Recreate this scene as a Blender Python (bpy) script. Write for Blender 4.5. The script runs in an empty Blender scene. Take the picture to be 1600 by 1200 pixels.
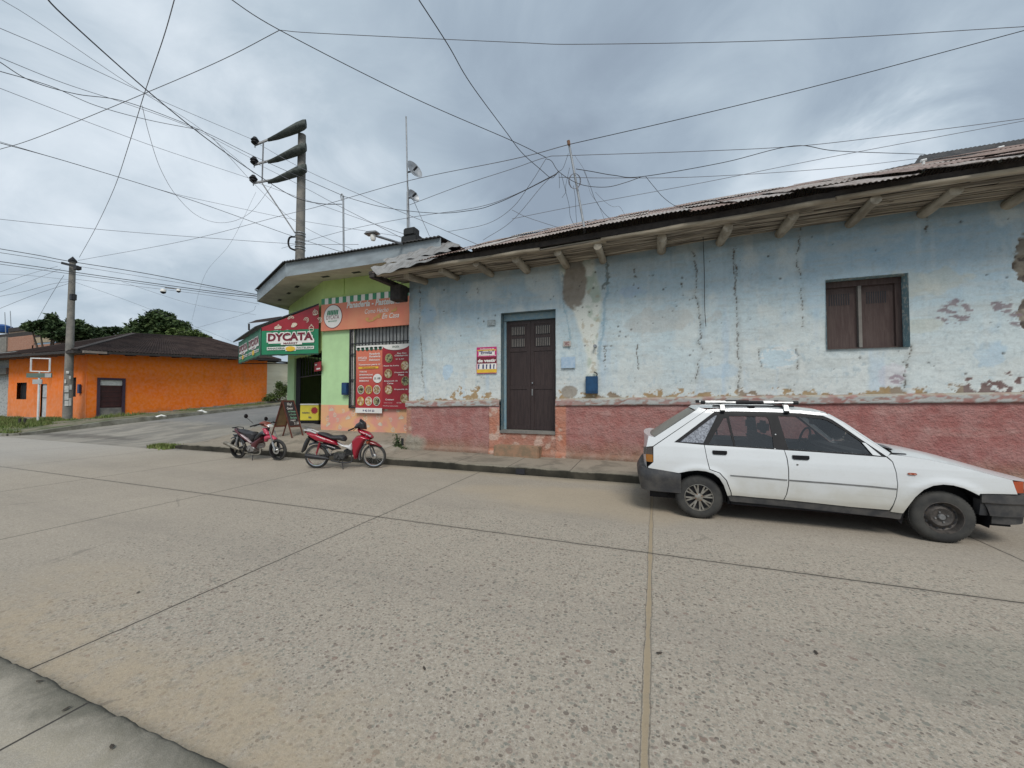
import bpy, bmesh, math, random
import numpy as np
from mathutils import Vector, Matrix
from mathutils.geometry import tessellate_polygon
R = math.radians
random.seed(7)
sc = bpy.context.scene
COL = sc.collection

# ------------------------------------------------------------------ camera
F, YAW, PITCH, EYE = 603., R(20.3), R(1.7), 1.62
cd = bpy.data.cameras.new('camera'); cam = bpy.data.objects.new('camera', cd); COL.objects.link(cam)
cd.sensor_width = 36; cd.lens = F/1600*36; cd.clip_start = .05; cd.clip_end = 2000
cam.location = (0, 0, EYE); cam.rotation_euler = (math.pi/2+PITCH, 0, YAW)
sc.camera = cam
# ------------------------------------------------------------------ exposure
sc.view_settings.view_transform = 'Standard'; sc.view_settings.look = 'None'
sc.view_settings.exposure = 0; sc.view_settings.gamma = 1

# ------------------------------------------------------------------ node expression helper
class S:
    def __init__(s, nt, sock): s.nt = nt; s.k = sock
    def _m(s, op, *a, clamp=False):
        n = s.nt.nodes.new('ShaderNodeMath'); n.operation = op; n.use_clamp = clamp
        for i, v in enumerate((s,)+a):
            if isinstance(v, S): s.nt.links.new(v.k, n.inputs[i])
            else: n.inputs[i].default_value = v
        return S(s.nt, n.outputs[0])
    def __add__(s, o): return s._m('ADD', o)
    def __radd__(s, o): return s._m('ADD', o)
    def __sub__(s, o): return s._m('SUBTRACT', o)
    def __rsub__(s, o): return (s*-1)+o
    def __mul__(s, o): return s._m('MULTIPLY', o)
    def __rmul__(s, o): return s._m('MULTIPLY', o)
    def __truediv__(s, o): return s._m('DIVIDE', o)
    def abs(s): return s._m('ABSOLUTE')
    def mn(s, o): return s._m('MINIMUM', o)
    def mx(s, o): return s._m('MAXIMUM', o)
    def pw(s, o): return s._m('POWER', o)
    def rnd(s): return s._m('ROUND')
    def clamp(s): return s._m('ADD', 0., clamp=True)
    def sm(s, a, b, lo=0., hi=1.):      # smoothstep from a to b (a may exceed b)
        if a > b: a, b, lo, hi = b, a, hi, lo
        n = s.nt.nodes.new('ShaderNodeMapRange'); n.interpolation_type = 'SMOOTHSTEP'
        s.nt.links.new(s.k, n.inputs[0])
        for i, v in enumerate((a, b, lo, hi)): n.inputs[i+1].default_value = v
        return S(s.nt, n.outputs[0])

class T:                                  # material builder
    def __init__(s, name, world=False):
        s.m = bpy.data.materials.new(name); s.m.use_nodes = True; s.nt = s.m.node_tree
        s.b = s.nt.nodes['Principled BSDF']
    def pos(s):
        n = s.nt.nodes.new('ShaderNodeTexCoord'); return n.outputs['Object']
    def wpos(s):
        n = s.nt.nodes.new('ShaderNodeNewGeometry'); return n.outputs['Position']
    def xyz(s, v):
        n = s.nt.nodes.new('ShaderNodeSeparateXYZ'); s.nt.links.new(v, n.inputs[0])
        return [S(s.nt, n.outputs[i]) for i in range(3)]
    def scl(s, v, sc3, off=(0, 0, 0)):
        n = s.nt.nodes.new('ShaderNodeMapping'); n.inputs['Scale'].default_value = sc3; n.inputs['Location'].default_value = off
        s.nt.links.new(v, n.inputs[0]); return n.outputs[0]
    def noise(s, v, scale, detail=4, rough=.55, dist=0):
        n = s.nt.nodes.new('ShaderNodeTexNoise'); n.inputs['Scale'].default_value = scale
        n.inputs['Detail'].default_value = detail; n.inputs['Roughness'].default_value = rough; n.inputs['Distortion'].default_value = dist
        s.nt.links.new(v, n.inputs['Vector']); return S(s.nt, n.outputs[0])
    def vor(s, v, scale, feature='F1', rnd=1):
        n = s.nt.nodes.new('ShaderNodeTexVoronoi'); n.feature = feature; n.inputs['Scale'].default_value = scale
        n.inputs['Randomness'].default_value = rnd
        s.nt.links.new(v, n.inputs['Vector']); return S(s.nt, n.outputs['Distance']), (n.outputs['Color'] if feature == 'F1' else None)
    def rgb(s, c):
        n = s.nt.nodes.new('ShaderNodeRGB'); n.outputs[0].default_value = (*c, 1); return n.outputs[0]
    def mix(s, f, a, b, mode='MIX'):
        n = s.nt.nodes.new('ShaderNodeMix'); n.data_type = 'RGBA'; n.blend_type = mode; n.clamp_factor = True
        if isinstance(f, S): s.nt.links.new(f.k, n.inputs[0])
        else: n.inputs[0].default_value = f
        for i, c in ((6, a), (7, b)):
            if isinstance(c, tuple): n.inputs[i].default_value = (*c, 1)
            else: s.nt.links.new(c, n.inputs[i])
        return n.outputs[2]
    def attr(s, name='Col'):
        n = s.nt.nodes.new('ShaderNodeAttribute'); n.attribute_name = name; return n.outputs['Color']
    def bump(s, h, strength=.4, dist=.01):
        n = s.nt.nodes.new('ShaderNodeBump'); n.inputs['Strength'].default_value = strength; n.inputs['Distance'].default_value = dist
        s.nt.links.new(h.k, n.inputs['Height']); s.nt.links.new(n.outputs[0], s.b.inputs['Normal'])
    def set(s, col=None, rough=None, metal=None, **kw):
        for key, v in (('Base Color', col), ('Roughness', rough), ('Metallic', metal)):
            if v is None: continue
            i = s.b.inputs[key]
            if isinstance(v, S): s.nt.links.new(v.k, i)
            elif isinstance(v, tuple): i.default_value = (*v, 1)
            elif isinstance(v, (int, float)): i.default_value = v
            else: s.nt.links.new(v, i)
        for k, v in kw.items(): s.b.inputs[k].default_value = v
        return s.m

# ------------------------------------------------------------------ world: overcast cloud sky
SUN_EL, SUN_AZ = R(50), R(155)          # azimuth clockwise from +Y
w = bpy.data.worlds.new('World'); sc.world = w; w.use_nodes = True
nt = w.node_tree; bg = nt.nodes['Background']
h = T.__new__(T); h.nt = nt
sky = nt.nodes.new('ShaderNodeTexSky'); sky.sky_type = 'NISHITA'; sky.sun_disc = False
sky.sun_elevation = SUN_EL; sky.sun_rotation = SUN_AZ; sky.dust_density = 2
g = nt.nodes.new('ShaderNodeTexCoord').outputs['Generated']
gx, gy, gz = h.xyz(g)
hz = gz.mx(.0)+.42
cmb = nt.nodes.new('ShaderNodeCombineXYZ')
nt.links.new((gx/hz).k, cmb.inputs[0]); nt.links.new((gy/hz).k, cmb.inputs[1]); cmb.inputs[2].default_value = 3.3
cv = cmb.outputs[0]
n1 = h.noise(cv, .62, 5, .52, .35); n2 = h.noise(h.scl(cv, (1, 1, 1), (5.2, 1.3, 0)), 1.7, 4, .5, .2)
def dirmask(px, py, r0, r1):
    x = (px-800)/F; z = -(py-600)/F
    c, s_ = math.cos(YAW), math.sin(YAW)
    f = math.cos(PITCH)-z*math.sin(PITCH); u = math.sin(PITCH)+z*math.cos(PITCH)
    d = Vector((x*c-f*s_, x*s_+f*c, u)).normalized()
    dot = gx*d.x+gy*d.y+gz*d.z
    return dot.sm(math.cos(R(r1)), math.cos(R(r0)))
n3 = h.noise(h.scl(cv, (1, 1, 1), (1.7, 8.3, 0)), 3.6, 6, .6, .5)
cl = (n1*.52+n2*.28+n3*.20)
cl = cl.sm(.345, .655)*.95+.04
cl = cl + dirmask(1385, 250, 0, 9)*n3.sm(.30, .62)*.40+dirmask(1240, 275, 0, 9)*.15 + dirmask(560, 40, 2, 32)*.22 + dirmask(1050, 340, 0, 16)*.28+dirmask(60, 120, 0, 50)*.12 - dirmask(900, 130, 0, 26)*.28 - dirmask(1560, 90, 0, 20)*.12
ramp = nt.nodes.new('ShaderNodeValToRGB'); nt.links.new(cl.clamp().k, ramp.inputs[0])
e = ramp.color_ramp.elements
e[0].position = 0; e[0].color = (.30, .37, .46, 1)
e[1].position = 1; e[1].color = (.76, .84, .92, 1)
for p_, c_ in ((.3, (.375, .46, .555)), (.62, (.50, .595, .685))):
    q = e.new(p_); q.color = (*c_, 1)
sk = h.mix(1.0, sky.outputs[0], (.09, .09, .09), 'MULTIPLY')
fin = h.mix(.96, sk, ramp.outputs[0])
nt.links.new(fin, bg.inputs[0]); bg.inputs[1].default_value = 1.0
# one soft sun (thin overcast)
sl = bpy.data.lights.new('sun', 'SUN'); sl.energy = 2.3; sl.angle = R(24); sl.color = (1, .96, .90)
so = bpy.data.objects.new('sun', sl); COL.objects.link(so)
so.rotation_euler = (math.pi/2-SUN_EL, 0, math.pi-SUN_AZ)

# ------------------------------------------------------------------ measuring: photo pixel -> place on a world plane
_s, _c = math.sin(YAW), math.cos(YAW)
def ray(px, py):
    x = (px-800)/F; z = -(py-600)/F
    f = math.cos(PITCH)-z*math.sin(PITCH); u = math.sin(PITCH)+z*math.cos(PITCH)
    return Vector((x*_c-f*_s, x*_s+f*_c, u))
E0 = Vector((0, 0, EYE))
def atY(px, py, Y): r = ray(px, py); return E0+r*(Y/r.y)
def atX(px, py, X): r = ray(px, py); return E0+r*(X/r.x)
def atD(px, py, d): return E0+ray(px, py)*d
def onp(px, py, P, N): r = ray(px, py); return E0+r*((Vector(P)-E0).dot(N)/r.dot(N))

# ------------------------------------------------------------------ objects
def link(name, me, mat=None, parent=None, smooth=False):
    o = bpy.data.objects.new(name, me); COL.objects.link(o)
    if mat is not None:
        for m in (mat if isinstance(mat, (list, tuple)) else [mat]): me.materials.append(m)
    if smooth:
        me.shade_smooth()
        try: me.set_sharp_from_angle(angle=R(smooth if smooth is not True else 40))
        except Exception: pass
    if parent is not None: o.parent = parent
    return o
def tag(o, label=None, cat=None, group=None, kind=None):
    if label: o['label'] = label
    if cat: o['category'] = cat
    if group: o['group'] = group
    if kind: o['kind'] = kind
    return o
def empty(name, loc, label, cat, group=None, rz=0):
    o = bpy.data.objects.new(name, None); COL.objects.link(o); o.location = loc; o.rotation_euler = (0, 0, rz)
    o.empty_display_size = .1
    return tag(o, label, cat, group)
class MB:                                  # collects shapes, builds ONE mesh
    def __init__(s, off=(0, 0, 0)): s.v = []; s.f = []; s.m = []; s.o = Vector(off); s.mi = 0
    def add(s, vs, fs):
        n = len(s.v); s.v += [Vector(v)-s.o for v in vs]; s.f += [tuple(i+n for i in f) for f in fs]; s.m += [s.mi]*len(fs); return s
    def quad(s, a, b, c, d): return s.add([a, b, c, d], [(0, 1, 2, 3)])
    def box(s, lo, hi):
        (a, b, c), (d, e, f) = lo, hi
        return s.add([(a,b,c),(d,b,c),(d,e,c),(a,e,c),(a,b,f),(d,b,f),(d,e,f),(a,e,f)],
                     [(0,3,2,1),(4,5,6,7),(0,1,5,4),(1,2,6,5),(2,3,7,6),(3,0,4,7)])
    def bar(s, p, q, w, h, up=(0, 0, 1)):
        p, q = Vector(p), Vector(q); d = (q-p).normalized(); u = Vector(up)
        r = d.cross(u)
        if r.length < 1e-4: r = d.cross(Vector((1, 0, 0)))
        r.normalize(); u = r.cross(d).normalized()
        vs = [x+r*(a*w/2)+u*(b*h/2) for x in (p, q) for a, b in ((-1,-1),(1,-1),(1,1),(-1,1))]
        return s.add(vs, [(0,1,2,3),(7,6,5,4),(0,4,5,1),(1,5,6,2),(2,6,7,3),(3,7,4,0)])
    def tube(s, pts, r, n=8, cap=True):
        pts = [Vector(p) for p in pts]; k = len(pts)
        rs = r if isinstance(r, (list, tuple)) else [r]*k
        vs = []; pr = None
        for i, p in enumerate(pts):
            d = (pts[min(i+1, k-1)]-pts[max(i-1, 0)]).normalized()
            if pr is None:
                pr = d.cross(Vector((0, 0, 1)))
                if pr.length < 1e-3: pr = d.cross(Vector((1, 0, 0)))
            pr = (pr-d*pr.dot(d)).normalized(); q = d.cross(pr)
            vs += [p+(pr*math.cos(a)+q*math.sin(a))*rs[i] for a in [2*math.pi*j/n for j in range(n)]]
        fs = [(i*n+j, i*n+(j+1)%n, (i+1)*n+(j+1)%n, (i+1)*n+j) for i in range(k-1) for j in range(n)]
        if cap: fs += [tuple(range(n))[::-1], tuple(range((k-1)*n, k*n))]
        return s.add(vs, fs)
    def prism(s, poly, axis, a, b):        # poly 2D in the other two axes, extruded a..b
        n = len(poly)
        def P(u, v, t): return {'x': (t, u, v), 'y': (u, t, v), 'z': (u, v, t)}[axis]
        tri = tessellate_polygon([[Vector((u, v, 0)) for u, v in poly]])
        vs = [P(u, v, a) for u, v in poly]+[P(u, v, b) for u, v in poly]
        fs = [tuple(t) for t in tri]+[tuple(i+n for i in t[::-1]) for t in tri]
        fs += [(i, (i+1)%n, (i+1)%n+n, i+n) for i in range(n)]
        return s.add(vs, fs)
    def disc(s, c, n_, r, seg=24, r2=None, rz=1.0):
        c = Vector(c); nn = Vector(n_).normalized(); u = nn.cross(Vector((0, 0, 1)))
        if u.length < 1e-3: u = Vector((1, 0, 0))
        u.normalize(); v = nn.cross(u)
        vs = [c+(u*math.cos(t)*r+v*math.sin(t)*r*rz) for t in [2*math.pi*i/seg for i in range(seg)]]
        if r2 is None: return s.add(vs, [tuple(range(seg))])
        vs += [c+(u*math.cos(t)*r2+v*math.sin(t)*r2*rz) for t in [2*math.pi*i/seg for i in range(seg)]]
        return s.add(vs, [(i, (i+1)%seg, (i+1)%seg+seg, i+seg) for i in range(seg)])
    def lathe(s, prof, c, axis, n=32):     # prof: (radius, along-axis)
        c = Vector(c); ax = Vector(axis).normalized(); u = ax.cross(Vector((0, 0, 1)))
        if u.length < 1e-3: u = Vector((1, 0, 0))
        u.normalize(); v = ax.cross(u)
        vs = [c+ax*h_+(u*math.cos(t)+v*math.sin(t))*r for r, h_ in prof for t in [2*math.pi*i/n for i in range(n)]]
        k = len(prof)
        return s.add(vs, [(i*n+j, i*n+(j+1)%n, (i+1)*n+(j+1)%n, (i+1)*n+j) for i in range(k-1) for j in range(n)])
    def build(s, name, mat, parent=None, smooth=False, bevel=0, merge=False, norm=True):
        me = bpy.data.meshes.new(name); me.from_pydata([tuple(v) for v in s.v], [], s.f); me.update()
        if len(set(s.m)) > 1: me.polygons.foreach_set('material_index', s.m)
        if norm or merge:
            bm = bmesh.new(); bm.from_mesh(me)
            if merge: bmesh.ops.remove_doubles(bm, verts=bm.verts, dist=1e-4)
            if norm: bmesh.ops.recalc_face_normals(bm, faces=bm.faces)
            if bevel: bmesh.ops.bevel(bm, geom=list(bm.edges), offset=bevel, segments=2, affect='EDGES', clamp_overlap=True)
            bm.to_mesh(me); bm.free()
        return link(name, me, mat, parent, smooth)
def spline(pts, sub=6):
    P = [Vector(p) for p in pts]
    if len(P) < 3: return P
    P = [P[0]*2-P[1]]+P+[P[-1]*2-P[-2]]; out = []
    for i in range(1, len(P)-2):
        for j in range(sub):
            t = j/sub; a, b, c, d = P[i-1:i+3]
            out.append(.5*((2*b)+(c-a)*t+(2*a-5*b+4*c-d)*t*t+(3*b-a-3*c+d)*t**3))
    out.append(P[-2]); return out

_fc = {}
def textmesh(s, bold=0., shear=0.):
    key = (s, bold, shear)
    if key in _fc: return _fc[key]
    c = bpy.data.curves.new('t', 'FONT'); c.body = s; c.offset = bold; c.shear = shear; c.resolution_u = 3
    o = bpy.data.objects.new('t', c); COL.objects.link(o)
    dg = bpy.context.evaluated_depsgraph_get(); me = bpy.data.meshes.new_from_object(o.evaluated_get(dg))
    vs = [v.co.copy() for v in me.vertices]; fs = [tuple(p.vertices) for p in me.polygons]
    bpy.data.objects.remove(o); bpy.data.curves.remove(c); bpy.data.meshes.remove(me)
    x0 = min(v.x for v in vs); x1 = max(v.x for v in vs); z0 = min(v.y for v in vs); z1 = max(v.y for v in vs)
    r = [((v.x-x0)/(x1-x0), (v.y-z0)/(z1-z0)) for v in vs], fs
    _fc[key] = r; return r
def put_text(mb, s, O, U, V, bold=0.015, shear=0.):    # text fills the parallelogram O, U (right), V (up)
    vs, fs = textmesh(s, bold, shear); O, U, V = Vector(O), Vector(U), Vector(V)
    mb.add([O+U*a+V*b for a, b in vs], fs)

# ------------------------------------------------------------------ numpy noise for weathered surfaces
def _h(ix, iy, seed):
    n = (ix*374761393+iy*668265263+seed*1442695041) & 0xffffffff
    n = ((n ^ (n >> 13))*1274126177) & 0xffffffff
    return ((n ^ (n >> 16)) & 0xffff)/65535.
def vn(x, y, seed=0):
    ix = np.floor(x).astype(np.int64); iy = np.floor(y).astype(np.int64); fx = x-ix; fy = y-iy
    fx = fx*fx*(3-2*fx); fy = fy*fy*(3-2*fy)
    a = _h(ix, iy, seed); b = _h(ix+1, iy, seed); c = _h(ix, iy+1, seed); d = _h(ix+1, iy+1, seed)
    return (a*(1-fx)+b*fx)*(1-fy)+(c*(1-fx)+d*fx)*fy
def fbm(x, y, seed=0, o=5):
    t = 0; a = .5; s = 0
    for i in range(o): t = t+a*vn(x, y, seed+i*17); s += a; x = x*2.03+3.1; y = y*2.03+7.7; a *= .5
    return t/s
def sst(x, a, b): t = np.clip((x-a)/(b-a), 0, 1); return t*t*(3-2*t)
def lerpc(C, m, col): m = m[..., None]; return C*(1-m)+np.array(col)*m

def gridmesh(name, X, Z, P, keep, Colr, mat, parent=None, smooth=True):
    """X,Z index grids -> P (n,m,3) points; keep (n-1,m-1) faces; Colr (n,m,3)"""
    n, m = P.shape[:2]
    idx = np.arange(n*m).reshape(n, m)
    q = np.stack([idx[:-1, :-1], idx[1:, :-1], idx[1:, 1:], idx[:-1, 1:]], -1)[keep]
    used = np.unique(q); remap = np.zeros(n*m, np.int64); remap[used] = np.arange(len(used)); q = remap[q]
    me = bpy.data.meshes.new(name); me.vertices.add(len(used)); me.loops.add(q.size); me.polygons.add(len(q))
    me.vertices.foreach_set('co', P.reshape(-1, 3)[used].astype(np.float32).ravel())
    me.loops.foreach_set('vertex_index', q.ravel().astype(np.int32))
    me.polygons.foreach_set('loop_start', (np.arange(len(q))*4).astype(np.int32))
    me.update(calc_edges=True)
    if Colr is not None:
        a = me.color_attributes.new('Col', 'FLOAT_COLOR', 'POINT')
        c4 = np.ones((len(used), 4), np.float32); c4[:, :3] = Colr.reshape(-1, 3)[used]
        a.data.foreach_set('color', c4.ravel())
    me.validate()
    o = link(name, me, mat, parent)
    if smooth: me.shade_smooth()
    return o

# ------------------------------------------------------------------ simple materials
def mk(name, col, rough=.7, metal=0., var=.2, scale=5, bump=0., bscale=60, col2=None, coat=0, stretch=(1, 1, 1), spec=None, det=5):
    t = T(name); p = t.scl(t.pos(), stretch)
    n = t.noise(p, scale, det, .6).sm(.3, .7)
    c2 = col2 or tuple(x*(1-var) for x in col)
    t.set(t.mix(n, col, c2), rough, metal)
    if bump: t.bump(t.noise(p, bscale, 4, .6), bump, .01)
    if coat: t.b.inputs['Coat Weight'].default_value = coat; t.b.inputs['Coat Roughness'].default_value = .08
    if spec is not None: t.b.inputs['Specular IOR Level'].default_value = spec
    return t.m
M = {}
M['white_paint'] = mk('white_paint', (.74, .75, .74), .55)
M['black'] = mk('black_plastic', (.014, .014, .016), .5, var=.35, scale=9, spec=.22)
M['rubber'] = mk('rubber', (.026, .026, .026), .85, col2=(.055, .053, .048), scale=7, bump=.15, bscale=60)
M['chrome'] = mk('chrome', (.6, .6, .6), .25, 1)
M['alu'] = mk('aluminium', (.62, .62, .61), .35, .9, var=.3, scale=14)
M['steel'] = mk('grey_steel', (.30, .30, .30), .5, .6, var=.35, scale=8)
M['darkmetal'] = mk('dark_metal', (.035, .035, .038), .55, .3, scale=10)
M['galv'] = mk('galvanised', (.38, .40, .42), .5, .5, var=.35, scale=6)
M['rust'] = mk('rusty', (.16, .075, .04), .85, .2, col2=(.30, .20, .14), scale=12, bump=.3)
M['wire'] = mk('cable_black', (.03, .03, .035), .6)
M['wire2'] = mk('cable_grey', (.17, .17, .19), .6)
M['polec'] = mk('pole_concrete', (.26, .24, .21), .9, col2=(.15, .145, .135), scale=3, bump=.5, bscale=25)
M['armc'] = mk('crossarm_concrete', (.10, .11, .10), .95, col2=(.04, .05, .045), scale=6, bump=.4, bscale=30)
M['green_lime'] = mk('lime_render', (.50, .66, .25), .85, var=.12, scale=2, bump=.25, bscale=90)
M['green_pale'] = mk('pale_green_render', (.46, .68, .36), .85, var=.12, scale=2, bump=.25, bscale=90)
M['soffit'] = mk('soffit_paint', (.62, .60, .50), .85, col2=(.46, .44, .36), scale=1.6)
M['fascia'] = mk('fascia_grey', (.30, .35, .38), .75, col2=(.22, .25, .27), scale=1.5, stretch=(1, 1, 3))
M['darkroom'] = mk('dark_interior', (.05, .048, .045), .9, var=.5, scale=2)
M['wood_old'] = mk('weathered_wood', (.46, .41, .33), .9, col2=(.22, .185, .14), scale=7, bump=.7, bscale=30, stretch=(1, .25, 1))
M['wood_beam'] = mk('weathered_beam', (.46, .40, .31), .9, col2=(.22, .18, .13), scale=6, bump=.6, bscale=30, stretch=(.2, 1, 1))
M['wood_dark'] = mk('dark_wood', (.022, .019, .018), .85, col2=(.05, .042, .038), scale=8, bump=.4)
M['door_brown'] = mk('door_brown', (.022, .012, .012), .6, col2=(.042, .026, .024), scale=7, bump=.25, bscale=30, stretch=(5, 5, .35))
M['shut_brown'] = mk('shutter_brown', (.060, .034, .030), .7, col2=(.09, .06, .052), scale=8, bump=.3, bscale=50, stretch=(4, 4, .4))
M['slat_grey'] = mk('slat_grey', (.22, .20, .18), .8)
M['blue_trim'] = mk('blue_trim', (.20, .36, .46), .8, col2=(.30, .42, .48), scale=9, bump=.2)
M['blue_box'] = mk('blue_box', (.010, .065, .16), .45, var=.3, scale=9)
M['navy'] = mk('navy_box', (.02, .05, .14), .5)
M['white_vinyl'] = mk('white_vinyl', (.78, .76, .72), .5, var=.08)
M['vin_red'] = mk('vinyl_red', (.36, .018, .03), .45, var=.25, scale=2)
M['vin_green'] = mk('vinyl_green', (.015, .22, .10), .45, var=.2, scale=1.5)
M['vin_dkgreen'] = mk('vinyl_darkgreen', (.03, .10, .06), .5)
M['vin_salmon'] = mk('vinyl_salmon', (.66, .19, .12), .5, col2=(.70, .27, .15), scale=1.2)
M['vin_yellow'] = mk('vinyl_yellow', (.78, .50, .04), .5)
M['vin_maroon'] = mk('vinyl_maroon', (.18, .012, .03), .5)
M['vin_pink'] = mk('vinyl_magenta', (.55, .03, .17), .5, var=.15)
M['vin_black'] = mk('print_black', (.02, .02, .025), .6)
M['vin_navy'] = mk('print_navy', (.02, .02, .12), .6)
M['icon'] = mk('print_cream', (.75, .66, .52), .6, var=.1)
M['grass_leaf'] = mk('grass_blade', (.11, .17, .035), .8, col2=(.17, .18, .06), scale=3)
M['paper'] = mk('paper', (.68, .66, .62), .8, col2=(.5, .5, .48), scale=9)
def foodmat(name, a, b, c):
    t = T(name); p = t.pos(); n = t.noise(p, 30, 3, .6).sm(.35, .6); n2 = t.noise(p, 14, 3).sm(.45, .6)
    t.set(t.mix(n2, t.mix(n, a, b), c), .5); return t.m
FOOD = [foodmat('food_print_green', (.10, .14, .05), (.4, .38, .2), (.05, .03, .02)),
        foodmat('food_print_gold', (.55, .33, .12), (.25, .10, .04), (.65, .55, .4)),
        foodmat('food_print_dark', (.10, .04, .02), (.35, .2, .08), (.5, .45, .3))]

# ---- weathered wall material: vertex colours + fine noise
def wallmat(name, rough=.9, bstr=.35, bscale=45, fine=.16, bdist=.01):
    t = T(name); p = t.wpos(); c = t.attr()
    n = t.noise(p, 38, 4, .65).sm(.25, .75); n2 = t.noise(p, 5, 4, .6).sm(.3, .7)
    c = t.mix(n*fine, c, (.10, .09, .08)); c = t.mix(n2*.10, c, (.75, .74, .70))
    t.set(c, rough); t.bump(t.noise(p, bscale, 5, .6)+n2*.5, bstr, bdist); t.b.inputs['Specular IOR Level'].default_value = .2
    return t.m
M['plaster'] = wallmat('painted_adobe_plaster', bstr=.4, bscale=14, bdist=.015)
M['orangewall'] = wallmat('orange_plaster', bstr=.12, bscale=14, fine=.04)
M['stucco'] = wallmat('rough_stucco', bstr=.9, bscale=26, fine=.25, bdist=.03)

# ================================================================== GROUND
def zramp(x, y):        # side street climbs away from the main road
    return np.maximum(0, y-8.2)*.078*np.clip((-x-8)/5, 0, 1)
def concrete(name, base, dark, pebbles=True, kind='road'):
    t = T(name); P = t.wpos(); x, y, z = t.xyz(P)
    big = t.noise(P, .35, 5, .6, .4).sm(.3, .7); mid = t.noise(P, 2.2, 5, .62, .3).sm(.3, .7); fine = t.noise(P, 60, 3, .7).sm(.3, .7)
    speck = t.noise(P, 190, 2, .6).sm(.35, .65)
    c = t.mix(big, base, tuple(v*.86 for v in base)); c = t.mix(mid*.35, c, dark)
    streak = t.noise(t.scl(P, (.25, 1.6, 1)), 1.3, 5, .6).sm(.45, .75); c = t.mix(streak*.22, c, tuple(v*.72 for v in base))
    c = t.mix(fine*.18, c, (.55, .52, .47)); c = t.mix(speck*.25, c, (.13, .125, .115))
    hgt = fine*.3+speck*.5
    if kind == 'road':
        near = y.sm(7.0, 3.6)
        cov = (t.noise(P, .8, 4, .6).sm(.25, .55)*.75+.45)*near*x.sm(-7.5, -2.6, .25, 1.)
        wv = t.noise(P, 9, 2)
        Pw = t.scl(P, (1, 1, 0))
        Pd = t.scl(P, (1, 1.15, 0)); dn = (t.noise(P, 34, 2)-.5)*.30
        c = t.mix(cov.mn(1.)*.30, c, (.44, .38, .31))
        gr = t.noise(P, 42, 4, .85); gr2 = t.noise(P, 17, 4, .8)
        c = t.mix(gr.sm(.50, .66)*.55*(cov.mn(1.)*.6+.4), c, (.17, .145, .12)); c = t.mix(gr.sm(.48, .36)*.45, c, (.56, .51, .44)); c = t.mix(gr2.sm(.52, .66)*.35, c, (.20, .17, .145))
        for sc_, lo, k, cols, st_ in ((15, .70, .36, ((.10, .078, .062), (.25, .165, .13)), .75), (25, .30, .46, ((.09, .075, .062), (.27, .20, .165)), .75), (42, .10, .52, ((.09, .075, .062), (.30, .245, .20)), .75), (75, .02, .56, ((.10, .09, .075), (.50, .45, .38)), .65)):
            d, cc = t.vor(Pd, sc_); r, g_, b_ = t.xyz(cc)
            rad = (r-lo).mx(0.)*(1/(1-lo))*k*(cov*1.15).mn(1.)
            m = (rad-(d+dn*.6).mx(.02)).sm(0, .05)
            col_ = t.mix(b_.sm(.72, .8)*.6, t.mix(g_, cols[0], cols[1]), (.22, .24, .205))
            c = t.mix(m*st_, c, col_); hgt = hgt+m*.6
        wob = (t.noise(P, 4.5, 5, .7)-.5)*.035; wob2 = (t.noise(P, 11, 4, .7)-.5)*.022
        # sandy wash
        e1 = t.noise(P, 1.1, 5, .62, .6)
        s1 = (y-(e1-.5)*1.5).sm(1.85, 1.30)*x.sm(.2, -1.5)*x.sm(-9, -3.6)
        s1 = s1*t.noise(P, 6, 6, .75).sm(.25, .6)
        dx, dy = (x+1.0), (y-6.0)
        s2 = ((dx*dx*.16+dy*dy*1.1)+(e1-.5)*1.6).sm(1.0, .25)*.8*x.sm(.9, .3)
        s3 = (y+(e1-.5)*.6).sm(7.0, 7.45)*.7*x.sm(-9, -5)
        dx5, dy5 = (x+4.6), (y-1.9); s5 = ((dx5*dx5*.9+dy5*dy5*5)+(e1-.5)*2.2).sm(1.0, .0)*.45*t.noise(P, 6, 6, .75).sm(.25, .6)
        sand = s1.mx(s2*.85).mx(s3).mx(s5)
        c = t.mix(sand*.72, c, t.mix(fine, (.44, .355, .25), (.35, .285, .20)))
        # green-dark smudge and oil
        dx3, dy3 = (x-1.9), (y-3.15)
        s4 = ((dx3*dx3*.9+dy3*dy3*2.2)+(t.noise(P, 3, 5, .7)-.5)*2.6).sm(.55, .1); c = t.mix(s4*.24, c, (.14, .16, .13))
        # tyre-dark lanes, and a darker strip beneath the parked car
        lane = ((y-5.2).abs().sm(.5, .1)+(y-2.9).abs().sm(.5, .1)+(y-6.6).abs().sm(.4, .1)*x.sm(-.5, 1.)*1.2)*.18*t.noise(t.scl(P, (.4, 3, 1)), 2, 5, .7).sm(.3, .6); c = t.mix(lane, c, (.20, .18, .16))
        # joints
        k = (x+.06)/3.43; dj = ((k-k.rnd())*3.43+wob2).abs()
        is0 = x.abs().sm(.5, .45)
        seamw = t.noise(P, 1.5, 3).sm(.3, .7)*.010
        sandj = (dj-.007-seamw).sm(.008, 0.)*is0
        c = t.mix(sandj, c, (.36, .285, .19)); edge = ((dj-.016-seamw).abs()).sm(.005, 0.)*is0; c = t.mix(edge*.75, c, (.10, .085, .065))
        dark_j = dj.sm(.010, .003)*(is0*-1+1.)*t.noise(P, 2, 3).sm(.15, .4)
        dl = ((y-4.26)+wob).abs(); dlj = dl.sm(.013, .004); halo = dl.sm(.07, .0)*.35
        c = t.mix(halo+dj.sm(.05, 0)*.2, c, (.17, .15, .12)); c = t.mix((dlj+dark_j).mn(1.), c, (.045, .04, .035))
        # meandering cracks
        vd, _ = t.vor(t.scl(P, (1, .7, 0)), .22, 'DISTANCE_TO_EDGE')
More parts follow.
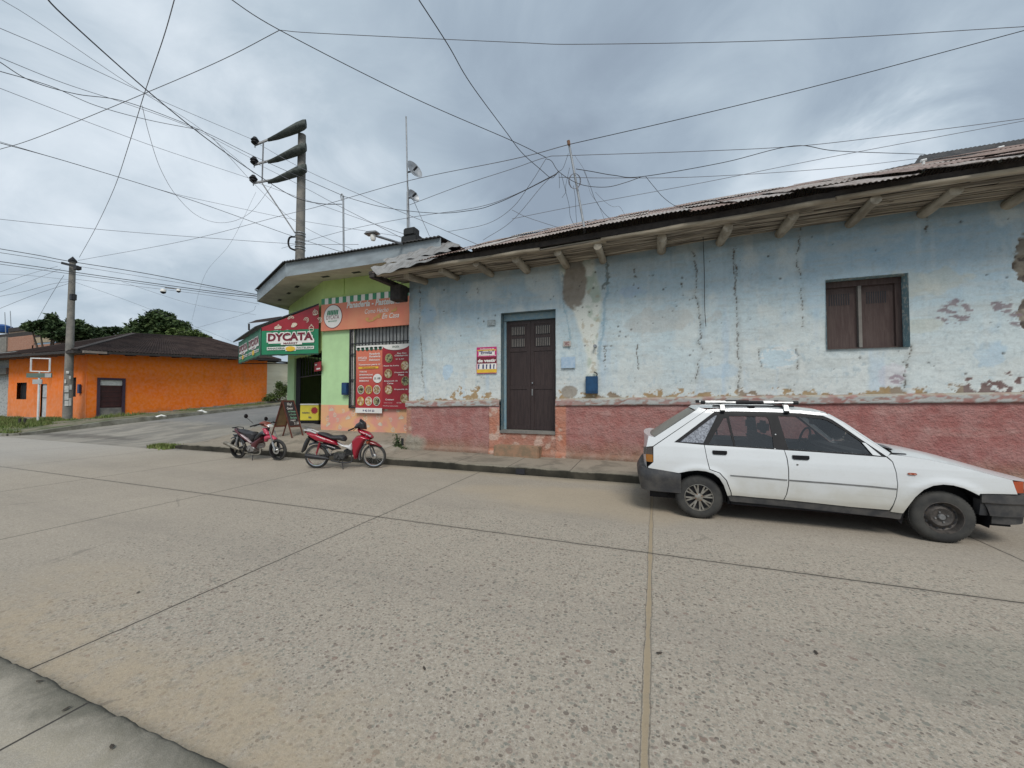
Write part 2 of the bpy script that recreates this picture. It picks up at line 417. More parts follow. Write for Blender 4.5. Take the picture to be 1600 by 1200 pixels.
        ck = (vd+(t.noise(P, 5, 5, .75)-.5)*.030).abs().sm(.0035, .0005)*t.noise(P, .6, 2).sm(.52, .6)
        c = t.mix(ck*.35, c, (.10, .09, .08))
        # grime by the far kerb
        c = t.mix((y+(e1-.5)*.3).sm(7.25, 7.5)*.45, c, (.11, .10, .08))
        c = t.mix(x.sm(-11, -18)*.35, c, (.42, .42, .41))
        hgt = hgt-(dlj+dark_j+sandj*.5)*3
        c = t.mix(t.noise(P, 14, 5, .75).sm(.50, .66)*.20, c, (.20, .175, .145))
    elif kind == 'side':
        a = (t.noise(t.scl(P, (1, .45, 1)), .9, 6, .68, .8)).sm(.42, .60)
        asph = ((y-11.3)+(t.noise(P, .8, 4)-.5)*2.2+(x+20)*.10).sm(0, 1.4)
        c = t.mix(a*.55, c, (.12, .115, .105)); c = t.mix(asph*.8, c, t.mix(mid, (.16, .16, .16), (.20, .20, .195)))
        d4 = ((y-8.4)+(x+20)*-.02+(t.noise(P, 1.2, 5, .7)-.5)*1.6).abs().sm(.45, 0.); c = t.mix(d4*.6*x.sm(-16.5, -19), c, (.07, .062, .055))
    elif kind == 'pave':
        jw = (t.noise(P, 6, 4)-.5)*.02
        k = (x+.3)/1.28; dj = ((k-k.rnd())*1.28+jw).abs(); j = dj.sm(.014, .003)*x.sm(-7.2, -6.8)
        c = t.mix(j*.8, c, (.07, .062, .05))
        stn = t.noise(P, 1.6, 6, .7, .5).sm(.48, .64); c = t.mix(stn*.5, c, (.11, .10, .08))
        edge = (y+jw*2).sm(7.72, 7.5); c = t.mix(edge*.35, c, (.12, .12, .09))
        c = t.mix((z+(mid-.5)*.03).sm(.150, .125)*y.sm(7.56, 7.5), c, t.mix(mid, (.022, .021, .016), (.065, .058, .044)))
        wl = (t.noise(P, 2.5, 4)*.35+y-9.0).sm(0, .2)*x.sm(-6.4, -6.2); c = t.mix(wl*.5, c, (.17, .115, .075))
        pale = ((x+7.2).abs().sm(1.1, .2)*((y-8.4).abs().sm(.8, .1))*t.noise(P, 3, 4).sm(.4, .6)); c = t.mix(pale*.5, c, (.48, .45, .40))
        hgt = hgt-j*3
    elif kind == 'near':
        jw = (t.noise(P, 6, 4)-.5)*.012
        dj = (x+2.56+jw).abs().mn((x+5.3+jw).abs()); j = dj.sm(.010, .003)
        e = t.noise(P, 3, 6, .72, .4)
        moss = (y+(e-.5)*.55).sm(.86, 1.10); c = t.mix(moss*.7, c, (.085, .085, .065)); c = t.mix((y+(e-.5)*.06).sm(1.055, 1.085)*.7, c, (.06, .06, .05))
        moss2 = t.noise(P, 2.1, 6, .75).sm(.5, .66); c = t.mix(moss2*.35, c, (.19, .18, .15))
        sd = ((x+2.2).abs()+(y-.75).abs()*3).sm(1.1, .3)*e.sm(.4, .6); c = t.mix(sd*.5, c, (.40, .35, .26))
        c = t.mix(j, c, (.05, .045, .04)); hgt = hgt-j*3
    t.set(c, .88); t.b.inputs['Specular IOR Level'].default_value = .25
    t.bump(hgt, .35, .006)
    return t.m
M['road'] = concrete('exposed_aggregate_concrete', (.388, .333, .262), (.265, .228, .18))
M['side'] = concrete('worn_side_street', (.34, .31, .26), (.2, .18, .15), kind='side')
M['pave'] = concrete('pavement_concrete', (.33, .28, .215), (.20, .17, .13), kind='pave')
M['near'] = concrete('near_pavement_concrete', (.40, .355, .285), (.27, .24, .195), kind='near')

def sheet(name, x0, x1, y0, y1, zf, mat, nx=2, ny=2, kind='structure', xs=None, ys=None):
    xs = np.linspace(x0, x1, nx) if xs is None else np.array(xs); ys = np.linspace(y0, y1, ny) if ys is None else np.array(ys)
    X, Y = np.meshgrid(xs, ys, indexing='ij'); Z = zf(X, Y)+0*X
    P = np.stack([X, Y, Z], -1)
    o = gridmesh(name, X, Y, P, np.ones((len(xs)-1, len(ys)-1), bool), None, mat)
    return tag(o, kind=kind)
t = T('earth'); P_ = t.wpos(); t.set(t.mix(t.noise(P_, .3, 5), (.16, .13, .09), (.09, .10, .05)), .95)
M['earth'] = t.m
sheet('ground', -400, 400, -200, 500, lambda x, y: -.12+0*x, M['earth'])
sheet('road', -70, 45, 1.0, 7.62, lambda x, y: 0*x, M['road'], 60, 12)
# side street
Xs = np.linspace(-27.5, -13.2, 40)
o = sheet('side_street', 0, 0, 0, 0, lambda x, y: zramp(x, y)+.004+.0*x, M['side'], xs=Xs, ys=np.concatenate([np.linspace(7.3, 14, 24), np.linspace(14.5, 70, 40)]))
# far pavement (with kerb face) : rows across Y, raised, sloping up at the bakery
xs = np.concatenate([np.linspace(-14.6, -6, 70), np.linspace(-5.95, 13, 130)])
rowY = [7.5, 7.5, 7.502, 7.52, 7.56, 7.7, 8.1, 8.5, 8.95, 9.3, 10.0, 10.6, 11.5, 12.6, 16, 22]
P = np.zeros((len(xs), len(rowY), 3))
for i, x in enumerate(xs):
    tip = float(sst(np.array(x), -14.5, -13.2))
    nx_ = (random.random()-.5)*.006
    for j, y in enumerate(rowY):
        top = .15+.02*min(1, (y-7.5)/1.4)
        ramp_ = max(0, y-8.2)*.165 if x < -6.3 else max(0, y-8.2)*.02
        if x < -6.3: top += min(ramp_, .30+.078*max(0, y-10.6))
        st = float(zramp(np.array(x), np.array(y)))
        z = st*(1-tip)+top*tip if x > -14.6 else st
        if x < -13.2: z = max(z, st+.006)
        xx = x
        if x < -9: xx = x-(max(0, y-7.5)*.18)*((-9-x)/5.6)     # apron edge leans with the side street
        if j == 0: z = -.06; yy = 7.5+nx_
        elif j == 1: z = max(z-.03, .0); yy = 7.5+nx_
        elif j == 2: z = z-.012; yy = 7.505+nx_
        else: yy = y+(nx_*.5 if j < 5 else 0)
        z += .004*math.sin(x*2.1+y)+.003*math.sin(x*5.3)
        P[i, j] = (xx, yy, z)
keep = np.ones((len(xs)-1, len(rowY)-1), bool)
gi = np.where((xs[:-1] > -2.42) & (xs[:-1] < -2.2))[0]
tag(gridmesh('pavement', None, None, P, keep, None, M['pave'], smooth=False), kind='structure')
# drain mouth in the kerb
d0 = atY(806, 729, 7.49); d1 = atY(820, 743, 7.49)
tag(MB().box((d0.x, 7.478, .015), (d1.x, 7.51, .12)).build('drain_opening', M['vin_black']), 'small black drain opening in the kerb face in front of the brown door', 'drain')
# near pavement with worn kerb edge
xs = np.linspace(-14, 10, 700); rowY = [1.1, 1.092, 1.075, 1.0, .8, .4, -1, -8]
P = np.zeros((len(xs), len(rowY), 3))
for i, x in enumerate(xs):
    nx_ = .010*(float(fbm(np.array(x*3.), np.array(0.), 5))-.5)*2+.005*(float(fbm(np.array(x*30.), np.array(0.), 6))-.5)*2
    for j, y in enumerate(rowY): P[i, j] = (x, y+(nx_ if j < 3 else 0), (-.03, .138, .149, .15, .15, .15, .15, .15)[j]-(.012*max(0, float(fbm(np.array(x*16.), np.array(3.), 8))-.55)*4 if j in (1, 2) else 0))
o = gridmesh('near_pavement', None, None, P[:, ::-1], np.ones((len(xs)-1, len(rowY)-1), bool), None, M['near'], smooth=False); tag(o, kind='structure')

# verge on the left with its narrow footpath
def vergez(x, y): return .06+np.clip((y-7.6)/3.2, 0, 1)*.20+zramp(x, y)*.8*np.clip((x+31)/4, 0, 1)
xs = np.linspace(-60, -24.2, 60)
X, Y = np.meshgrid(xs, np.linspace(7.45, 30, 70), indexing='ij')
Xw = X+0*Y
edge = np.clip((X+29)/4.8, 0, 1)                                # right edge follows the side street
Xw = X-np.clip(Y-8, 0, 40)*.05*edge
Zv = vergez(Xw, Y)+ (fbm(X*1.3, Y*1.3, 3)-.5)*.05
t = T('verge_soil'); P_ = t.wpos(); t.set(t.mix(t.noise(P_, 1.4, 5, .7).sm(.4, .6), (.19, .165, .12), (.065, .085, .03)), .95)
tag(gridmesh('verge', None, None, np.stack([Xw, Y, Zv], -1), np.ones((59, 69), bool), None, t.m), kind='structure')
kb = MB(); pts = [(-70+i*1.5, 7.44) for i in range(31)]+[(-24.6, 7.44), (-24.25, 7.55), (-24.15, 7.8)]+[(-24.2-max(0, y-8)*.05, y) for y in np.arange(8.2, 30, .9)]
for (xa_, ya_), (xb_, yb_) in zip(pts, pts[1:]):
    za_ = float(vergez(np.array(xa_), np.array(ya_))); zb2 = float(vergez(np.array(xb_), np.array(yb_))); kb.bar((xa_, ya_, za_-.14), (xb_, yb_, zb2-.14), .16, .34)
tag(kb.build('verge_kerb', mk('verge_kerb_concrete', (.30, .29, .25), .9, col2=(.14, .13, .10), scale=2)), kind='structure')
mb = MB()
for k in range(24):                                             # footpath along the orange house
    a, b = -46+k*.73, -46+(k+1)*.73
    mb.box((a, 10.75, .1), (b-.012, 11.7, .335))
mb.quad((-28.98, 10.75, .336), (-28.0, 10.9, .336), (-28.0, 11.7, .40), (-28.98, 11.7, .336))
for k in range(16):
    y0 = 11.7+k*.8; z = float(zramp(np.array(-29.), np.array(y0)))+.12
    mb.box((-29.05, y0, .0), (-28.0, y0+.79, max(.34, z)))
tag(mb.build('footpath', mk('footpath_concrete', (.26, .25, .22), .9, col2=(.17, .16, .13), scale=2)), kind='structure')
rg = random.Random(3); mb = MB()
def blade(x, y, z, hh):
    a = rg.random()*6.28; w_ = .012+.02*rg.random(); lx, ly = (rg.random()-.5)*hh, (rg.random()-.5)*hh
    mb.add([(x-w_*math.cos(a), y-w_*math.sin(a), z), (x+w_*math.cos(a), y+w_*math.sin(a), z), (x+lx, y+ly, z+hh)], [(0, 1, 2)])
n = 0
while n < 42000:
    x = -42+rg.random()*17.5; y = 7.5+rg.random()*(3.4 if x < -28.4 else 13)
    if x > -28 and y > 8 and x > -26.3-.05*(y-8): continue
    if x > -28.4 and y > 10.9 and x < -27.9: continue
    d = float(fbm(np.array(x*.9), np.array(y*1.1), 9))
    if d < .36: continue
    n += 1; blade(x, y, float(vergez(np.array(x), np.array(y)))-.02, .06+.22*rg.random()*min(1, (d-.40)*5))
for k in range(1500):                                           # tufts at the kerb tip
    x = -14.7+rg.random()*1.0; y = 7.5+rg.gauss(0, .10); blade(x, y, .0, .04+.12*rg.random())
tag(mb.build('grass', M['grass_leaf'], norm=False), 'low green grass and weeds growing on the verge before the orange house', 'grass', kind='stuff')

# ================================================================== BLUE ADOBE HOUSE
HY = 8.95
HX0, HX1 = -6.33, 12.0
house = empty('adobe_house', (HX0, HY, .15), 'long single storey adobe house with peeling pale blue walls over a pink plinth', 'house')
HO = house.location
def hb(): return MB(HO)
def ztopw(x): return 4.72+.020*(x+0)                         # wall top
def ZP(x): return float(np.interp(x, [-6.7, -4.5, -1, .9, 3.5, 5.1, 8, 12], [4.67, 4.73, 4.80, 4.84, 4.945, 4.95, 5.0, 5.1]))
def ZI(x): return float(np.interp(x, [-6.7, -6.3, -5, -2, .2, 1, 2.5, 3.9, 5.7, 12], [4.79, 4.79, 4.78, 4.77, 4.85, 4.89, 4.91, 4.95, 4.94, 5.05]))
def zml(x): return 1.41+.0165*x                                # bottom edge of moulding
def zmt(x): return zml(x)+.17
DR = (-3.60, -2.20, .76, 3.68); WR = (3.08, 4.30, 2.49, 3.825)
def wall_grid():
    st = .02
    xs = np.concatenate([np.arange(HX0, 6.4, st), np.arange(6.4, HX1+.1, .1)])
    for e_ in (DR[0], DR[1], WR[0], WR[1]): xs[np.argmin(abs(xs-e_))] = e_
    zs = np.arange(1.2, 5.15, st)
    for e_ in (DR[3], WR[2], WR[3]): zs[np.argmin(abs(zs-e_))] = e_
    X, Z = np.meshgrid(xs, zs, indexing='ij')
    C = np.zeros(X.shape+(3,))
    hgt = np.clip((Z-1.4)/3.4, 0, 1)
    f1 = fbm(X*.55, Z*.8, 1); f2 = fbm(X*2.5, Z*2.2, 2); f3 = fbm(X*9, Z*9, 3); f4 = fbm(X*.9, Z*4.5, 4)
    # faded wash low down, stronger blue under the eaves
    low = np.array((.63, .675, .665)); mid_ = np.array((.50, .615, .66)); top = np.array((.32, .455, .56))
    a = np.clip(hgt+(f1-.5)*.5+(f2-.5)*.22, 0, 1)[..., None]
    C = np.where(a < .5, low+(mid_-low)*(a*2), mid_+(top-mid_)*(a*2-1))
    C = lerpc(C, sst(f4, .54, .74)*.28, (.52, .51, .46)); C = lerpc(C, sst(fbm(X*5, Z*17, 14), .54, .68)*.30, (.44, .50, .52)); C = lerpc(C, sst(fbm(X*2.2, Z*26, 15), .60, .70)*.28, (.40, .42, .40))
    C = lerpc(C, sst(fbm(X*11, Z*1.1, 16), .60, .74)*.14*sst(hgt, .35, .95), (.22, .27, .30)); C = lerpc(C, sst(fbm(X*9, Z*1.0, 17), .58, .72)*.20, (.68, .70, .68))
    C = lerpc(C, sst(fbm(X*20, Z*20, 18), .60, .72)*.28, (.30, .34, .35))                       # grimy horizontal stains
    C = lerpc(C, sst(fbm(X*4.5, Z*.55, 6), .60, .78)*.35*sst(hgt, .95, .2), (.36, .52, .70))   # blue runs
    C = lerpc(C, sst(fbm(X*1.6, Z*1.4, 8), .58, .72)*.45, (.66, .69, .66))     # chalky
    C = lerpc(C, sst(fbm(X*14, Z*10, 10), .66, .76)*.35, (.30, .42, .50))
    D = (f1-.5)*.06+(f2-.5)*.02+(fbm(X*6, Z*8, 19)-.5)*.008                                               # unevenness of the adobe
    def blob(px0, py0, px1, py1, edge=.25, seed=20, k=4.):
        p = atY(px0, py0, HY); q = atY(px1, py1, HY); cx, cz = (p.x+q.x)/2, (p.z+q.z)/2; rx, rz = abs(q.x-p.x)/2, abs(q.z-p.z)/2
        d = np.sqrt(((X-cx)/rx)**2+((Z-cz)/rz)**2)+(fbm(X*k, Z*k, seed)-.5)*.9*edge*3.4+(fbm(X*k*5, Z*k*5, seed+3)-.5)*edge*1.6
        return sst(d, 1.12, .9)
    def line(pts, wid, seed=30, jag=.03, brk=0.):
        P_ = [atY(a_, b_, HY) for a_, b_ in pts]; out = np.zeros(X.shape)
        jx = (fbm(X*4, Z*4, seed, 4)-.5)*jag*3+(fbm(X*22, Z*22, seed+1, 3)-.5)*jag*1.6
        for p, q in zip(P_, P_[1:]):
            dx, dz = q.x-p.x, q.z-p.z; L = dx*dx+dz*dz
            t_ = np.clip(((X-p.x)*dx+(Z-p.z)*dz)/L, 0, 1)
            d = np.hypot(X+jx-p.x-t_*dx, Z-p.z-t_*dz); out = np.maximum(out, sst(d, wid, wid*.35))
        if brk: out = out*sst(fbm(X*5, Z*9, seed+5), brk-.08, brk+.05)
        return out
    # white plastered pier and its grey repair patch
    pier = line([(918, 395), (925, 470), (929, 600)], .30, 41, .10); pier = pier*sst(Z-1.5, 0, .3)
    wd = .30*sst(Z, 2.2, 4.4)+.12
    px_ = np.interp(Z, [1.6, 2.6, 3.4, 4.3, 4.8], [-1.34, -1.36, -1.42, -1.62, -1.68])
    pier = sst(np.abs(X-px_+(fbm(X*2, Z*2, 44)-.5)*.16), wd+.05, wd-.06)
    C = lerpc(C, pier*.92, (.70, .72, .66))
    C = lerpc(C, pier*sst(fbm(X*3.2, Z*3.0, 45), .52, .64)*.7, (.33, .42, .34)); C = lerpc(C, pier*sst(f3, .60, .68)*.6, (.40, .34, .24))
    C = lerpc(C, line([(945, 400), (950, 440), (946, 480), (940, 530), (938, 560)], .05, 46, .05)*.55, (.18, .32, .42))
    C = lerpc(C, line([(943, 398), (948, 425), (945, 450)], .05, 47, .09)*.8, (.10, .12, .11))
    C = lerpc(C, line([(878, 425), (881, 470), (888, 500), (890, 545)], .025, 48, .05)*.7, (.22, .36, .44))
    patch = blob(877, 400, 917, 480, .16, 50, 2.4); C = lerpc(C, patch, (.27, .235, .195)); C = lerpc(C, patch*sst(f3, .55, .68)*.5, (.20, .17, .14)); D = D-patch*.022
    # cracks
    cr = np.zeros(X.shape)
    cwid = .62
    for pts, wd_, sd, br in (([(1076, 378), (1084, 392), (1088, 410), (1087, 440), (1091, 480), (1095, 520), (1097, 545), (1090, 570), (1088, 592)], .020, 60, 0),
                         ([(1147, 385), (1149, 430), (1151, 480), (1153, 540), (1155, 612)], .011, 61, .30),
                         ([(1250, 350), (1247, 400), (1250, 440), (1252, 475), (1254, 510)], .022, 62, .42),
                         ([(1424, 540), (1424, 558), (1417, 580), (1411, 606)], .022, 63, .3),
                         ([(656, 448), (655, 500), (659, 560), (662, 606)], .013, 64, .4),
                         ([(1447, 335), (1448, 365)], .02, 65, .35), ([(1147, 385), (1149, 430)], .02, 66, .3),
                         ([(1230, 545), (1187, 545)], .010, 67, .3), ([(1187, 545), (1190, 573)], .009, 68, .4), ([(1190, 573), (1245, 577)], .009, 69, .35), ([(1246, 541), (1247, 576)], .014, 70, .3),
                         ([(943, 541), (995, 539)], .008, 71, .45), ([(995, 539), (996, 577)], .007, 72, .45), ([(945, 578), (996, 577)], .008, 73, .45), ([(944, 541), (945, 578)], .007, 74, .4),
                         ([(665, 484), (700, 487)], .008, 75, .4), ([(745, 450), (747, 468)], .012, 76, .4), ([(991, 420), (994, 433)], .03, 77, .4), ([(1065, 432), (1066, 468)], .008, 78, .5),
                         ([(1395, 564), (1412, 566)], .008, 79, 0), ([(752, 590), (765, 592)], .012, 80, .3)):
        m = line(pts, max(.011, wd_*cwid), sd, .04, br); cr = np.maximum(cr, m); C = lerpc(C, line(pts, wd_*4, sd, .05, br)*.16, (.25, .24, .20))
    C = lerpc(C, line([(1155, 470), (1155, 612)], .10, 81, .03)*.25, (.42, .45, .44))
    C = lerpc(C, np.clip(cr*sst(fbm(X*16, Z*20, 199), .16, .5)*1.15, 0, 1), (.10, .085, .07)); D = D-cr*.012
    # broken edge at far right
    br = blob(1583, 375, 1625, 440, .3, 90, 5)+blob(1590, 455, 1625, 520, .3, 91, 5); br = np.clip(br, 0, 1)
    C = lerpc(C, br, (.22, .19, .15)); C = lerpc(C, br*sst(f3, .5, .6), (.08, .06, .05)); D = D-br*.04*sst(f3, .3, .6)
    # purple-brown scuffs
    for bx, sd in (((1462, 474, 1516, 506), 100), ((1545, 455, 1582, 492), 101), ((1575, 485, 1602, 512), 102), ((1390, 585, 1412, 600), 104)):
        m = blob(*bx, .45, sd, 3)*sst(fbm(X*9, Z*26, sd+9), .46, .52); C = lerpc(C, m*.85, (.20, .15, .17))
    C = lerpc(C, blob(1520, 505, 1570, 580, .5, 105, 2)*.5*sst(f2, .4, .6), (.36, .52, .66))
    C = lerpc(C, blob(1100, 570, 1160, 590, .4, 106, 2)*.4, (.40, .56, .70)); C = lerpc(C, blob(660, 470, 685, 500, .4, 107, 2)*.5, (.34, .54, .74))
    C = lerpc(C, blob(690, 570, 705, 595, .5, 108, 3)*.5, (.34, .54, .74)); C = lerpc(C, blob(1187, 541, 1247, 577, .06, 109, 3)*.45, (.47, .66, .78))
    C = lerpc(C, blob(1187, 541, 1247, 577, .06, 109, 3)*sst(fbm(X*7, Z*13, 110), .56, .62)*.8, (.72, .74, .72))
    C = lerpc(C, blob(967, 445, 1010, 465, .4, 111, 3)*.4, (.36, .48, .66)); C = lerpc(C, blob(1380, 570, 1415, 600, .6, 112, 3)*.25, (.62, .50, .60))
    C = lerpc(C, blob(960, 490, 1090, 515, .6, 113, 1.5)*.4, (.44, .42, .38))
    C = lerpc(C, blob(1418, 420, 1520, 455, .6, 115, 1.2)*.35, (.52, .50, .38)); C = lerpc(C, blob(1415, 500, 1480, 520, .6, 116, 1.2)*.3, (.50, .50, .38))
    # loose paint near the moulding
    dz = Z-zmt(X); dens = np.interp(X, [-6.3, -5.6, -5.0, -4.3, -3.7, -2.1, -1.9, -1.2, 0, 1.6, 2.6, 3.4, 4.3, 4.7, 5.2, 6.2, 12], [.5, .2, .9, 1.0, .7, .8, .7, .3, .4, .5, .35, .25, .25, .7, .6, .95, 1])
    hgt2 = .10+.34*dens
    pl = sst((fbm(X*9.5, Z*12, 120)*.62+fbm(X*3.2, Z*4, 129)*.38)+.10*dens-.22*np.clip(dz/hgt2, 0, 3), .535, .56)*(dz < 1.0)
    pl2 = sst(fbm(X*14, Z*24, 121), .545+.35*np.clip(dz/.10, 0, 1), .57+.35*np.clip(dz/.10, 0, 1))
    pl = np.clip(pl+pl2*(dz < .12), 0, 1)
    pcol = fbm(X*1.1, Z*.5, 122)[..., None]; pc = np.where(X[..., None] > 5.0, (.15, .09, .085), np.where(pcol > .47, (.36, .25, .13), (.26, .20, .14)))
    rim = np.clip(sst((fbm(X*9.5, Z*12, 120)*.62+fbm(X*3.2, Z*4, 129)*.38)+.10*dens-.22*np.clip(dz/hgt2, 0, 3), .50, .535)-pl, 0, 1)*(dz < .9)
    C = lerpc(C, rim*.6, (.70, .70, .66)); C = C*(1-pl[..., None])+pc*pl[..., None]; D = D-pl*.006
    m = blob(877, 603, 902, 622, .12, 130, 4); C = lerpc(C, m, (.30, .27, .23))
    # nail holes and chips
    rr = random.Random(12); ch = np.zeros(X.shape)
    dots = [(1020, 430), (1036, 452), (1066, 434), (1057, 478), (1051, 486), (1077, 468), (1082, 466), (966, 510), (969, 518), (967, 525), (986, 515), (978, 526), (993, 463), (997, 450), (990, 445), (1201, 400), (1269, 370), (1219, 435), (1453, 567), (1344, 559), (1587, 401), (1573, 434), (1500, 347), (1575, 342), (1109, 408), (694, 453), (729, 457), (747, 498), (756, 502), (774, 493), (720, 525), (860, 468), (865, 463), (908, 440), (905, 446), (1083, 548), (1078, 555), (1110, 550), (1541, 430), (1568, 552), (1510, 584), (1090, 474), (910, 480), (921, 488), (932, 478), (909, 500), (914, 540), (930, 425), (927, 450)]
    for px, py in dots:
        p = atY(px, py, HY); r_ = .018+.014*rr.random(); ch = np.maximum(ch, sst(np.hypot(X-p.x+(f3-.5)*.03, Z-p.z), r_, r_*.5))
    for k in range(150):
        cx = -6.2+12.6*rr.random(); cz = 1.6+3.1*rr.random()**1.3; r_ = .006+.012*rr.random(); i0 = np.searchsorted(xs, cx-.05); i1 = np.searchsorted(xs, cx+.05)
        sub = sst(np.hypot((X[i0:i1]-cx)*(.6+rr.random()), Z[i0:i1]-cz), r_, r_*.4); ch[i0:i1] = np.maximum(ch[i0:i1], sub*.8)
    C = lerpc(C, ch*.85, (.07, .065, .06)); D = D-ch*.012
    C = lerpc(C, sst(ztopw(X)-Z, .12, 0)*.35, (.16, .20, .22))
    C = lerpc(C, sst(np.abs(X-HX0), .22, .0)*.45*sst(f2, .35, .6), (.36, .33, .27))
    P = np.stack([X-HO.x, HY-D-HO.y, Z-HO.z], -1)
    xc = (X[:-1, :-1]+X[1:, 1:])/2; zc = (Z[:-1, :-1]+Z[1:, 1:])/2
    keep = ~((xc > DR[0]) & (xc < DR[1]) & (zc < DR[3])) & ~((xc > WR[0]) & (xc < WR[1]) & (zc > WR[2]) & (zc < WR[3]))
    keep &= (zc > zmt(xc)-.05)
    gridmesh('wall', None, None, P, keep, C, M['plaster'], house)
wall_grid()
def plinth():
    st = .025
    xs = np.concatenate([np.arange(HX0-.03, 6.4, st), np.arange(6.4, HX1+.1, .15)])
    zs = np.arange(0, 1.66, st); X, Z = np.meshgrid(xs, zs, indexing='ij')
    f1 = fbm(X*.7, Z*.9, 201); f2 = fbm(X*3, Z*3, 202); f3 = fbm(X*12, Z*12, 203)
    C = np.zeros(X.shape+(3,))+np.array((.37, .155, .142)); C = lerpc(C, sst(X, -.5, 3.0)*.35, (.32, .105, .115))
    C = lerpc(C, sst(f1, .4, .65)*.35, (.42, .17, .14)); C = lerpc(C, sst(f3, .5, .7)*.25, (.20, .07, .07))
    C = lerpc(C, sst(Z+(f2-.5)*.35, .62, .2)*.62, (.27, .165, .095)); C = lerpc(C, sst(Z+(f2-.5)*.2, .36, .16)*.5, (.20, .15, .105))
    C = lerpc(C, sst(np.abs(X-DR[0]+.15), .16, .13)*(Z < 1.3)*.8*(X < DR[0]), (.52, .20, .115)); C = lerpc(C, sst(np.abs(X-DR[1]-.13), .14, .11)*(Z < 1.4)*.8*(X > DR[1]), (.52, .20, .115))
    C = lerpc(C, ((X > DR[0]) & (X < DR[1]))*.7, (.43, .19, .12)); C = lerpc(C, ((X > DR[0]-.3) & (X < DR[1]+.27) & (Z < 1.32))*sst(fbm(X*5, Z*5, 205), .56, .64)*.8, (.58, .42, .34))
    C = lerpc(C, sst(np.abs(X-HX0), .14, .08)*.6, (.50, .24, .15)); C = lerpc(C, sst(np.abs(X-HX0), .2, .05)*sst(f2, .45, .6)*.7, (.62, .52, .42))
    C = lerpc(C, sst(np.abs(X-HX0-.25), .42, .2)*sst(Z+(f2-.5)*.5, .62, .4), (.26, .23, .18))
    C = lerpc(C, sst(fbm(X*1.5, Z*5, 206), .62, .7)*.35*(Z > .9), (.50, .30, .27))
    step = .028*(sst(np.abs(X-DR[0]+.15), .15, .14)*(X < DR[0])+sst(np.abs(X-DR[1]-.13), .13, .12)*(X > DR[1]))*(Z < 1.33)
    out = .055+step-(f1-.5)*.02+(f2-.5)*.012+.05*sst(Z, .3, .22)+.10*sst(np.abs(X-HX0-.2), .4, .2)*sst(Z, .62, .35)
    P = np.stack([X-HO.x, HY-out-HO.y, Z-HO.z], -1)
    xc = (X[:-1, :-1]+X[1:, 1:])/2; zc = (Z[:-1, :-1]+Z[1:, 1:])/2
    keep = (zc < zml(xc)+.02) & ~((xc > DR[0]) & (xc < DR[1]) & (zc > DR[2]))
    gridmesh('plinth', None, None, P, keep, C, M['stucco'], house)
plinth()
def moulding(xa, xb):
    xs = np.arange(xa, xb+.03, .03); prof = [(.0, .0), (.085, .0), (.10, .02), (.10, .13), (.085, .155), (.0, .175)]
    rows = []
    for i in range(len(prof)-1):
        k = 6 if i in (2, ) else 2
        rows += [(prof[i][0]+(prof[i+1][0]-prof[i][0])*j/k, prof[i][1]+(prof[i+1][1]-prof[i][1])*j/k) for j in range(k)]
    rows.append(prof[-1]); X, J = np.meshgrid(xs, np.arange(len(rows)), indexing='ij'); o_ = np.array([r[0] for r in rows])[J]; z_ = np.array([r[1] for r in rows])[J]
    f = fbm(X*2.2, z_*6+X*.2, 301); g_ = fbm(X*9, z_*22, 302)
    C = np.zeros(X.shape+(3,))+np.array((.33, .165, .15)); C = lerpc(C, sst(f, .40, .55)*.6, (.28, .21, .17)); C = lerpc(C, sst(fbm(X*6, z_*8, 303), .48, .6)*.5, (.36, .30, .27))
    C = lerpc(C, sst(g_+(f-.5)*.7+.05*sst(X, -1.5, 1), .50, .56)*.75, (.44, .49, .48)); C = lerpc(C, (z_ > .14)*.6*sst(g_, .3, .5), (.34, .30, .22))
    P = np.stack([X-HO.x, HY-o_-(g_-.5)*.012-HO.y, zml(X)+z_+(f-.5)*.02-HO.z], -1)
    gridmesh('moulding', None, None, P, np.ones((len(xs)-1, len(rows)-1), bool), C, M['plaster'], house, smooth=False)
moulding(HX0-.04, DR[0]-.01); moulding(DR[1]+.01, HX1)
# end, back and inner walls
hb().box((HX0, HY+.06, 0), (HX0+.3, 15.5, 4.9)).build('end_wall', M['blue_trim'], house)
hb().box((HX0+.3, 15.2, 0), (HX1, 15.5, 4.9)).build('back_wall', M['blue_trim'], house)
hb().box((HX1-.3, HY+.06, 0), (HX1, 15.2, 4.9)).build('end_wall', M['blue_trim'], house)
# door with reveal
b = hb()
b.quad((DR[0], HY-.02, DR[2]), (DR[0], 9.24, DR[2]), (DR[0], 9.24, DR[3]), (DR[0], HY-.02, DR[3]))
b.quad((DR[1], HY-.02, DR[2]), (DR[1], HY-.02, DR[3]), (DR[1], 9.24, DR[3]), (DR[1], 9.24, DR[2]))
b.quad((DR[0], HY-.02, DR[3]), (DR[0], 9.24, DR[3]), (DR[1], 9.24, DR[3]), (DR[1], HY-.02, DR[3])); b.build('door_reveal', mk('door_reveal_paint', (.10, .17, .21), .85, col2=(.20, .25, .25), scale=9), house)
hb().box((DR[0], HY-.09, DR[2]-.06), (DR[1], 9.2, DR[2])).build('door_sill', M['polec'], house)
b = hb(); b.box((DR[0]+.003, 9.12, DR[3]-.17), (DR[1]-.003, 9.25, DR[3]-.003)); b.box((DR[0]+.003, 9.14, DR[2]), (DR[0]+.06, 9.25, DR[3]-.17)); b.box((DR[1]-.04, 9.14, DR[2]), (DR[1]-.003, 9.25, DR[3]-.17))
b.build('door_frame', mk('door_frame_paint', (.17, .29, .37), .8, col2=(.26, .34, .36), scale=14), house, bevel=.006)
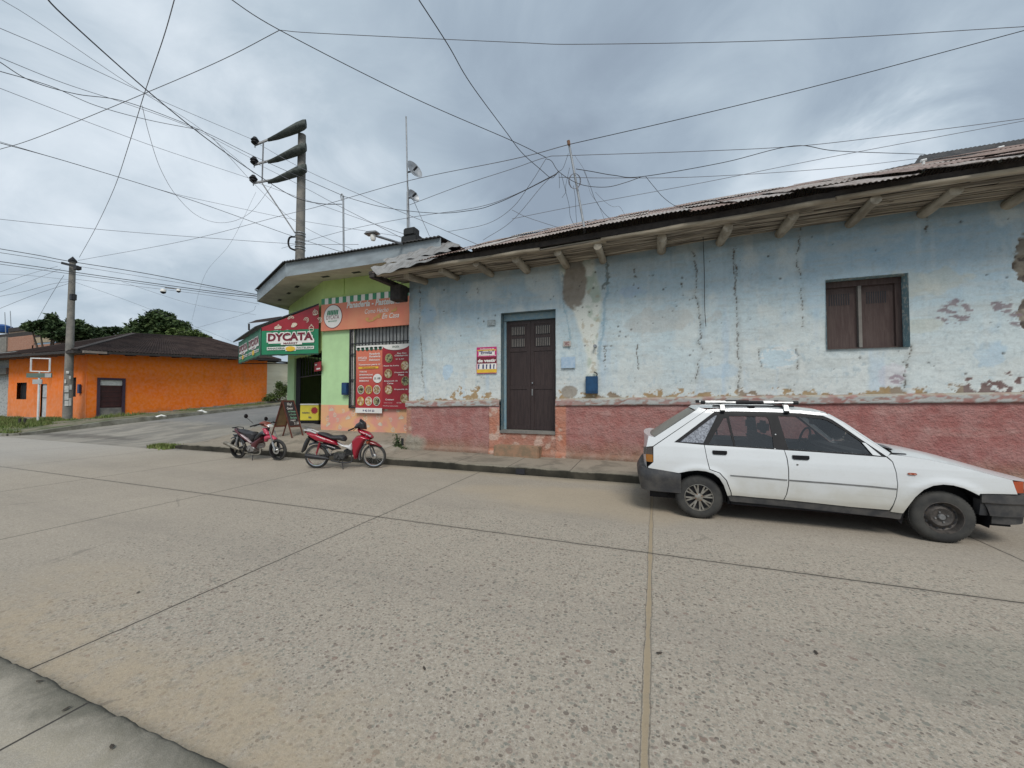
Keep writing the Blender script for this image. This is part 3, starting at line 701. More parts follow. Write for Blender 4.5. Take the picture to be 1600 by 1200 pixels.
def leaf_door(xa, xb, knob):
    z0, z1 = DR[2]+.01, DR[3]-.18
    d = hb().box((xa, 9.19, z0), (xb, 9.23, z1)).build('door_leaf', M['door_brown'], house)
    w_ = xb-xa; s = hb(); s.box((xa, 9.175, z0), (xa+.09, 9.19, z1)); s.box((xb-.09, 9.175, z0), (xb, 9.19, z1))
    for zz in (z0, z0+1.0, z1-.78, z1-.10): s.box((xa+.09, 9.176, zz), (xb-.09, 9.19, zz+.10))
    s.build('door_rail', M['door_brown'], d, bevel=.004)
    for q in (z1-.36, z1-.66):
        g_ = hb(); g_.box((xa+.13, 9.183, q), (xb-.16, 9.189, q+.22)); g_.build('vent_recess', M['vin_black'], d)
        g_ = hb(); nn = 8
        for k in range(nn):
            x = xa+.145+(w_-.32)*k/(nn-1); g_.box((x, 9.168, q+.01), (x+.018, 9.182, q+.21))
        g_.build('vent_slats', M['slat_grey'], d)
    if knob:
        hb().tube([(xa+.06, 9.175, 1.93), (xa+.06, 9.12, 1.93)], .016).build('handle', M['chrome'], d)
        hb().box((xa+.03, 9.16, 1.62), (xa+.06, 9.175, 1.78)).build('lock_plate', M['steel'], d)
DM = (DR[0]+DR[1])/2+.0
leaf_door(DR[0]+.06, DM-.002, False); leaf_door(DM+.002, DR[1]-.045, True)
# worn step
t = T('step_concrete'); p = t.wpos(); t.set(t.mix(t.noise(p, 5, 5, .7).sm(.35, .65), (.34, .20, .125), (.21, .155, .10)), .9); t.bump(t.noise(p, 30, 5), .5, .02)
hb().box((-3.66, 8.60, .10), (-2.53, 8.93, .42)).build('step', t.m, house, bevel=.02)
# window
b = hb()
for sgn, x in ((1, WR[0]), (-1, WR[1])): b.quad((x, HY-.02, WR[2]), (x, 9.24, WR[2]), (x, 9.24, WR[3]), (x, HY-.02, WR[3]))
b.quad((WR[0], HY-.02, WR[3]), (WR[0], 9.24, WR[3]), (WR[1], 9.24, WR[3]), (WR[1], HY-.02, WR[3])); b.quad((WR[0], HY-.02, WR[2]), (WR[0], 9.24, WR[2]), (WR[1], 9.24, WR[2]), (WR[1], HY-.02, WR[2]))
t = T('chipped_reveal_paint'); p = t.wpos(); t.set(t.mix(t.noise(p, 14, 5, .7).sm(.52, .58), (.22, .34, .38), (.55, .58, .54)), .85)
b.build('window_reveal', t.m, house)
wf = hb().box((WR[0]+.003, 9.13, WR[3]-.12), (WR[1]-.003, 9.22, WR[3]-.003)).box((WR[0]+.003, 9.13, WR[2]+.003), (WR[1]-.003, 9.22, WR[2]+.04)).box((WR[0]+.003, 9.14, WR[2]+.04), (WR[0]+.03, 9.22, WR[3]-.12)).box((WR[1]-.10, 9.14, WR[2]+.04), (WR[1]-.003, 9.22, WR[3]-.12)).build('window_frame', M['shut_brown'], house, bevel=.004)
wm = (WR[0]+WR[1])/2-.02
hb().box((wm-.025, 9.12, WR[2]+.04), (wm+.025, 9.20, WR[3]-.12)).build('centre_post', M['slat_grey'], wf)
for xa, xb in ((WR[0]+.03, wm-.025), (wm+.025, WR[1]-.10)):
    s_ = hb().box((xa, 9.185, WR[2]+.04), (xb, 9.21, WR[3]-.12)).build('shutter', M['shut_brown'], wf)
    g_ = hb(); x0, x1 = xa+.11, xb-.12
    for k in range(9):
        x = x0+(x1-x0)*k/8; g_.box((x-.008, 9.180, WR[3]-.46), (x+.008, 9.184, WR[3]-.24))
    g_.build('slot', M['vin_black'], s_)
# eaves: tie beams, canes, edge pole
raf = [(665, 444), (715, 438), (768, 430), (824, 421), (885, 413), (942, 404), (1034, 388), (1125, 378), (1219, 363), (1327, 347), (1441, 331), (1572, 314)]
rafx = [atY(a, b_, HY).x for a, b_ in raf]+[atY(1572, 314, HY).x+1.15*k for k in range(1, 5)]
rr = random.Random(5)
for i, x in enumerate(rafx):
    zc = ZI(x)-.085+rr.uniform(-.015, .015); r_ = .082+rr.uniform(-.01, .014); j = rr.uniform(-.05, .05)
    pts = [(x+j*.3*t_, HY+.4-(1.36+rr.uniform(-.03, .03))*t_, zc-(ZI(x)-ZP(x))*max(0, t_-.25)*1.2+.010*math.sin(t_*5+i)) for t_ in (0, .2, .4, .6, .8, 1)]
    pts[-1] = (pts[-1][0], 8.05+rr.uniform(-.06, .06), pts[-1][2])
    hb().tube(pts, [r_*(1+.07*math.sin(k*2+i)) for k in range(6)], 14).build('tie_beam', M['wood_old'], house, smooth=50)
# cane ceiling: horizontal canes lying on the beams (one woven surface)
b = hb(); nrow = 26
for k in range(nrow):
    y = 7.96+k*(HY+.08-7.96)/(nrow-1)
    xa = -6.62+rr.uniform(-.08, .12)
    while xa < 11.8:
        L = rr.uniform(1.6, 3.6); xb = min(xa+L, 11.9); n_ = 5; z_ = rr.uniform(-.012, .02); yj = rr.uniform(-.012, .012)
        b.tube([(xa+(xb-xa)*q/n_, y+yj+rr.uniform(-.006, .006), ZI(xa+(xb-xa)*q/n_)*(1-(HY-y))+(ZP(xa+(xb-xa)*q/n_)-.01)*(HY-y)+z_+rr.uniform(-.006, .006)) for q in range(n_+1)], .0185+rr.uniform(-.006, .004), 6, cap=False); xa = xb-.02
t = T('dry_cane'); p = t.wpos(); n_ = t.noise(t.scl(p, (.5, 26, 26)), 1.6, 4, .6).sm(.3, .7)
n9 = t.noise(t.scl(p, (.35, 9, 9)), 2.2, 3, .6).sm(.42, .6); t.set(t.mix(n9*.8, t.mix(n_, (.56, .50, .41), (.22, .185, .145)), (.10, .085, .07)), .9); t.bump(t.noise(t.scl(p, (1, 40, 40)), 2, 4), .4, .01)
b.build('cane_ceiling', t.m, house, smooth=60)
bo = hb().box((-6.6, 7.98, 4.90), (11.9, 9.1, 4.92)).build('ceiling_board', M['wood_dark'], house)
for v in bo.data.vertices: v.co.z += ztopw(v.co.x+HO.x)-4.72+.10
for xa, xb, dz, y in ((-6.75, -2.3, .0, 7.95), (-2.6, -.9, -.02, 8.0), (-1.0, 3.1, .0, 7.95), (2.9, 6.6, .015, 7.93), (6.4, 11.9, 0, 7.95)):
    k = int((xb-xa)/.5); b = hb(); b.tube([(xa+(xb-xa)*q/k, y+rr.uniform(-.012, .012), ZP(xa+(xb-xa)*q/k)+.01+dz+rr.uniform(-.010, .010)) for q in range(k+1)], [.044+rr.uniform(-.006, .006) for q in range(k+1)], 12)
    b.build('edge_pole', M['wood_beam'], house, smooth=50)
# shade of the eave gap put in as a near-black strip; corner bracket
b = hb()
for k in range(12): xa, xb = -6.62+k*1.55, -6.62+(k+1)*1.55; b.bar((xa, 7.97, ZP(xa)+.105), (min(xb, 11.9), 7.97, ZP(xb)+.105), .08, .11)
b.mi = 0; b.build('eave_gap_shade', M['wood_dark'], house)
b = hb(); b.box((-6.78, 7.85, 4.60), (-6.60, 9.4, 4.72)); b.box((-6.72, 8.6, 4.2), (-6.36, 8.93, 4.62)); b.bar((-6.8, 7.9, 4.72), (-6.3, 7.9, 4.76), .1, .1); b.build('corner_bracket', M['wood_dark'], house, bevel=.015)
# corrugated roof
def corr(xa, xb, p0, p1, zf, rows, wl=.076, amp=.0105, seed=1, jit=.012):
    """sheet from eave (y,z)=p0 up to p1; returns mesh data"""
    n = int((xb-xa)/wl*6)+1; xs = np.linspace(xa, xb, n); ts = np.linspace(0, 1, rows); X, Tt = np.meshgrid(xs, ts, indexing='ij')
    Y = p0[0]+(p1[0]-p0[0])*Tt; Z = p0[1]+(p1[1]-p0[1])*Tt+zf(X)+amp*np.sin(X/wl*2*np.pi)+(fbm(X*1.4, Y*1.2, seed)-.5)*jit*4.5+(fbm(X*3, Y*2, seed+3)-.5)*jit
    return X, Y, Z
def roofpart(name, cells, mat, parent, off):
    V = []; Fc = []; Cc = []; n0 = 0
    for X, Y, Z, col in cells:
        n, m = X.shape; P = np.stack([X-off[0], Y-off[1], Z-off[2]], -1).reshape(-1, 3); idx = np.arange(n*m).reshape(n, m)+n0
        V.append(P); Fc.append(np.stack([idx[:-1, :-1], idx[1:, :-1], idx[1:, 1:], idx[:-1, 1:]], -1).reshape(-1, 4)); n0 += n*m
        Cc.append(np.repeat(np.array([[*col, 1.]]), n*m, 0))
    V = np.concatenate(V); Fc = np.concatenate(Fc); Cc = np.concatenate(Cc)
    me = bpy.data.meshes.new(name); me.vertices.add(len(V)); me.loops.add(Fc.size); me.polygons.add(len(Fc))
    me.vertices.foreach_set('co', V.astype(np.float32).ravel()); me.loops.foreach_set('vertex_index', Fc.ravel().astype(np.int32)); me.polygons.foreach_set('loop_start', (np.arange(len(Fc))*4).astype(np.int32)); me.update(calc_edges=True)
    a = me.color_attributes.new('Col', 'FLOAT_COLOR', 'POINT'); a.data.foreach_set('color', Cc.astype(np.float32).ravel()); me.validate()
    o = link(name, me, mat, parent); me.shade_smooth(); return o
def roofmat(name, rust=1., a=(.24, .165, .13), b_=(.17, .10, .075), dust=(.46, .42, .38)):
    t = T(name); p = t.wpos(); c = t.attr(); n = t.noise(t.scl(p, (2.2, .6, 1)), 2.4, 6, .68, .4).sm(.35, .65); n2 = t.noise(p, 16, 5, .7).sm(.4, .65)
    c = t.mix(n*.55*rust, c, a); c = t.mix(n2*.45*rust, c, b_); c = t.mix(t.noise(p, 1.1, 4).sm(.55, .75)*.35, c, dust); c = t.mix(t.noise(t.scl(p, (6, .5, 1)), 3, 5, .7).sm(.52, .62)*.55, c, (.07, .055, .045))
    t.set(c, .75, .15); return t.m
M['rustroof'] = roofmat('rusty_corrugated_iron')
pal = [(.34, .25, .21), (.46, .41, .37), (.22, .15, .12), (.52, .50, .47), (.36, .28, .25), (.28, .20, .17), (.46, .43, .40)]
cells = []; rr = random.Random(9); x = -6.55; EZ = 5.06-4.72
tanp = .478
def ZRE(X): return np.interp(X, [-7, -6.3, -5.4, -4.4, -1.35, 1.9, 4.4, 6, 12], [4.66, 4.72, 4.80, 4.87, 4.99, 5.05, 5.11, 5.12, 5.28])-EZ
while x < 11.9:
    wd_ = rr.uniform(.72, .86); yj = rr.uniform(-.05, .05); zj = rr.uniform(-.02, .03)
    col = rr.choice(pal)
    y0 = 7.75+yj
    for lay, (ya, yb) in enumerate(((y0, 9.55), (9.4, 11.4), (11.25, 13.3))):
        c2 = col if rr.random() < .5 else rr.choice(pal); zl = rr.uniform(-.01, .045)+lay*.008
        za = EZ+(ya-7.75)*tanp+zj+zl; zb = EZ+(yb-7.75)*tanp+zj-.01+zl
        cells.append((*corr(x-.03, x+wd_+.03, (ya, za), (yb, zb), lambda X: ZRE(X)+0*X, 8, seed=int(x*10)+50), c2))
    x += wd_
roofpart('roof', cells, M['rustroof'], house, HO)
cells = [(*corr(-6.6, 11.9, (13.2, EZ+5.45*tanp+.02), (16.2, EZ+5.45*tanp-1.3), lambda X: ZRE(X), 3), (.3, .22, .18))]
roofpart('rear_roof_slope', cells, M['rustroof'], house, HO)
hb().box((-6.5, 8.2, 5.02), (11.8, 8.9, 5.05)).build('roof_underlay', M['wood_dark'], house)
# loose pale sheets at the left end
M['paleroof'] = roofmat('pale_corrugated_sheet', .6, (.28, .26, .24), (.15, .14, .13), (.45, .46, .46))
cells = []
for k, (a, b_, c_, d_) in enumerate((((579, 419, 9.0), (590, 430, 8.8), (700, 400, 9.1), (660, 396, 9.8)), ((598, 407, 9.5), (606, 414, 9.3), (705, 392, 9.6), (690, 384, 10.2)), ((636, 398, 10.0), (640, 404, 9.8), (720, 386, 10.0), (700, 379, 10.6)))):
    a, b_, c_, d_ = [np.array(atD(*q)) for q in (a, b_, c_, d_)]
    U_, V_ = np.meshgrid(np.linspace(0, 1, 40), np.linspace(0, 1, 20), indexing='ij'); U3, V3 = U_[..., None], V_[..., None]
    P = (a*(1-U3)+d_*U3)*(1-V3)+(b_*(1-U3)+c_*U3)*V3; z = .020*np.sin(U_*2*np.pi*4)+(fbm(U_*3, V_*2, 70+k)-.5)*.05
    cells.append((P[..., 0], P[..., 1], P[..., 2]+z+.02*k, (.24, .24, .235)))
roofpart('loose_roof_sheet', cells, M['paleroof'], house, HO)

# things fixed to the wall
def plaque(name, px0, py0, px1, py1, mat, label, cat, th=.02, Y=HY-.03, bevel=.003):
    p = atY(px0, py0, Y); q = atY(px1, py1, Y)
    o = tag(MB(p).box((p.x, Y-th, q.z), (q.x, Y, p.z)).build(name, mat, bevel=bevel), label, cat); o.location = p
    return o, p, q
p = atY(915, 588, HY-.10); q = atY(934, 615, HY-.10)
mt = empty('meter_box', ((p.x+q.x)/2, HY-.04, q.z), 'blue electricity meter box on the blue wall under the white pier', 'meter box')
b = MB(mt.location); b.box((p.x, HY-.12, q.z), (q.x, HY-.02, p.z)); b.build('case', M['blue_box'], mt, bevel=.008)
b = MB(mt.location); b.box((p.x+.03, HY-.132, q.z+.04), (q.x-.03, HY-.121, p.z-.04)); b.build('cover', M['blue_box'], mt, bevel=.004)
b = MB(mt.location); b.tube(spline([(q.x-.03, HY-.06, p.z-.01), (q.x-.02, HY-.06, p.z+.06), (q.x-.09, HY-.05, p.z+.10)], 4), .012); b.build('conduit', M['darkmetal'], mt)
o, p, q = plaque('street_plate', 877, 558, 899, 575, mk('faded_blue_plate', (.30, .42, .55), .6, col2=(.42, .52, .62), scale=14), 'small faded blue plate on the wall right of the brown door', 'plate', .012)
o, p, q = plaque('number_plate', 880, 533, 892, 541, mk('number_plate_paint', (.5, .46, .42), .6), 'tiny whitish house number plate right of the brown door above the blue plate', 'plate', .012)
b = MB(p); put_text(b, '382', (p.x+.03, HY-.045, q.z+.02), ((q.x-p.x)-.06, 0, 0), (0, 0, (p.z-q.z)-.04), .01); b.build('number', M['vin_maroon'], o, norm=False)
o, p, q = plaque('wall_plate', 761.5, 500.5, 774, 508, mk('old_grey_plate', (.34, .40, .42), .7, col2=(.2, .22, .22), scale=30), 'small grey plate high on the blue wall left of the brown door', 'plate', .012)
# clothing poster
def wtext(mb, s, px0, px1, pyb, pyt, Y, bold=.015, shear=0.):   # text between photo columns on a street-parallel wall
    a = atY(px0, pyb, Y); c = atY(px1, pyb, Y); d = atY(px0, pyt, Y); put_text(mb, s, a, (c.x-a.x, 0, 0), (0, 0, d.z-a.z), bold, shear)
def wrect(mb, px0, py0, px1, py1, Y, th=.0):
    a = atY(px0, py0, Y); c = atY(px1, py1, Y); mb.quad((a.x, Y, a.z), (c.x, Y, a.z), (c.x, Y, c.z), (a.x, Y, c.z))
o, p, q = plaque('poster', 745, 543, 776, 583, M['vin_pink'], 'magenta and maroon clothing poster on the blue wall left of the brown door', 'poster', .008, bevel=0)
py_ = HY-.040
b = MB(p); wrect(b, 745, 558, 776, 567.5, py_); b.build('poster_band', M['vin_maroon'], o)
b = MB(p); wrect(b, 745, 577.5, 776, 582, py_); wrect(b, 746, 547, 775, 547.6, py_-.001); b.build('poster_stripe', M['vin_yellow'], o)
b = MB(p); wrect(b, 748, 548.5, 773, 554.5, py_-.001); wrect(b, 746, 568.5, 775.5, 576.5, py_-.001); b.build('poster_panel', M['white_vinyl'], o)
b = MB(p); wtext(b, '“Ermita”', 749, 772, 553.8, 548, py_-.003, .03, .2)
for k, x in enumerate((746.5, 753.2, 758.8, 764.4, 770.2)):
    wrect(b, x+.5, 569.5, x+2.2+.6*(k%2), 576.3, py_-.003); wrect(b, x+1.6, 568.9, x+2.6, 572, py_-.0035)
b.build('poster_title', M['vin_navy'], o, norm=False)
b = MB(p); wtext(b, 'de vestir', 746.5, 775, 566.4, 561.2, py_-.003, .05); wtext(b, 'te confecciona prendas', 747, 775, 557.3, 555, py_-.003, .02); wtext(b, 'Confecciones de', 750, 772, 546.6, 544.3, py_-.003, .02)
b.build('poster_lettering', M['white_vinyl'], o, norm=False)
# little porcelain knob and hook on the pier; loose cable down the wall
p = atY(930, 541, HY-.04)
b = MB(p); b.lathe([(.0, -.08), (.035, -.08), (.04, -.05), (.02, -.03), (.035, .02), (.035, .04), (0, .04)], p, (0, 1, 0), 14); o = b.build('porcelain_knob', M['galv'], smooth=True); o.location = p
tag(o, 'small grey insulator knob on the white pier above the blue meter box', 'knob')
pts = [atY(1096, 348, 8.1), atY(1098, 362, 8.5), atY(1099, 383, 8.87), atY(1100.5, 430, 8.89), atY(1101, 480, 8.89), atY(1103, 510, 8.86)]
o = MB(pts[-1]).tube(spline(pts, 4), .007, 5).build('hanging_cable', M['wire']); o.location = pts[-1]
tag(o, 'single thin black cable hanging down the blue wall beside the long crack', 'cable')

# ================================================================== BAKERY
A = Vector((-10.57, 10.0, 0)); Cc_ = Vector((-15.05, 12.40, 0)); BZ = 5.56
GY = 10.0; GX1 = -5.6
bak = empty('bakery', (A.x, A.y, .3), 'lime green corner bakery with a cut corner entrance and grey fascia roof', 'shop building')
BO = bak.location
def bb(): return MB(BO)
# front wall: pale green below the sign, lime above, with the window opening
wL = atY(551.5, 512, GY); wB = atY(556, 634, GY); WX0 = wL.x; WZ0 = wB.z; WZ1 = atY(560, 512, GY).z
dado = atY(507, 632.5, GY).z; bz = .2
zs1 = atY(502, 474, GY).z
bb().box((A.x, GY, bz), (WX0, GY+.2, zs1)).box((WX0, GY, bz), (GX1, GY+.2, WZ0)).box((WX0, GY, WZ1), (GX1, GY+.2, zs1)).build('front_wall', M['green_pale'], bak)
bb().box((A.x, GY+.002, zs1), (GX1, GY+.2, BZ)).build('upper_wall', M['green_lime'], bak)
b = bb(); pv = atY(535, 430, GY).x; b.box((pv, GY-.025, zs1+.2), (pv+.09, GY, BZ)); b.build('render_pilaster', M['green_lime'], bak)
# chamfer
dC = (Cc_-A); LC = dC.length; uC = dC.normalized(); nC = Vector((-uC.y, uC.x, 0));
if nC.y > 0: nC = -nC                              # faces the street
def cpt(s_, z, o_=0): p = A+uC*s_-nC*o_; return Vector((p.x, p.y, z))
def cbox(mb, s0, s1, z0, z1, o0=0, o1=.2):
    vs = [cpt(s_, z, o_) for z in (z0, z1) for s_, o_ in ((s0, o0), (s1, o0), (s1, o1), (s0, o1))]
    mb.add(vs, [(0,1,2,3),(7,6,5,4),(0,4,5,1),(1,5,6,2),(2,6,7,3),(3,7,4,0)])
def cs(px):                                         # distance along the chamfer of a photo column
    r = ray(px, 600); r = Vector((r.x, r.y)); den = r.x*uC.y-r.y*uC.x
    t_ = (A.x*uC.y-A.y*uC.x)/den; p = r*t_; return (p-Vector((A.x, A.y))).dot(Vector((uC.x, uC.y)))
sD = cs(459.5)
b = bb(); cbox(b, .0, LC, 3.15, BZ); b.build('chamfer_wall', M['green_lime'], bak)
b = bb(); cbox(b, sD, LC, .3, 3.15); b.build('corner_pier', M['green_pale'], bak)
D_ = Vector((-16.0, 21.5, 0))
b = bb(); b.add([(Cc_.x, Cc_.y, .3), (D_.x, D_.y, .3), (D_.x, D_.y, BZ), (Cc_.x, Cc_.y, BZ), (Cc_.x+.2, Cc_.y, .3), (D_.x+.2, D_.y, .3), (D_.x+.2, D_.y, BZ), (Cc_.x+.2, Cc_.y, BZ)], [(0,1,2,3),(4,5,6,7),(3,2,6,7),(0,3,7,4),(1,2,6,5)]); b.build('side_wall', M['green_lime'], bak)
bb().box((-16, 21.4, .3), (GX1, 21.6, BZ)).build('rear_wall', M['green_lime'], bak)
# interior shell of the shop
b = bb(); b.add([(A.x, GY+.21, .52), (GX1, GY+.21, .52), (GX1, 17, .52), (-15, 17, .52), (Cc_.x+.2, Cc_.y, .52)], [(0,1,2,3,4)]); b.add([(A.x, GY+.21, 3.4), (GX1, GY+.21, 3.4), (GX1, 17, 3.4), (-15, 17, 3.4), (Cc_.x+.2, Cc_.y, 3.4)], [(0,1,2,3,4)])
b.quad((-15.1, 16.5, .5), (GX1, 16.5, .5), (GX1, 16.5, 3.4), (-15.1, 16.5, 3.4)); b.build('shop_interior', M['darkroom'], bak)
b = bb(); b.box((-13.5, 15.2, .52), (-9.5, 15.8, 1.5)); 
for z in (1.8, 2.2, 2.6): b.box((-13.6, 16.1, z), (-9.4, 16.45, z+.04))
rr = random.Random(2)
for k in range(30): x = rr.uniform(-13.4, -9.6); z = rr.choice((1.5, 1.84, 2.24, 2.64)); b.box((x, 16.0, z), (x+.12, 16.3, z+rr.uniform(.12, .28)))
b.build('shop_shelves', mk('shelves_dim', (.16, .12, .09), .7, col2=(.30, .22, .15), scale=7), bak)
b = bb(); cbox(b, -.02, LC+.0, .30, .56, -.28, .25); b.build('door_step', M['polec'], bak)
# folding security gate at the left of the opening
b = bb()
for k in range(9): s_ = sD-.04-k*.075; b.bar(cpt(s_, .58, .08+.03*(k%2)), cpt(s_, 3.15, .08+.03*(k%2)), .025, .03)
for k in range(7): s_ = sD-.95-k*.42; b.bar(cpt(s_, 2.35, .1), cpt(s_, 3.15, .1), .02, .02)
b.bar(cpt(.05, 2.35, .1), cpt(sD, 2.35, .1), .03, .03)
b.build('folding_gate', M['darkmetal'], bak)
# small red sign just inside the opening
p0 = onp(494, 567, A, nC); p1 = onp(505, 579, A, nC)
b = bb(); b.add([p0+nC*.06, (p1.x+nC.x*.06, p1.y+nC.y*.06, p0.z), p1+nC*.06, (p0.x+nC.x*.06, p0.y+nC.y*.06, p1.z)], [(0,1,2,3)])
ss = b.build('entrance_sticker', M['vin_red'], bak)
b = bb(); u_ = Vector((p1.x-p0.x, p1.y-p0.y, 0)); [b.quad(q_, q_+u_*w_, q_+u_*w_+Vector((0, 0, .05)), q_+Vector((0, 0, .05))) for q_, w_ in ((Vector((p0.x, p0.y, p0.z-.11))+nC*.065+u_*.1, .3), (Vector((p0.x, p0.y, p1.z+.05))+nC*.065+u_*.35, .5))]; b.build('sticker_print', M['white_vinyl'], ss, norm=False)
# eave: soffit, fascia, roof
EV = [Vector((GX1+.3, 8.87, 0)), Vector((-10.92, 8.87, 0)), Vector((-14.9, 10.85, 0)), Vector((-16.6, 21.8, 0))]
IN = [Vector((GX1+.3, GY+.1, 0)), A+Vector((0, .1, 0)), Cc_+Vector((.1, 0, 0)), D_+Vector((.1, 0, 0))]
b = bb()
for i in range(3): b.quad((EV[i].x, EV[i].y, 5.40), (EV[i+1].x, EV[i+1].y, 5.40), (IN[i+1].x, IN[i+1].y, 5.52), (IN[i].x, IN[i].y, 5.52))
sof = b.build('soffit', M['soffit'], bak)
b = bb()
for i, k in ((0, .35), (0, .62), (0, .85), (1, .25), (1, .5), (1, .8)):
    p = (EV[i]*(1-k)+EV[i+1]*k)*.5+(IN[i]*(1-k)+IN[i+1]*k)*.5; u_ = (EV[i+1]-EV[i]).normalized(); v_ = Vector((-u_.y, u_.x, 0)); z = 5.449
    b.add([(p+u_*a*.16+v_*c*.06).xy[:]+(z+.0+(c*.006 if v_.y < 0 else -c*.006),) for a, c in ((-1,-1),(1,-1),(1,1),(-1,1))], [(0,1,2,3)])
b.build('soffit_vents', M['darkmetal'], bak)
b = bb()
for i in range(3):
    p, q = EV[i], EV[i+1]; u_ = (q-p).normalized(); v_ = Vector((u_.y, -u_.x, 0))
    if v_.y > 0 and i < 2: v_ = -v_
    if i == 2 and v_.x > 0: v_ = -v_
    p = p+v_*.0; q = q+v_*.0
    b.quad((p.x, p.y, 5.38), (q.x, q.y, 5.38), (q.x, q.y, 5.82), (p.x, p.y, 5.82))
b.build('fascia', M['fascia'], bak)
M['darkroof'] = roofmat('dark_corrugated_roof', .5, (.06, .055, .05), (.04, .035, .03), (.13, .12, .11))
b = bb(); 
def roofring(mb):
    ctr = [Vector((GX1+.3, 14.5, 0)), Vector((-10.3, 14.5, 0)), Vector((-11.8, 15.5, 0)), Vector((-13, 21.8, 0))]
    for i in range(3):
        p, q, c0, c1 = EV[i], EV[i+1], ctr[i], ctr[i+1]; L = (q-p).length; n = int(L/.04)
        u_ = (q-p).normalized(); v_ = Vector((u_.y, -u_.x, 0)); 
        if (v_.dot(Vector((0, -1, 0))) < 0 and i < 2) or (i == 2 and v_.x > 0): v_ = -v_
        top = []
        for k in range(n+1):
            f = k/n; e_ = p*(1-f)+q*f+v_*.09; c_ = c0*(1-f)+c1*f; z = .014*math.sin(k*math.pi/1.5)
            top.append(((e_.x, e_.y, 5.845+z), (c_.x, c_.y, 6.55+z), (e_.x, e_.y, 5.81+z)))
        for k in range(n): mb.quad(top[k][0], top[k+1][0], top[k+1][1], top[k][1]); mb.quad(top[k][2], top[k+1][2], top[k+1][0], top[k][0])
roofring(b); b.build('roof', mk('dark_roof_sheet', (.045, .045, .047), .85, 0, col2=(.085, .082, .08), scale=4, spec=.12), bak, norm=False)
# lintel rafters under the awning shadow, wall box
b = bb(); a_ = atY(537.7, 598, GY); c_ = atY(546, 617, GY); b.box((a_.x, GY-.12, c_.z), (c_.x, GY, a_.z)); mbx = b.build('wall_meter', M['navy'], bak, bevel=.01)
b = bb(); b.box((a_.x+.02, GY-.135, c_.z+.05), (c_.x-.02, GY-.121, a_.z-.06)); b.build('meter_cover', M['blue_box'], mbx)
# dado with printed pastries
dX0 = A.x+.01
M['peach'] = (lambda t: (t.set(t.mix(t.noise(t.wpos(), 1.3, 3, .5, 1.2).sm(.38, .62), (.68, .30, .235), (.72, .40, .20)), .6), t.m)[1])(T('peach_print'))
dd = bb().box((dX0, GY-.012, .2), (GX1, GY, dado)).build('dado', M['peach'], bak)
def doodle(mb, O, U, V, kind, rot=0.):
    """line drawings of pastries as thin flat ribbons: kind 0 cake slice, 1 cupcake, 2 croissant, 3 swirl"""
    O, U, V = Vector(O), Vector(U), Vector(V); c, s_ = math.cos(rot), math.sin(rot)
    def P(x, y): x, y = x*c-y*s_, x*s_+y*c; return O+U*x+V*y
    def rib(pts, w_=.09):
        w_ *= 1.5
        for (x0, y0), (x1, y1) in zip(pts, pts[1:]):
            dx, dy = x1-x0, y1-y0; L = math.hypot(dx, dy) or 1; nx, ny = -dy/L*w_/2, dx/L*w_/2
            mb.add([P(x0+nx, y0+ny), P(x1+nx, y1+ny), P(x1-nx, y1-ny), P(x0-nx, y0-ny)], [(0,1,2,3)])
    arc = lambda cx, cy, r, a, b_, n=10, k=1: [(cx+r*math.cos(a+(b_-a)*i/n), cy+r*k*math.sin(a+(b_-a)*i/n)) for i in range(n+1)]
    if kind == 0: rib([(-.9, -.3), (.8, .1), (.8, .55), (-.9, .15), (-.9, -.3)]); rib([(-.9, .15), (-.1, .65), (.8, .55)]); rib([(-.9, -.1), (.8, .3)], .14); rib(arc(-.1, .8, .13, 0, 6.28), .08)
    if kind == 1: rib([(-.45, -.7), (.45, -.7), (.62, -.05), (-.62, -.05), (-.45, -.7)]); rib(arc(0, 0, .62, 0, 3.14)); rib(arc(0, .35, .35, 0, 3.3), .08); rib(arc(0, .82, .14, 0, 6.28), .09)
    if kind == 2: rib(arc(0, -.3, .85, .3, 2.84, 12, .9)); rib(arc(0, -.25, .5, .4, 2.74, 10, .6)); rib([(-.8, -.05), (-.5, -.2)]); rib([(.8, -.05), (.5, -.2)]); rib([(-.3, .45), (-.2, .05)], .08); rib([(.3, .45), (.2, .05)], .08)
    if kind == 3: rib(arc(0, 0, .6, -1.9, 2.0, 12)); rib(arc(0, 0, .3, -1.9, 3.2, 10)); rib([(-.2, .56), (-.6, .3)])
    if kind == 4: rib([(-.8, -.2), (0, -.4), (.8, -.1), (.5, .3), (-.2, .5), (-.8, -.2)], .16); rib([(-.5, .0), (.6, .1)], .3)
    if kind == 5: rib(arc(0, -.1, .6, 0, 6.28, 14)); rib(arc(0, .0, .25, 0, 6.28, 8), .1); rib([(-.7, -.5), (.7, -.5)], .12); rib([(0, .5), (0, .8)], .1)
b = bb(); rr = random.Random(4)
marks = [(518, 641, 0), (536, 642, 3), (552, 646, 1), (512, 654, 1), (527, 656, 3), (544, 654, 0), (513, 664, 0), (531, 667, 5), (571, 653, 1), (591, 651, 1), (610, 656, 3), (627, 654, 0), (574, 667, 0), (594, 663, 4), (614, 671, 5), (634, 669, 1), (523, 648, 5), (622, 640, 5), (603, 640, 4), (580, 641, 5), (556, 669, 3)]
for px, py, k in marks:
    p = atY(px, py, GY-.016); doodle(b, p, (.105, 0, 0), (0, 0, .105), k, rr.uniform(-.3, .4))
b.build('pastry_print', M['icon'], dd, norm=False)
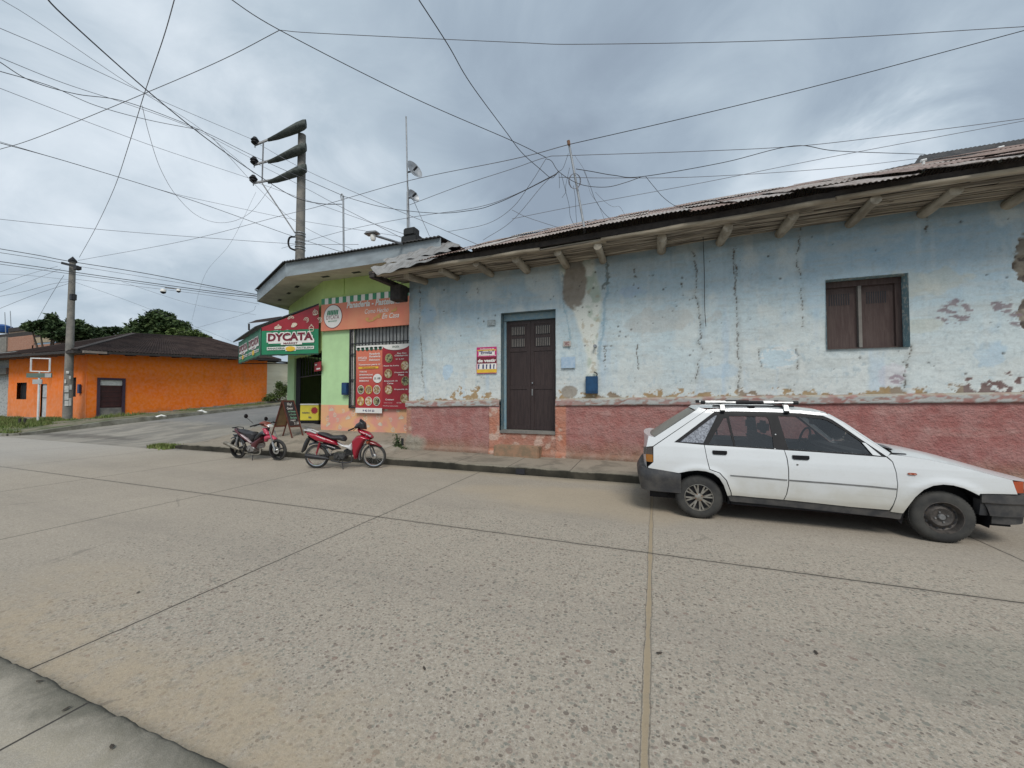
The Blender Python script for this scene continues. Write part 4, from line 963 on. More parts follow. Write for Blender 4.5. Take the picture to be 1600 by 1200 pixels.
# barred window behind the posters
wz = bb().box((WX0, GY+.10, WZ0), (GX1, GY+.14, WZ1)).build('window', mk('frosted_glass', (.42, .43, .42), .4, col2=(.30, .31, .31), scale=5), bak)
b = bb()
for k in range(40):
    x = WX0+.03+k*.132
    if x > GX1-.1: break
    b.box((x-.012, GY-.05, WZ0-.02), (x+.012, GY-.026, WZ1+.02))
for z in (WZ0, WZ0+(WZ1-WZ0)*.33, WZ0+(WZ1-WZ0)*.66, atY(600, 535, GY).z, WZ1): b.box((WX0-.05, GY-.075, z-.018), (GX1-.02, GY-.05, z+.018))
b.box((WX0-.07, GY-.08, WZ0-.06), (WX0-.02, GY-.02, WZ1+.02)); b.box((WX0-.07, GY-.08, WZ0-.08), (GX1, GY-.02, WZ0-.03))
b.build('window_bars', M['darkmetal'], wz)
b = bb(); b.box((WX0-.02, GY-.02, WZ0), (WX0+.06, GY, WZ1)); b.build('window_frame', M['white_vinyl'], wz)

# ---- fascia sign
SY = 9.90
p = atY(502, 476.5, SY); q = atY(634.5, 503, SY); sx0, sx1 = p.x, GX1+.2; sz1 = p.z; sz0 = atY(503, 517.5, SY).z
sg = empty('shop_sign', (sx0, SY, sz0), 'long salmon bakery sign board with green striped top edge on the green wall', 'shop sign')
SO = sg.location
def sb(): return MB(SO)
sb().box((sx0, SY, sz0), (sx1, SY+.08, sz1)).build('board', M['vin_salmon'], sg)
sh = atY(502, 470.5, SY).z-sz1; b = sb(); b2 = sb(); n = 30; st = .152
for k in range(int((sx1-sx0)/st)+1):
    (b if k % 2 else b2).box((sx0+k*st, SY+.002, sz1+.001), (min(sx0+(k+1)*st, sx1+.1), SY+.05, sz1+sh+.07))
b.build('white_stripes', M['white_vinyl'], sg); b2.build('green_stripes', mk('stripe_green', (.05, .28, .14), .5), sg)
lc = atY(520, 494.5, SY-.006); lr = (atY(534, 494, SY).x-atY(506.5, 494, SY).x)/2; 
b = sb(); b.disc((lc.x, SY-.004, lc.z), (0, -1, 0), lr*1.06, 40); b.build('logo_rim', M['vin_maroon'], sg)
b = sb(); b.disc((lc.x, SY-.008, lc.z), (0, -1, 0), lr, 40); lg = b.build('logo_disc', M['white_vinyl'], sg)
b = sb()
for k in range(7):
    x = lc.x-lr*.62+k*lr*.18; b.quad((x+.02, SY-.011, lc.z+lr*.55), (x+lr*.13+.02, SY-.011, lc.z+lr*.55), (x+lr*.12, SY-.011, lc.z+lr*.25), (x-.01, SY-.011, lc.z+lr*.25))
    b.disc((x+lr*.06, SY-.011, lc.z+lr*.20), (0, -1, 0), lr*.075, 10)
put_text(b, 'MARKET', (lc.x-lr*.5, SY-.011, lc.z-lr*.48), (lr*1.0, 0, 0), (0, 0, lr*.12), .01)
b.build('logo_awning', M['vin_green'], lg, norm=False)
b = sb(); put_text(b, 'DYCATA', (lc.x-lr*.72, SY-.011, lc.z-lr*.25), (lr*1.44, 0, 0), (0, 0, lr*.36), .0); b.build('logo_name', M['vin_maroon'], lg, norm=False)
b = sb(); wtext(b, 'Panadería - Pastelería', 541.5, 625, 482, 472.5, SY-.01, .035, .25)
a_ = atY(570, 491, SY-.01); wtext(b, 'Como Hecho', 570, 607, 490.5, 483, SY-.01, .005, .3); wtext(b, 'En Casa', 597, 623.5, 498, 490, SY-.01, .01, .3)
b.build('lettering', M['white_vinyl'], sg, norm=False)
b = sb()
for pts in ([(571, 500), (576, 503), (584, 501), (590, 494), (596, 492)], [(611, 488), (616, 486), (620, 481)]):
    P_ = spline([atY(x, y, SY-.012) for x, y in pts], 4)
    for p, q in zip(P_, P_[1:]): b.quad(p+Vector((0, 0, .05)), q+Vector((0, 0, .05)), q, p)
for x, y in ((574, 498), (586, 497), (592, 495), (617, 484)): c_ = atY(x, y, SY-.013); b.disc(c_, (0, -1, 0), .07, 12, rz=.6)
b.build('wheat_drawing', mk('wheat_ochre', (.62, .36, .12), .6), sg)

# ---- menu posters hanging on the bars
def menu(px0, py0, px1, py1, mat, label):
    Y = GY-.10; p = atY(px0, py0, Y); q = atY(px1, py1, Y); q = Vector((q.x, Y, atY(px0, py1, Y).z))
    o = empty('menu_banner', ((p.x+q.x)/2, Y, q.z), label, 'banner'); m_ = MB(o.location); n = 8
    # slightly sagging cloth
    vs = []; nx, nz = 9, 13
    for i in range(nx):
        for j in range(nz):
            u_, v_ = i/(nx-1), j/(nz-1); vs.append((p.x+(q.x-p.x)*u_, Y-.004*math.sin(u_*7+v_*2)-.003*math.sin(v_*9), q.z+(p.z-q.z)*v_))
    fs = [(i*nz+j, (i+1)*nz+j, (i+1)*nz+j+1, i*nz+j+1) for i in range(nx-1) for j in range(nz-1)]
    m_.add(vs, fs); m_.build('cloth', mat, o, smooth=True)
    W_, H_ = q.x-p.x, p.z-q.z
    return o, (lambda u_, v_: Vector((p.x+W_*u_, Y-.013, q.z+H_*v_))), W_, H_
t = T('red_gradient_print'); p_ = t.wpos(); _x, _y, _z = t.xyz(p_); t.set(t.mix(_z.sm(2.9, 1.5), (.62, .17, .10), (.42, .03, .035)), .45); o, at_, W_, H_ = menu(557, 541, 597.3, 645, t.m, 'salmon red bakery price banner with yellow strip hanging on the window bars')
def mt_(o, lst, mat, nm, dy=0):
    b = MB(o.location)
    for s_, u0, u1, v0, v1, sh_ in lst:
        a = at_(u0, v0)+Vector((0, -.002-dy, 0)); b_ = at_(u1, v0); put_text(b, s_, a, (b_.x-a.x, 0, 0), (0, 0, at_(u0, v1).z-a.z), .02, sh_)
    return b.build(nm, mat, o, norm=False)
def mr_(o, lst, mat, nm, dy=0):
    b = MB(o.location)
    for u0, v0, u1, v1 in lst: y = Vector((0, -dy, 0)); b.quad(at_(u0, v0)+y, at_(u1, v0)+y, at_(u1, v1)+y, at_(u0, v1)+y)
    return b.build(nm, mat, o)
mr_(o, [(0, .94, 1, 1), (0, 0, 1, .075)], M['white_vinyl'], 'white_bands')
b = MB(o.location)
for k in range(6): c_ = at_(.09+k*.165, .955); b.quad(at_(.02+k*.165, .958)+Vector((0, -.002, 0)), at_(.15+k*.165, .958)+Vector((0, -.002, 0)), at_(.15+k*.165, .975)+Vector((0, -.002, 0)), at_(.02+k*.165, .975)+Vector((0, -.002, 0))); b.disc((c_.x, c_.y-.002, c_.z-.01), (0, -1, 0), W_*.058, 14)
b.build('scallops', M['vin_dkgreen'], o)
mt_(o, [('DYCATA', .08, .42, .80, .835, 0), ('MARKET', .1, .4, .775, .79, 0), ('Panadería', .5, .9, .86, .89, .2), ('Pastelería', .5, .92, .82, .85, .2), ('Deliciosos', .5, .9, .77, .80, .2), ('Tenemos para ti', .1, .92, .70, .73, .2), ('TORTAS', .14, .42, .60, .622, 0), ('EMPANADAS', .14, .65, .555, .577, 0), ('SANDWICHES', .14, .62, .51, .532, 0), ('BEBIDAS', .14, .5, .465, .487, 0)], M['white_vinyl'], 'menu_text')
mr_(o, [(.1, .655, .85, .685)], M['vin_yellow'], 'yellow_strip', .002); mt_(o, [('Promociones', .25, .75, .66, .68, .2)], M['vin_red'], 'strip_text', .004)
mt_(o, [('9 42 54 22', .28, .72, .02, .05, 0)], M['vin_navy'], 'phone_text', .003)
b = MB(o.location); c_ = at_(.82, .51); b.disc((c_.x, c_.y-.004, c_.z), (0, -1, 0), W_*.16, 18, rz=.85); pb = b.build('price_bubble', M['white_vinyl'], o)
mt_(o, [('S/. 1.00', .71, .93, .495, .525, .1)], M['vin_black'], 'price_text', .008)
for k in range(6):
    c_ = at_(.2+(k%3)*.3, .345-(k//3)*.17); b = MB(o.location); b.disc((c_.x, c_.y-.003, c_.z), (0, -1, 0), W_*.13, 24, rz=1.05); r_ = b.build('picture_rim', M['vin_yellow'] if k in (1, 3) else M['white_vinyl'], o)
    b = MB(o.location); b.disc((c_.x, c_.y-.006, c_.z), (0, -1, 0), W_*.115, 24, rz=1.05); b.build('food_picture', FOOD[(k*2+k//2) % 3], r_)
o, at_, W_, H_ = menu(597.7, 539, 640, 639, M['vin_red'], 'crimson sandwich menu banner with a white arched top at the right of the barred window')
b = MB(o.location); c_ = at_(.5, 1.0); vs = [at_(.0, 1.0)+Vector((0, -.003, 0))]; vs = [at_(.5-.5*math.cos(math.pi*k/16), 1-.09*math.sin(math.pi*k/16))+Vector((0, -.003, 0)) for k in range(17)]; b.add(vs, [tuple(range(17))]); wt = b.build('arched_top', M['white_vinyl'], o)
mt_(o, [('DYCATA', .38, .62, .945, .975, 0)], M['vin_dkgreen'], 'logo_text', .005)
mt_(o, [('Pan Con', .55, .88, .845, .87, .1), ('Chicharrón', .46, .94, .81, .835, .1), ('S/ 5.00', .5, .8, .76, .775, 0), ('Pastel de Acelga', .06, .62, .655, .68, .1), ('Empanada de', .46, .93, .55, .575, .1), ('Pizza', .6, .8, .515, .54, .1), ('Empanada de', .08, .58, .42, .445, .1), ('Carne', .2, .42, .385, .41, .1), ('Empanada de', .46, .93, .29, .315, .1), ('Queso', .6, .82, .255, .28, .1), ('Croissant', .14, .45, .135, .16, .1), ('Jamón y queso', .08, .4, .09, .10, 0), ('S/ 3.00', .55, .72, .09, .105, 0), ('Pregunte por nuestros combos', .05, .6, .04, .055, 0)], M['white_vinyl'], 'menu_text')
for k, (u_, v_) in enumerate(((.25, .79), (.83, .665), (.23, .55), (.85, .43), (.25, .30), (.82, .165))):
    c_ = at_(u_, v_); b = MB(o.location); b.disc((c_.x, c_.y-.002, c_.z), (0, -1, 0), W_*.14, 24); r_ = b.build('picture_rim', mk('picture_rim_ochre', (.45, .30, .12), .5), o)
    b = MB(o.location); b.disc((c_.x, c_.y-.005, c_.z), (0, -1, 0), W_*.125, 24); b.build('food_picture', FOOD[k % 3 if k != 5 else 2], r_)

# ---- awning over the corner entrance
AP = Vector((-12.85, 9.54, 0)); AQ = Vector((-17.2, 11.75, 0)); AA = Vector((-10.6, 9.88, 0)); AC = Cc_.copy()
zb = 3.02
zcut = EYE+106/603.*13.4+.0; zq = zcut; zwall = atY(500.5, 479, 9.95).z
aw = empty('awning', (AA.x, AA.y, zb), 'green and red printed awning sloping out over the bakery corner entrance', 'awning'); AO = aw.location
def ab(): return MB(AO)
def P3(p, z): return Vector((p.x, p.y, z))
b = ab(); th = .03; u_ = (AQ-AP).normalized(); v_ = (AP-AA).normalized(); ov = .28
top = [P3(AA, zwall+.05), P3(AP+v_*ov-u_*.0, zcut+.02), P3(AQ+v_*ov+u_*.25, zq+.02), P3(AC, zwall+.05)]
b.add([t_ for t_ in top]+[t_+Vector((0, 0, .045)) for t_ in top], [(0,1,2,3),(7,6,5,4),(0,4,5,1),(1,5,6,2),(2,6,7,3),(3,7,4,0)]); b.build('awning_roof', M['darkmetal'], aw)
def cloth(mb, a, c, z0, z1, nx=14, nz=4, am=.012, tz=None):
    n_ = Vector(((c-a).y, -(c-a).x, 0)).normalized(); vs = []
    for i in range(nx):
        for j in range(nz):
            f = i/(nx-1); g_ = j/(nz-1); p = a*(1-f)+c*f+n_*am*math.sin(i*1.9+j*.6); zt = z1 if tz is None else z1*(1-f)+tz*f
            vs.append((p.x, p.y, z0+(zt-z0)*g_+(.012*math.sin(i*2.2) if j == 0 else 0)))
    mb.add(vs, [(i*nz+j, (i+1)*nz+j, (i+1)*nz+j+1, i*nz+j+1) for i in range(nx-1) for j in range(nz-1)])
zmid = EYE+101.5/603.*13.35
b = ab(); cloth(b, AP, AA, zb-.03, zmid, 14, 4, .010); b.build('end_valance', M['vin_green'], aw, smooth=True)
b = ab(); cloth(b, AP, AA, zmid+.003, zcut+.01, 14, 3, .006, zwall+.04); rp = b.build('end_panel', M['vin_red'], aw, smooth=True)
b = ab(); cloth(b, AQ, AP, zb-.03, zcut, 18, 4, .010); fv = b.build('front_valance', M['vin_green'], aw, smooth=True)
nE = Vector(((AA-AP).y, -(AA-AP).x, 0)).normalized(); 
if nE.y > 0: nE = -nE
EU = (AA-AP); EL = EU.length; EU = EU.normalized(); FU = (AP-AQ); FL = FU.length; FU = FU.normalized(); nF = Vector((FU.y, -FU.x, 0))
if nF.y > 0: nF = -nF
def logo(O, U, n_, w_, hh, parent):
    def q(mb, u0, v0, u1, v1, d): o_ = O+n_*d; mb.quad(o_+U*u0*w_+Vector((0, 0, v0*hh)), o_+U*u1*w_+Vector((0, 0, v0*hh)), o_+U*u1*w_+Vector((0, 0, v1*hh)), o_+U*u0*w_+Vector((0, 0, v1*hh)))
    b = ab(); q(b, .03, .44, 1, .62, .014); q(b, .0, .62, .97, .80, .014); q(b, .3, .35, .75, .5, .0145); q(b, 0, .12, .4, .27, .014); q(b, .6, .12, 1, .27, .014); q(b, .4, .05, .62, .30, .0145)
    put_text(b, 'DYCATA', O+n_*.016+U*(-.01*w_)+Vector((0, 0, .50*hh)), U*w_*1.02, (0, 0, hh*.50), .10); bk = b.build('logo_backing', M['white_vinyl'], parent, norm=False)
    b = ab(); put_text(b, 'DYCATA', O+n_*.024+U*.02*w_+Vector((0, 0, .55*hh)), U*w_*.96, (0, 0, hh*.40), .045)
    put_text(b, 'MARKET', O+n_*.024+U*.36*w_+Vector((0, 0, .39*hh)), U*w_*.30, (0, 0, hh*.09), .02); b.build('logo_letters', M['vin_maroon'], bk, norm=False)
    b = ab(); put_text(b, 'PANADERIA', O+n_*.02+U*.02*w_+Vector((0, 0, .15*hh)), U*w_*.37, (0, 0, hh*.09), .02); put_text(b, 'PASTELERIA', O+n_*.02+U*.64*w_+Vector((0, 0, .15*hh)), U*w_*.35, (0, 0, hh*.09), .02); q(b, .02, .335, .98, .36, .018)
    b.build('logo_small_print', M['vin_dkgreen'], bk, norm=False)
    b = ab(); c_ = O+n_*.026+U*.51*w_+Vector((0, 0, .16*hh)); b.disc(c_, n_, .13*w_*.8, 16, rz=.45); b.build('pastry_drawing', M['vin_yellow'], bk)
hv = zmid-zb
logo(AP+EU*EL*.11+Vector((0, 0, zb+hv*.10)), EU, nE, EL*.82, hv*.82, bpy.data.objects['end_valance'])
for k in (0, 1): logo(AQ+FU*FL*(.04+.47*k)+Vector((0, 0, zb+hv*.10)), FU, nF, FL*.42, hv*.78, fv)
b = ab(); 
for k, (px, py, kd) in enumerate(((435, 513, 0), (460, 508, 4), (455, 497, 2), (479, 500, 3), (487, 513, 1), (493, 488, 5), (500, 500, 3))):
    p = onp(px, py, AP, nE); doodle(b, p+nE*.016, EU*.15, (0, 0, .14), kd, (-.2, .3, .1, .5, 0, .2, 0)[k])
b.build('pastry_print', M['icon'], rp, norm=False)
b = ab(); b.bar(P3(AP, zb), P3(AA, zb), .03, .03); b.bar(P3(AP, zb), P3(AQ, zb), .03, .03); b.bar(P3(AP, zb), P3(AP, zcut), .03, .03); b.bar(P3(AQ, zb), P3(AQ, zq), .03, .03); b.bar(P3(AC, zb), P3(AQ, zb), .03, .03)
for k in range(1, 5): f = k/5; p = AP*(1-f)+AQ*f; q = AA*(1-f)+AC*f; b.bar(P3(p, zb), P3(q, zwall-.2), .025, .025)
b.build('awning_frame', M['darkmetal'], aw)

# ---- yellow chest freezer in the doorway
cD = cpt(cs(482), .57, .10)
fp0 = atD(468, 630, 0); 
fz = empty('chest_freezer', (0, 0, 0), 'yellow ice cream freezer with a red sun standing inside the bakery doorway', 'freezer')
L_ = atD(466.5, 640, (cpt(cs(467), 0, .05)-E0).dot(Vector((-_s, _c, 0))))
def fpt(px, py, d=14.6): return atD(px, py, d)
a_ = fpt(468.5, 658); c_ = fpt(497.5, 657); zt = fpt(480, 631).z; fzb = fpt(480, 657).z
fu = Vector((c_.x-a_.x, c_.y-a_.y, 0)); fl = fu.length; fu.normalize(); fn = Vector((fu.y, -fu.x, 0)); 
if fn.y > 0: fn = -fn
fz.location = (a_.x, a_.y, fzb)
def fbox(mb, u0, u1, z0, z1, d0, d1):
    vs = [Vector((a_.x, a_.y, 0))+fu*u_-fn*d_+Vector((0, 0, z)) for z in (z0, z1) for u_, d_ in ((u0, d0), (u1, d0), (u1, d1), (u0, d1))]
    mb.add(vs, [(0,1,2,3),(7,6,5,4),(0,4,5,1),(1,5,6,2),(2,6,7,3),(3,7,4,0)])
b = MB(fz.location); fbox(b, 0, fl, fzb, zt-.05, 0, .5); fb_ = b.build('body', mk('freezer_yellow', (.72, .60, .06), .4, var=.1), fz, bevel=.015)
b = MB(fz.location); fbox(b, 0, fl, zt-.048, zt, -.01, .5); b.build('lid', M['white_vinyl'], fz, bevel=.01)
b = MB(fz.location); fbox(b, .02, fl-.02, .52, fzb-.002, .03, .47); b.build('base', M['black'], fz)
b = MB(fz.location); c_ = Vector((a_.x, a_.y, 0))+fu*fl*.78+fn*.006; c_.z = fzb+(zt-fzb)*.60; n = 26
pts = [c_+fu*math.cos(2*math.pi*k/n)*(.19 if k % 2 else .135)*fl/.72*.8+Vector((0, 0, math.sin(2*math.pi*k/n)*(.19 if k % 2 else .135)*fl/.72*.8)) for k in range(n)]
b.add([c_]+pts, [(0, k+1, (k+1) % n+1) for k in range(n)]); b.build('sun_emblem', M['vin_red'], fb_)
b = MB(fz.location); o_ = Vector((a_.x, a_.y, fzb))+fn*.008; put_text(b, 'helados', o_+fu*fl*.12+Vector((0, 0, (zt-fzb)*.42)), fu*fl*.40, (0, 0, (zt-fzb)*.10), .02); put_text(b, 'frío', o_+fu*fl*.47+Vector((0, 0, (zt-fzb)*.12)), fu*fl*.15, (0, 0, (zt-fzb)*.14), .03); b.build('print', M['vin_navy'], fb_, norm=False)

# ---- chalkboard A-frame
def gz_(x, y): return .15+.02*min(1, (y-7.5)/1.4)+min(max(0, y-8.2)*.165, .30+.078*max(0, y-10.6))
sgn = empty('chalkboard', (0, 0, 0), 'wooden A-frame chalkboard with chalk writing standing before the bakery door', 'chalkboard')
def onpave(px, py):
    r = ray(px, py); t_ = 6.
    while t_ < 30:
        p = E0+r*t_
        if p.z <= gz_(p.x, p.y): break
        t_ += .005
    return Vector((p.x, p.y, gz_(p.x, p.y)))
f0 = onpave(456.5, 684.5); f1 = onpave(474, 680.5)
fu = (f1-f0); fu.z = 0; fu = fu.normalized(); fn = Vector((fu.y, -fu.x, 0))
if fn.dot(f0) > 0: fn = -fn
sgn.location = f0; dpt = (f0).dot(Vector((-_s, _c, 0)))
HB = (684.5-626)/603*dpt; WB = .50; back = .52
WB = (Vector((f1.x, f1.y, 0))-Vector((f0.x, f0.y, 0))).length; fb = onpave(441.5, 681)-f1; fb.z = 0; back = 1.
fu = Vector((f1.x-f0.x, f1.y-f0.y, 0)).normalized(); fn = Vector((fu.y, -fu.x, 0))
if fn.dot(fb) > 0: fn = -fn
def sp(u_, v_, d_=0.):      # u across, v up the slanted front panel
    return f0+fu*(u_*WB)+fb*(.5*v_)+Vector((0, 0, HB*v_))+fn*d_
def sq(u_, v_, d_=0.): return f0+fu*(u_*WB)+fb*(1-.5*v_)+Vector((0, 0, HB*v_))-fn*d_
M['redwood'] = mk('stained_wood', (.13, .035, .02), .5, col2=(.08, .025, .015), scale=6, stretch=(3, 3, .4))
b = MB(f0)
for P_, s_ in ((sp, 1), (sq, -1)):
    b.bar(P_(0, 0), P_(0, 1), .035, .03, fn); b.bar(P_(1, 0), P_(1, 1), .035, .03, fn); b.bar(P_(0, .985), P_(1, .985), .04, .03, fn); b.bar(P_(0, .30), P_(1, .30), .045, .03, fn)
b.build('frame', M['redwood'], sgn, bevel=.003)
b = MB(f0); b.add([sp(.03, .31, .004), sp(.97, .31, .004), sp(.97, .97, .004), sp(.03, .97, .004)], [(0,1,2,3)]); bd = b.build('chalk_panel', mk('blackboard', (.035, .028, .028), .8, var=.4), sgn)
b = MB(f0); b.add([sq(.03, .31), sq(.97, .31), sq(.97, .97), sq(.03, .97)], [(0,1,2,3)]); b.build('rear_panel', mk('plywood', (.20, .13, .06), .8, col2=(.13, .085, .045), scale=5), sgn)
def chalk(s_, u0, u1, v0, v1, nm, mat, sh_=.3):
    b = MB(f0); put_text(b, s_, sp(u0, v0, .010), sp(u1, v0)-sp(u0, v0), sp(u0, v1)-sp(u0, v0), .012, sh_); b.build(nm, mat, bd, norm=False)
cw = mk('chalk_white', (.72, .70, .66), .9, var=.3, scale=60); cg = mk('chalk_green', (.25, .48, .33), .9, var=.3, scale=60)
chalk('Hoy!', .32, .75, .84, .94, 'chalk_text', cw); chalk('Queque', .22, .72, .74, .82, 'chalk_text', cw); chalk('de Naranja', .25, .9, .665, .725, 'chalk_text', cg); chalk('y Chocolate', .28, .88, .585, .645, 'chalk_text', cg); chalk('Pan dulce', .3, .85, .505, .565, 'chalk_text', cg); chalk('integral', .25, .7, .435, .49, 'chalk_text', cw); chalk('S/ 1.50', .5, .92, .35, .42, 'chalk_text', cw)

# ================================================================== WHITE HATCHBACK
def clip(poly, ax, val, keep_less):
    out = []; n = len(poly)
    for i in range(n):
        a, b_ = poly[i], poly[(i+1) % n]; da = a[ax]-val; db = b_[ax]-val
        if not keep_less: da, db = -da, -db
        if da <= 0: out.append(a)
        if (da < 0 and db > 0) or (da > 0 and db < 0): t_ = da/(da-db); out.append((a[0]+(b_[0]-a[0])*t_, a[1]+(b_[1]-a[1])*t_))
    return out
def slices(loops, step):
    """2D loops (outer + holes) -> many small faces on a grid"""
    pts = [p for l in loops for p in l]; tri = tessellate_polygon([[Vector((x, y, 0)) for x, y in l] for l in loops])
    vs = []; key = {}; fs = []
    def vid(p):
        k = (round(p[0], 4), round(p[1], 4))
        if k not in key: key[k] = len(vs); vs.append(p)
        return key[k]
    for t_ in tri:
        P_ = [pts[i] for i in t_]
        x0 = math.floor(min(p[0] for p in P_)/step); x1 = math.ceil(max(p[0] for p in P_)/step)
        for i in range(x0, x1):
            c = clip(clip(P_, 0, i*step, False), 0, (i+1)*step, True)
            if len(c) < 3: continue
            y0 = math.floor(min(p[1] for p in c)/step); y1 = math.ceil(max(p[1] for p in c)/step)
            for j in range(y0, y1):
                d = clip(clip(c, 1, j*step, False), 1, (j+1)*step, True)
                if len(d) < 3: continue
                ids = []
                for p in d:
                    k = vid(p)
                    if k not in ids: ids.append(k)
                if len(ids) > 2: fs.append(tuple(ids))
    return vs, fs
def dense(pts, L=.03):
    out = []
    for a, b_ in zip(pts, pts[1:]+pts[:1]):
        n = max(1, int(math.hypot(b_[0]-a[0], b_[1]-a[1])/L)); out += [(a[0]+(b_[0]-a[0])*k/n, a[1]+(b_[1]-a[1])*k/n) for k in range(n)]
    return out

CX, CY = 1.72, 6.42
car = empty('parked_car', (CX, CY, 0), 'white five-door hatchback with black bumpers and a roof rack parked along the kerb', 'car')
t = T('worn_white_car_paint'); p = t.pos(); x_, y_, z_ = t.xyz(p)
n_ = t.noise(p, 3, 5, .6).sm(.35, .7); n2 = t.noise(p, 40, 3, .6).sm(.55, .75)
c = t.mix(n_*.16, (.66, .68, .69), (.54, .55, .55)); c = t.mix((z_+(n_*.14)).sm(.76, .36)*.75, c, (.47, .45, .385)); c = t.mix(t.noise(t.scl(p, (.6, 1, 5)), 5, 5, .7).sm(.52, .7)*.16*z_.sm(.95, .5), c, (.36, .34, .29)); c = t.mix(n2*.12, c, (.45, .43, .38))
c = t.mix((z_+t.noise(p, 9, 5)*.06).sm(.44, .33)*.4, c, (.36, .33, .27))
t.set(c, .30); t.b.inputs['Coat Weight'].default_value = .6; t.b.inputs['Coat Roughness'].default_value = .06; t.bump(t.noise(p, 1.6, 2, .4), .12, .03)
PW = t.m
t = T('tinted_glass'); nt2 = t.nt
gl = nt2.nodes.new('ShaderNodeBsdfGlossy'); gl.inputs['Roughness'].default_value = .04
tr = nt2.nodes.new('ShaderNodeBsdfTransparent'); tr.inputs[0].default_value = (.62, .64, .64, 1)
fr = nt2.nodes.new('ShaderNodeFresnel'); fr.inputs[0].default_value = 1.5; mx_ = nt2.nodes.new('ShaderNodeMixShader')
fk = S(nt2, fr.outputs[0])*1.3+.05
nt2.links.new(fk.k, mx_.inputs[0]); nt2.links.new(tr.outputs[0], mx_.inputs[1]); nt2.links.new(gl.outputs[0], mx_.inputs[2]); nt2.links.new(mx_.outputs[0], nt2.nodes['Material Output'].inputs[0])
GLS = t.m
t = T('dirty_film_glass'); p = t.pos(); n_ = t.noise(p, 28, 5, .75, .8).sm(.42, .6); t.set(t.mix(n_, (.13, .14, .165), (.30, .32, .36)), .25); FILM = t.m
t = T('interior_trim'); t.set((.045, .05, .055), .8); INT = t.m
t = T('car_bumper_plastic'); p = t.pos(); n_ = t.noise(p, 6, 5, .65).sm(.35, .7); t.set(t.mix(n_, (.035, .036, .04), (.085, .08, .075)), .6); t.bump(t.noise(p, 120, 3), .15, .003); BMP = t.m
def CW(x, z):
    w_ = float(np.interp(z, [.2, .30, .38, .60, .74, .80, .93, .99, 1.38, 1.46], [.765, .785, .798, .812, .806, .800, .775, .755, .625, .59]))
    f = max(0, (x-1.1)/1.05); r_ = max(0, (-1.15-x)/.75)
    w_ *= 1-.085*f**2-.045*r_**2
    for wx in (-1.19, 1.235):                        # flared wheel arches
        d = math.hypot(x-wx, z-.28); w_ += .016*math.exp(-((d-.39)/.045)**2)*(1 if z > .2 else 0)
    return w_
def cp(px, py):
    Y = 5.62
    for _ in range(5): p = atY(px, py, Y); x, z = p.x-CX, p.z; Y = CY-CW(x, z)
    return (x, z)
def cps(l): return [cp(*q) for q in l]
CARSTEP = .045
def cpanel(name, loops, mat, parent, off=0., th=.018, sides=(-1, 1), step=CARSTEP, raw=False, wf=CW, sm=30):
    loops = [dense(l if raw else cps(l)) for l in loops]
    vs, fs = slices(loops, step); n = len(vs); res = []
    for sd in sides:
        V = [(x, sd*(wf(x, z)+off), z) for x, z in vs]
        if th:
            V += [(x, sd*(wf(x, z)+off-th), z) for x, z in vs]; F_ = list(fs)+[tuple(i+n for i in f[::-1]) for f in fs]; ec = {}
            for f in fs:
                for a, b_ in zip(f, f[1:]+f[:1]): ec[(a, b_)] = 1
            F_ += [(a, b_, b_+n, a+n) for (a, b_) in ec if (b_, a) not in ec]
        else: F_ = list(fs)
        m = MB(); m.v = [Vector(v) for v in V]; m.f = F_; m.m = [0]*len(F_)
        res.append(m.build(name, mat, parent, smooth=sm))
    return res
arch_r = [(1137, 775), (1131, 758), (1124, 747), (1115, 740), (1103, 736.5), (1090, 735), (1076, 736), (1066, 738)]
arch_f = [(1411, 802), (1420, 790), (1430, 777), (1444, 765), (1458, 759), (1474, 757), (1490, 758.5), (1507, 763), (1520, 769), (1530, 774)]
# quarter panel, doors, fender
cpanel('quarter_panel', [[(1105, 640), (1116, 643.5), (1053, 691), (1100, 695.4), (1104, 716), (1108.5, 734), (1124, 739.5), (1134.5, 751), (1141.5, 769), (1142, 774)]+arch_r+[(1060, 739), (1013, 731), (1013, 729), (1021, 722), (1021, 698)]], PW, car)
cpanel('tailgate_corner', [[(1104, 640), (1092, 636.5), (1087, 641), (1023, 683), (1013.5, 681), (1010, 698), (1020, 697)]], PW, car)
belt = [(1101, 695.6), (1140, 697.8), (1180, 700.4), (1225, 703.4)]
rd = cpanel('rear_door', [belt+[(1229, 716), (1231.5, 734), (1231.5, 757), (1228.5, 772), (1224, 780.8), (1185, 777.6), (1143.5, 774), (1143, 769), (1136, 750.5), (1125, 738.6), (1109.5, 733), (1105, 716)]], PW, car)
fd = cpanel('front_door', [[(1226, 703.5), (1280, 707), (1340, 711.3), (1385, 714.5), (1394, 722), (1399.5, 738), (1402, 757), (1400, 776), (1395, 789), (1389.5, 797), (1330, 792), (1270, 785.5), (1225.5, 781), (1230, 772), (1233, 757), (1233, 734), (1230.5, 716)]], PW, car)
cpanel('front_fender', [[(1386.5, 713), (1393, 710.5), (1420, 713.5), (1455, 719), (1500, 729), (1550, 742), (1582, 750.5), (1586, 762), (1590, 772.5), (1531.5, 771.5)]+arch_f[::-1]+[(1391.5, 799.5), (1396.5, 790), (1401.5, 776), (1403.5, 757), (1401, 738), (1395.5, 721.5)]], PW, car)
# roof side rail above the doors and the front pillars
cpanel('roof_rail', [[(1104, 639.6), (1150, 637.5), (1200, 638.2), (1250, 641.2), (1280, 644), (1292, 647.2), (1317, 661), (1345, 680), (1390, 709.5), (1386, 713.5), (1341, 683.5), (1313, 664), (1300, 655.5), (1286, 649.5), (1250, 645.8), (1205, 643.8), (1150, 642.6), (1117.5, 643)]], PW, car)
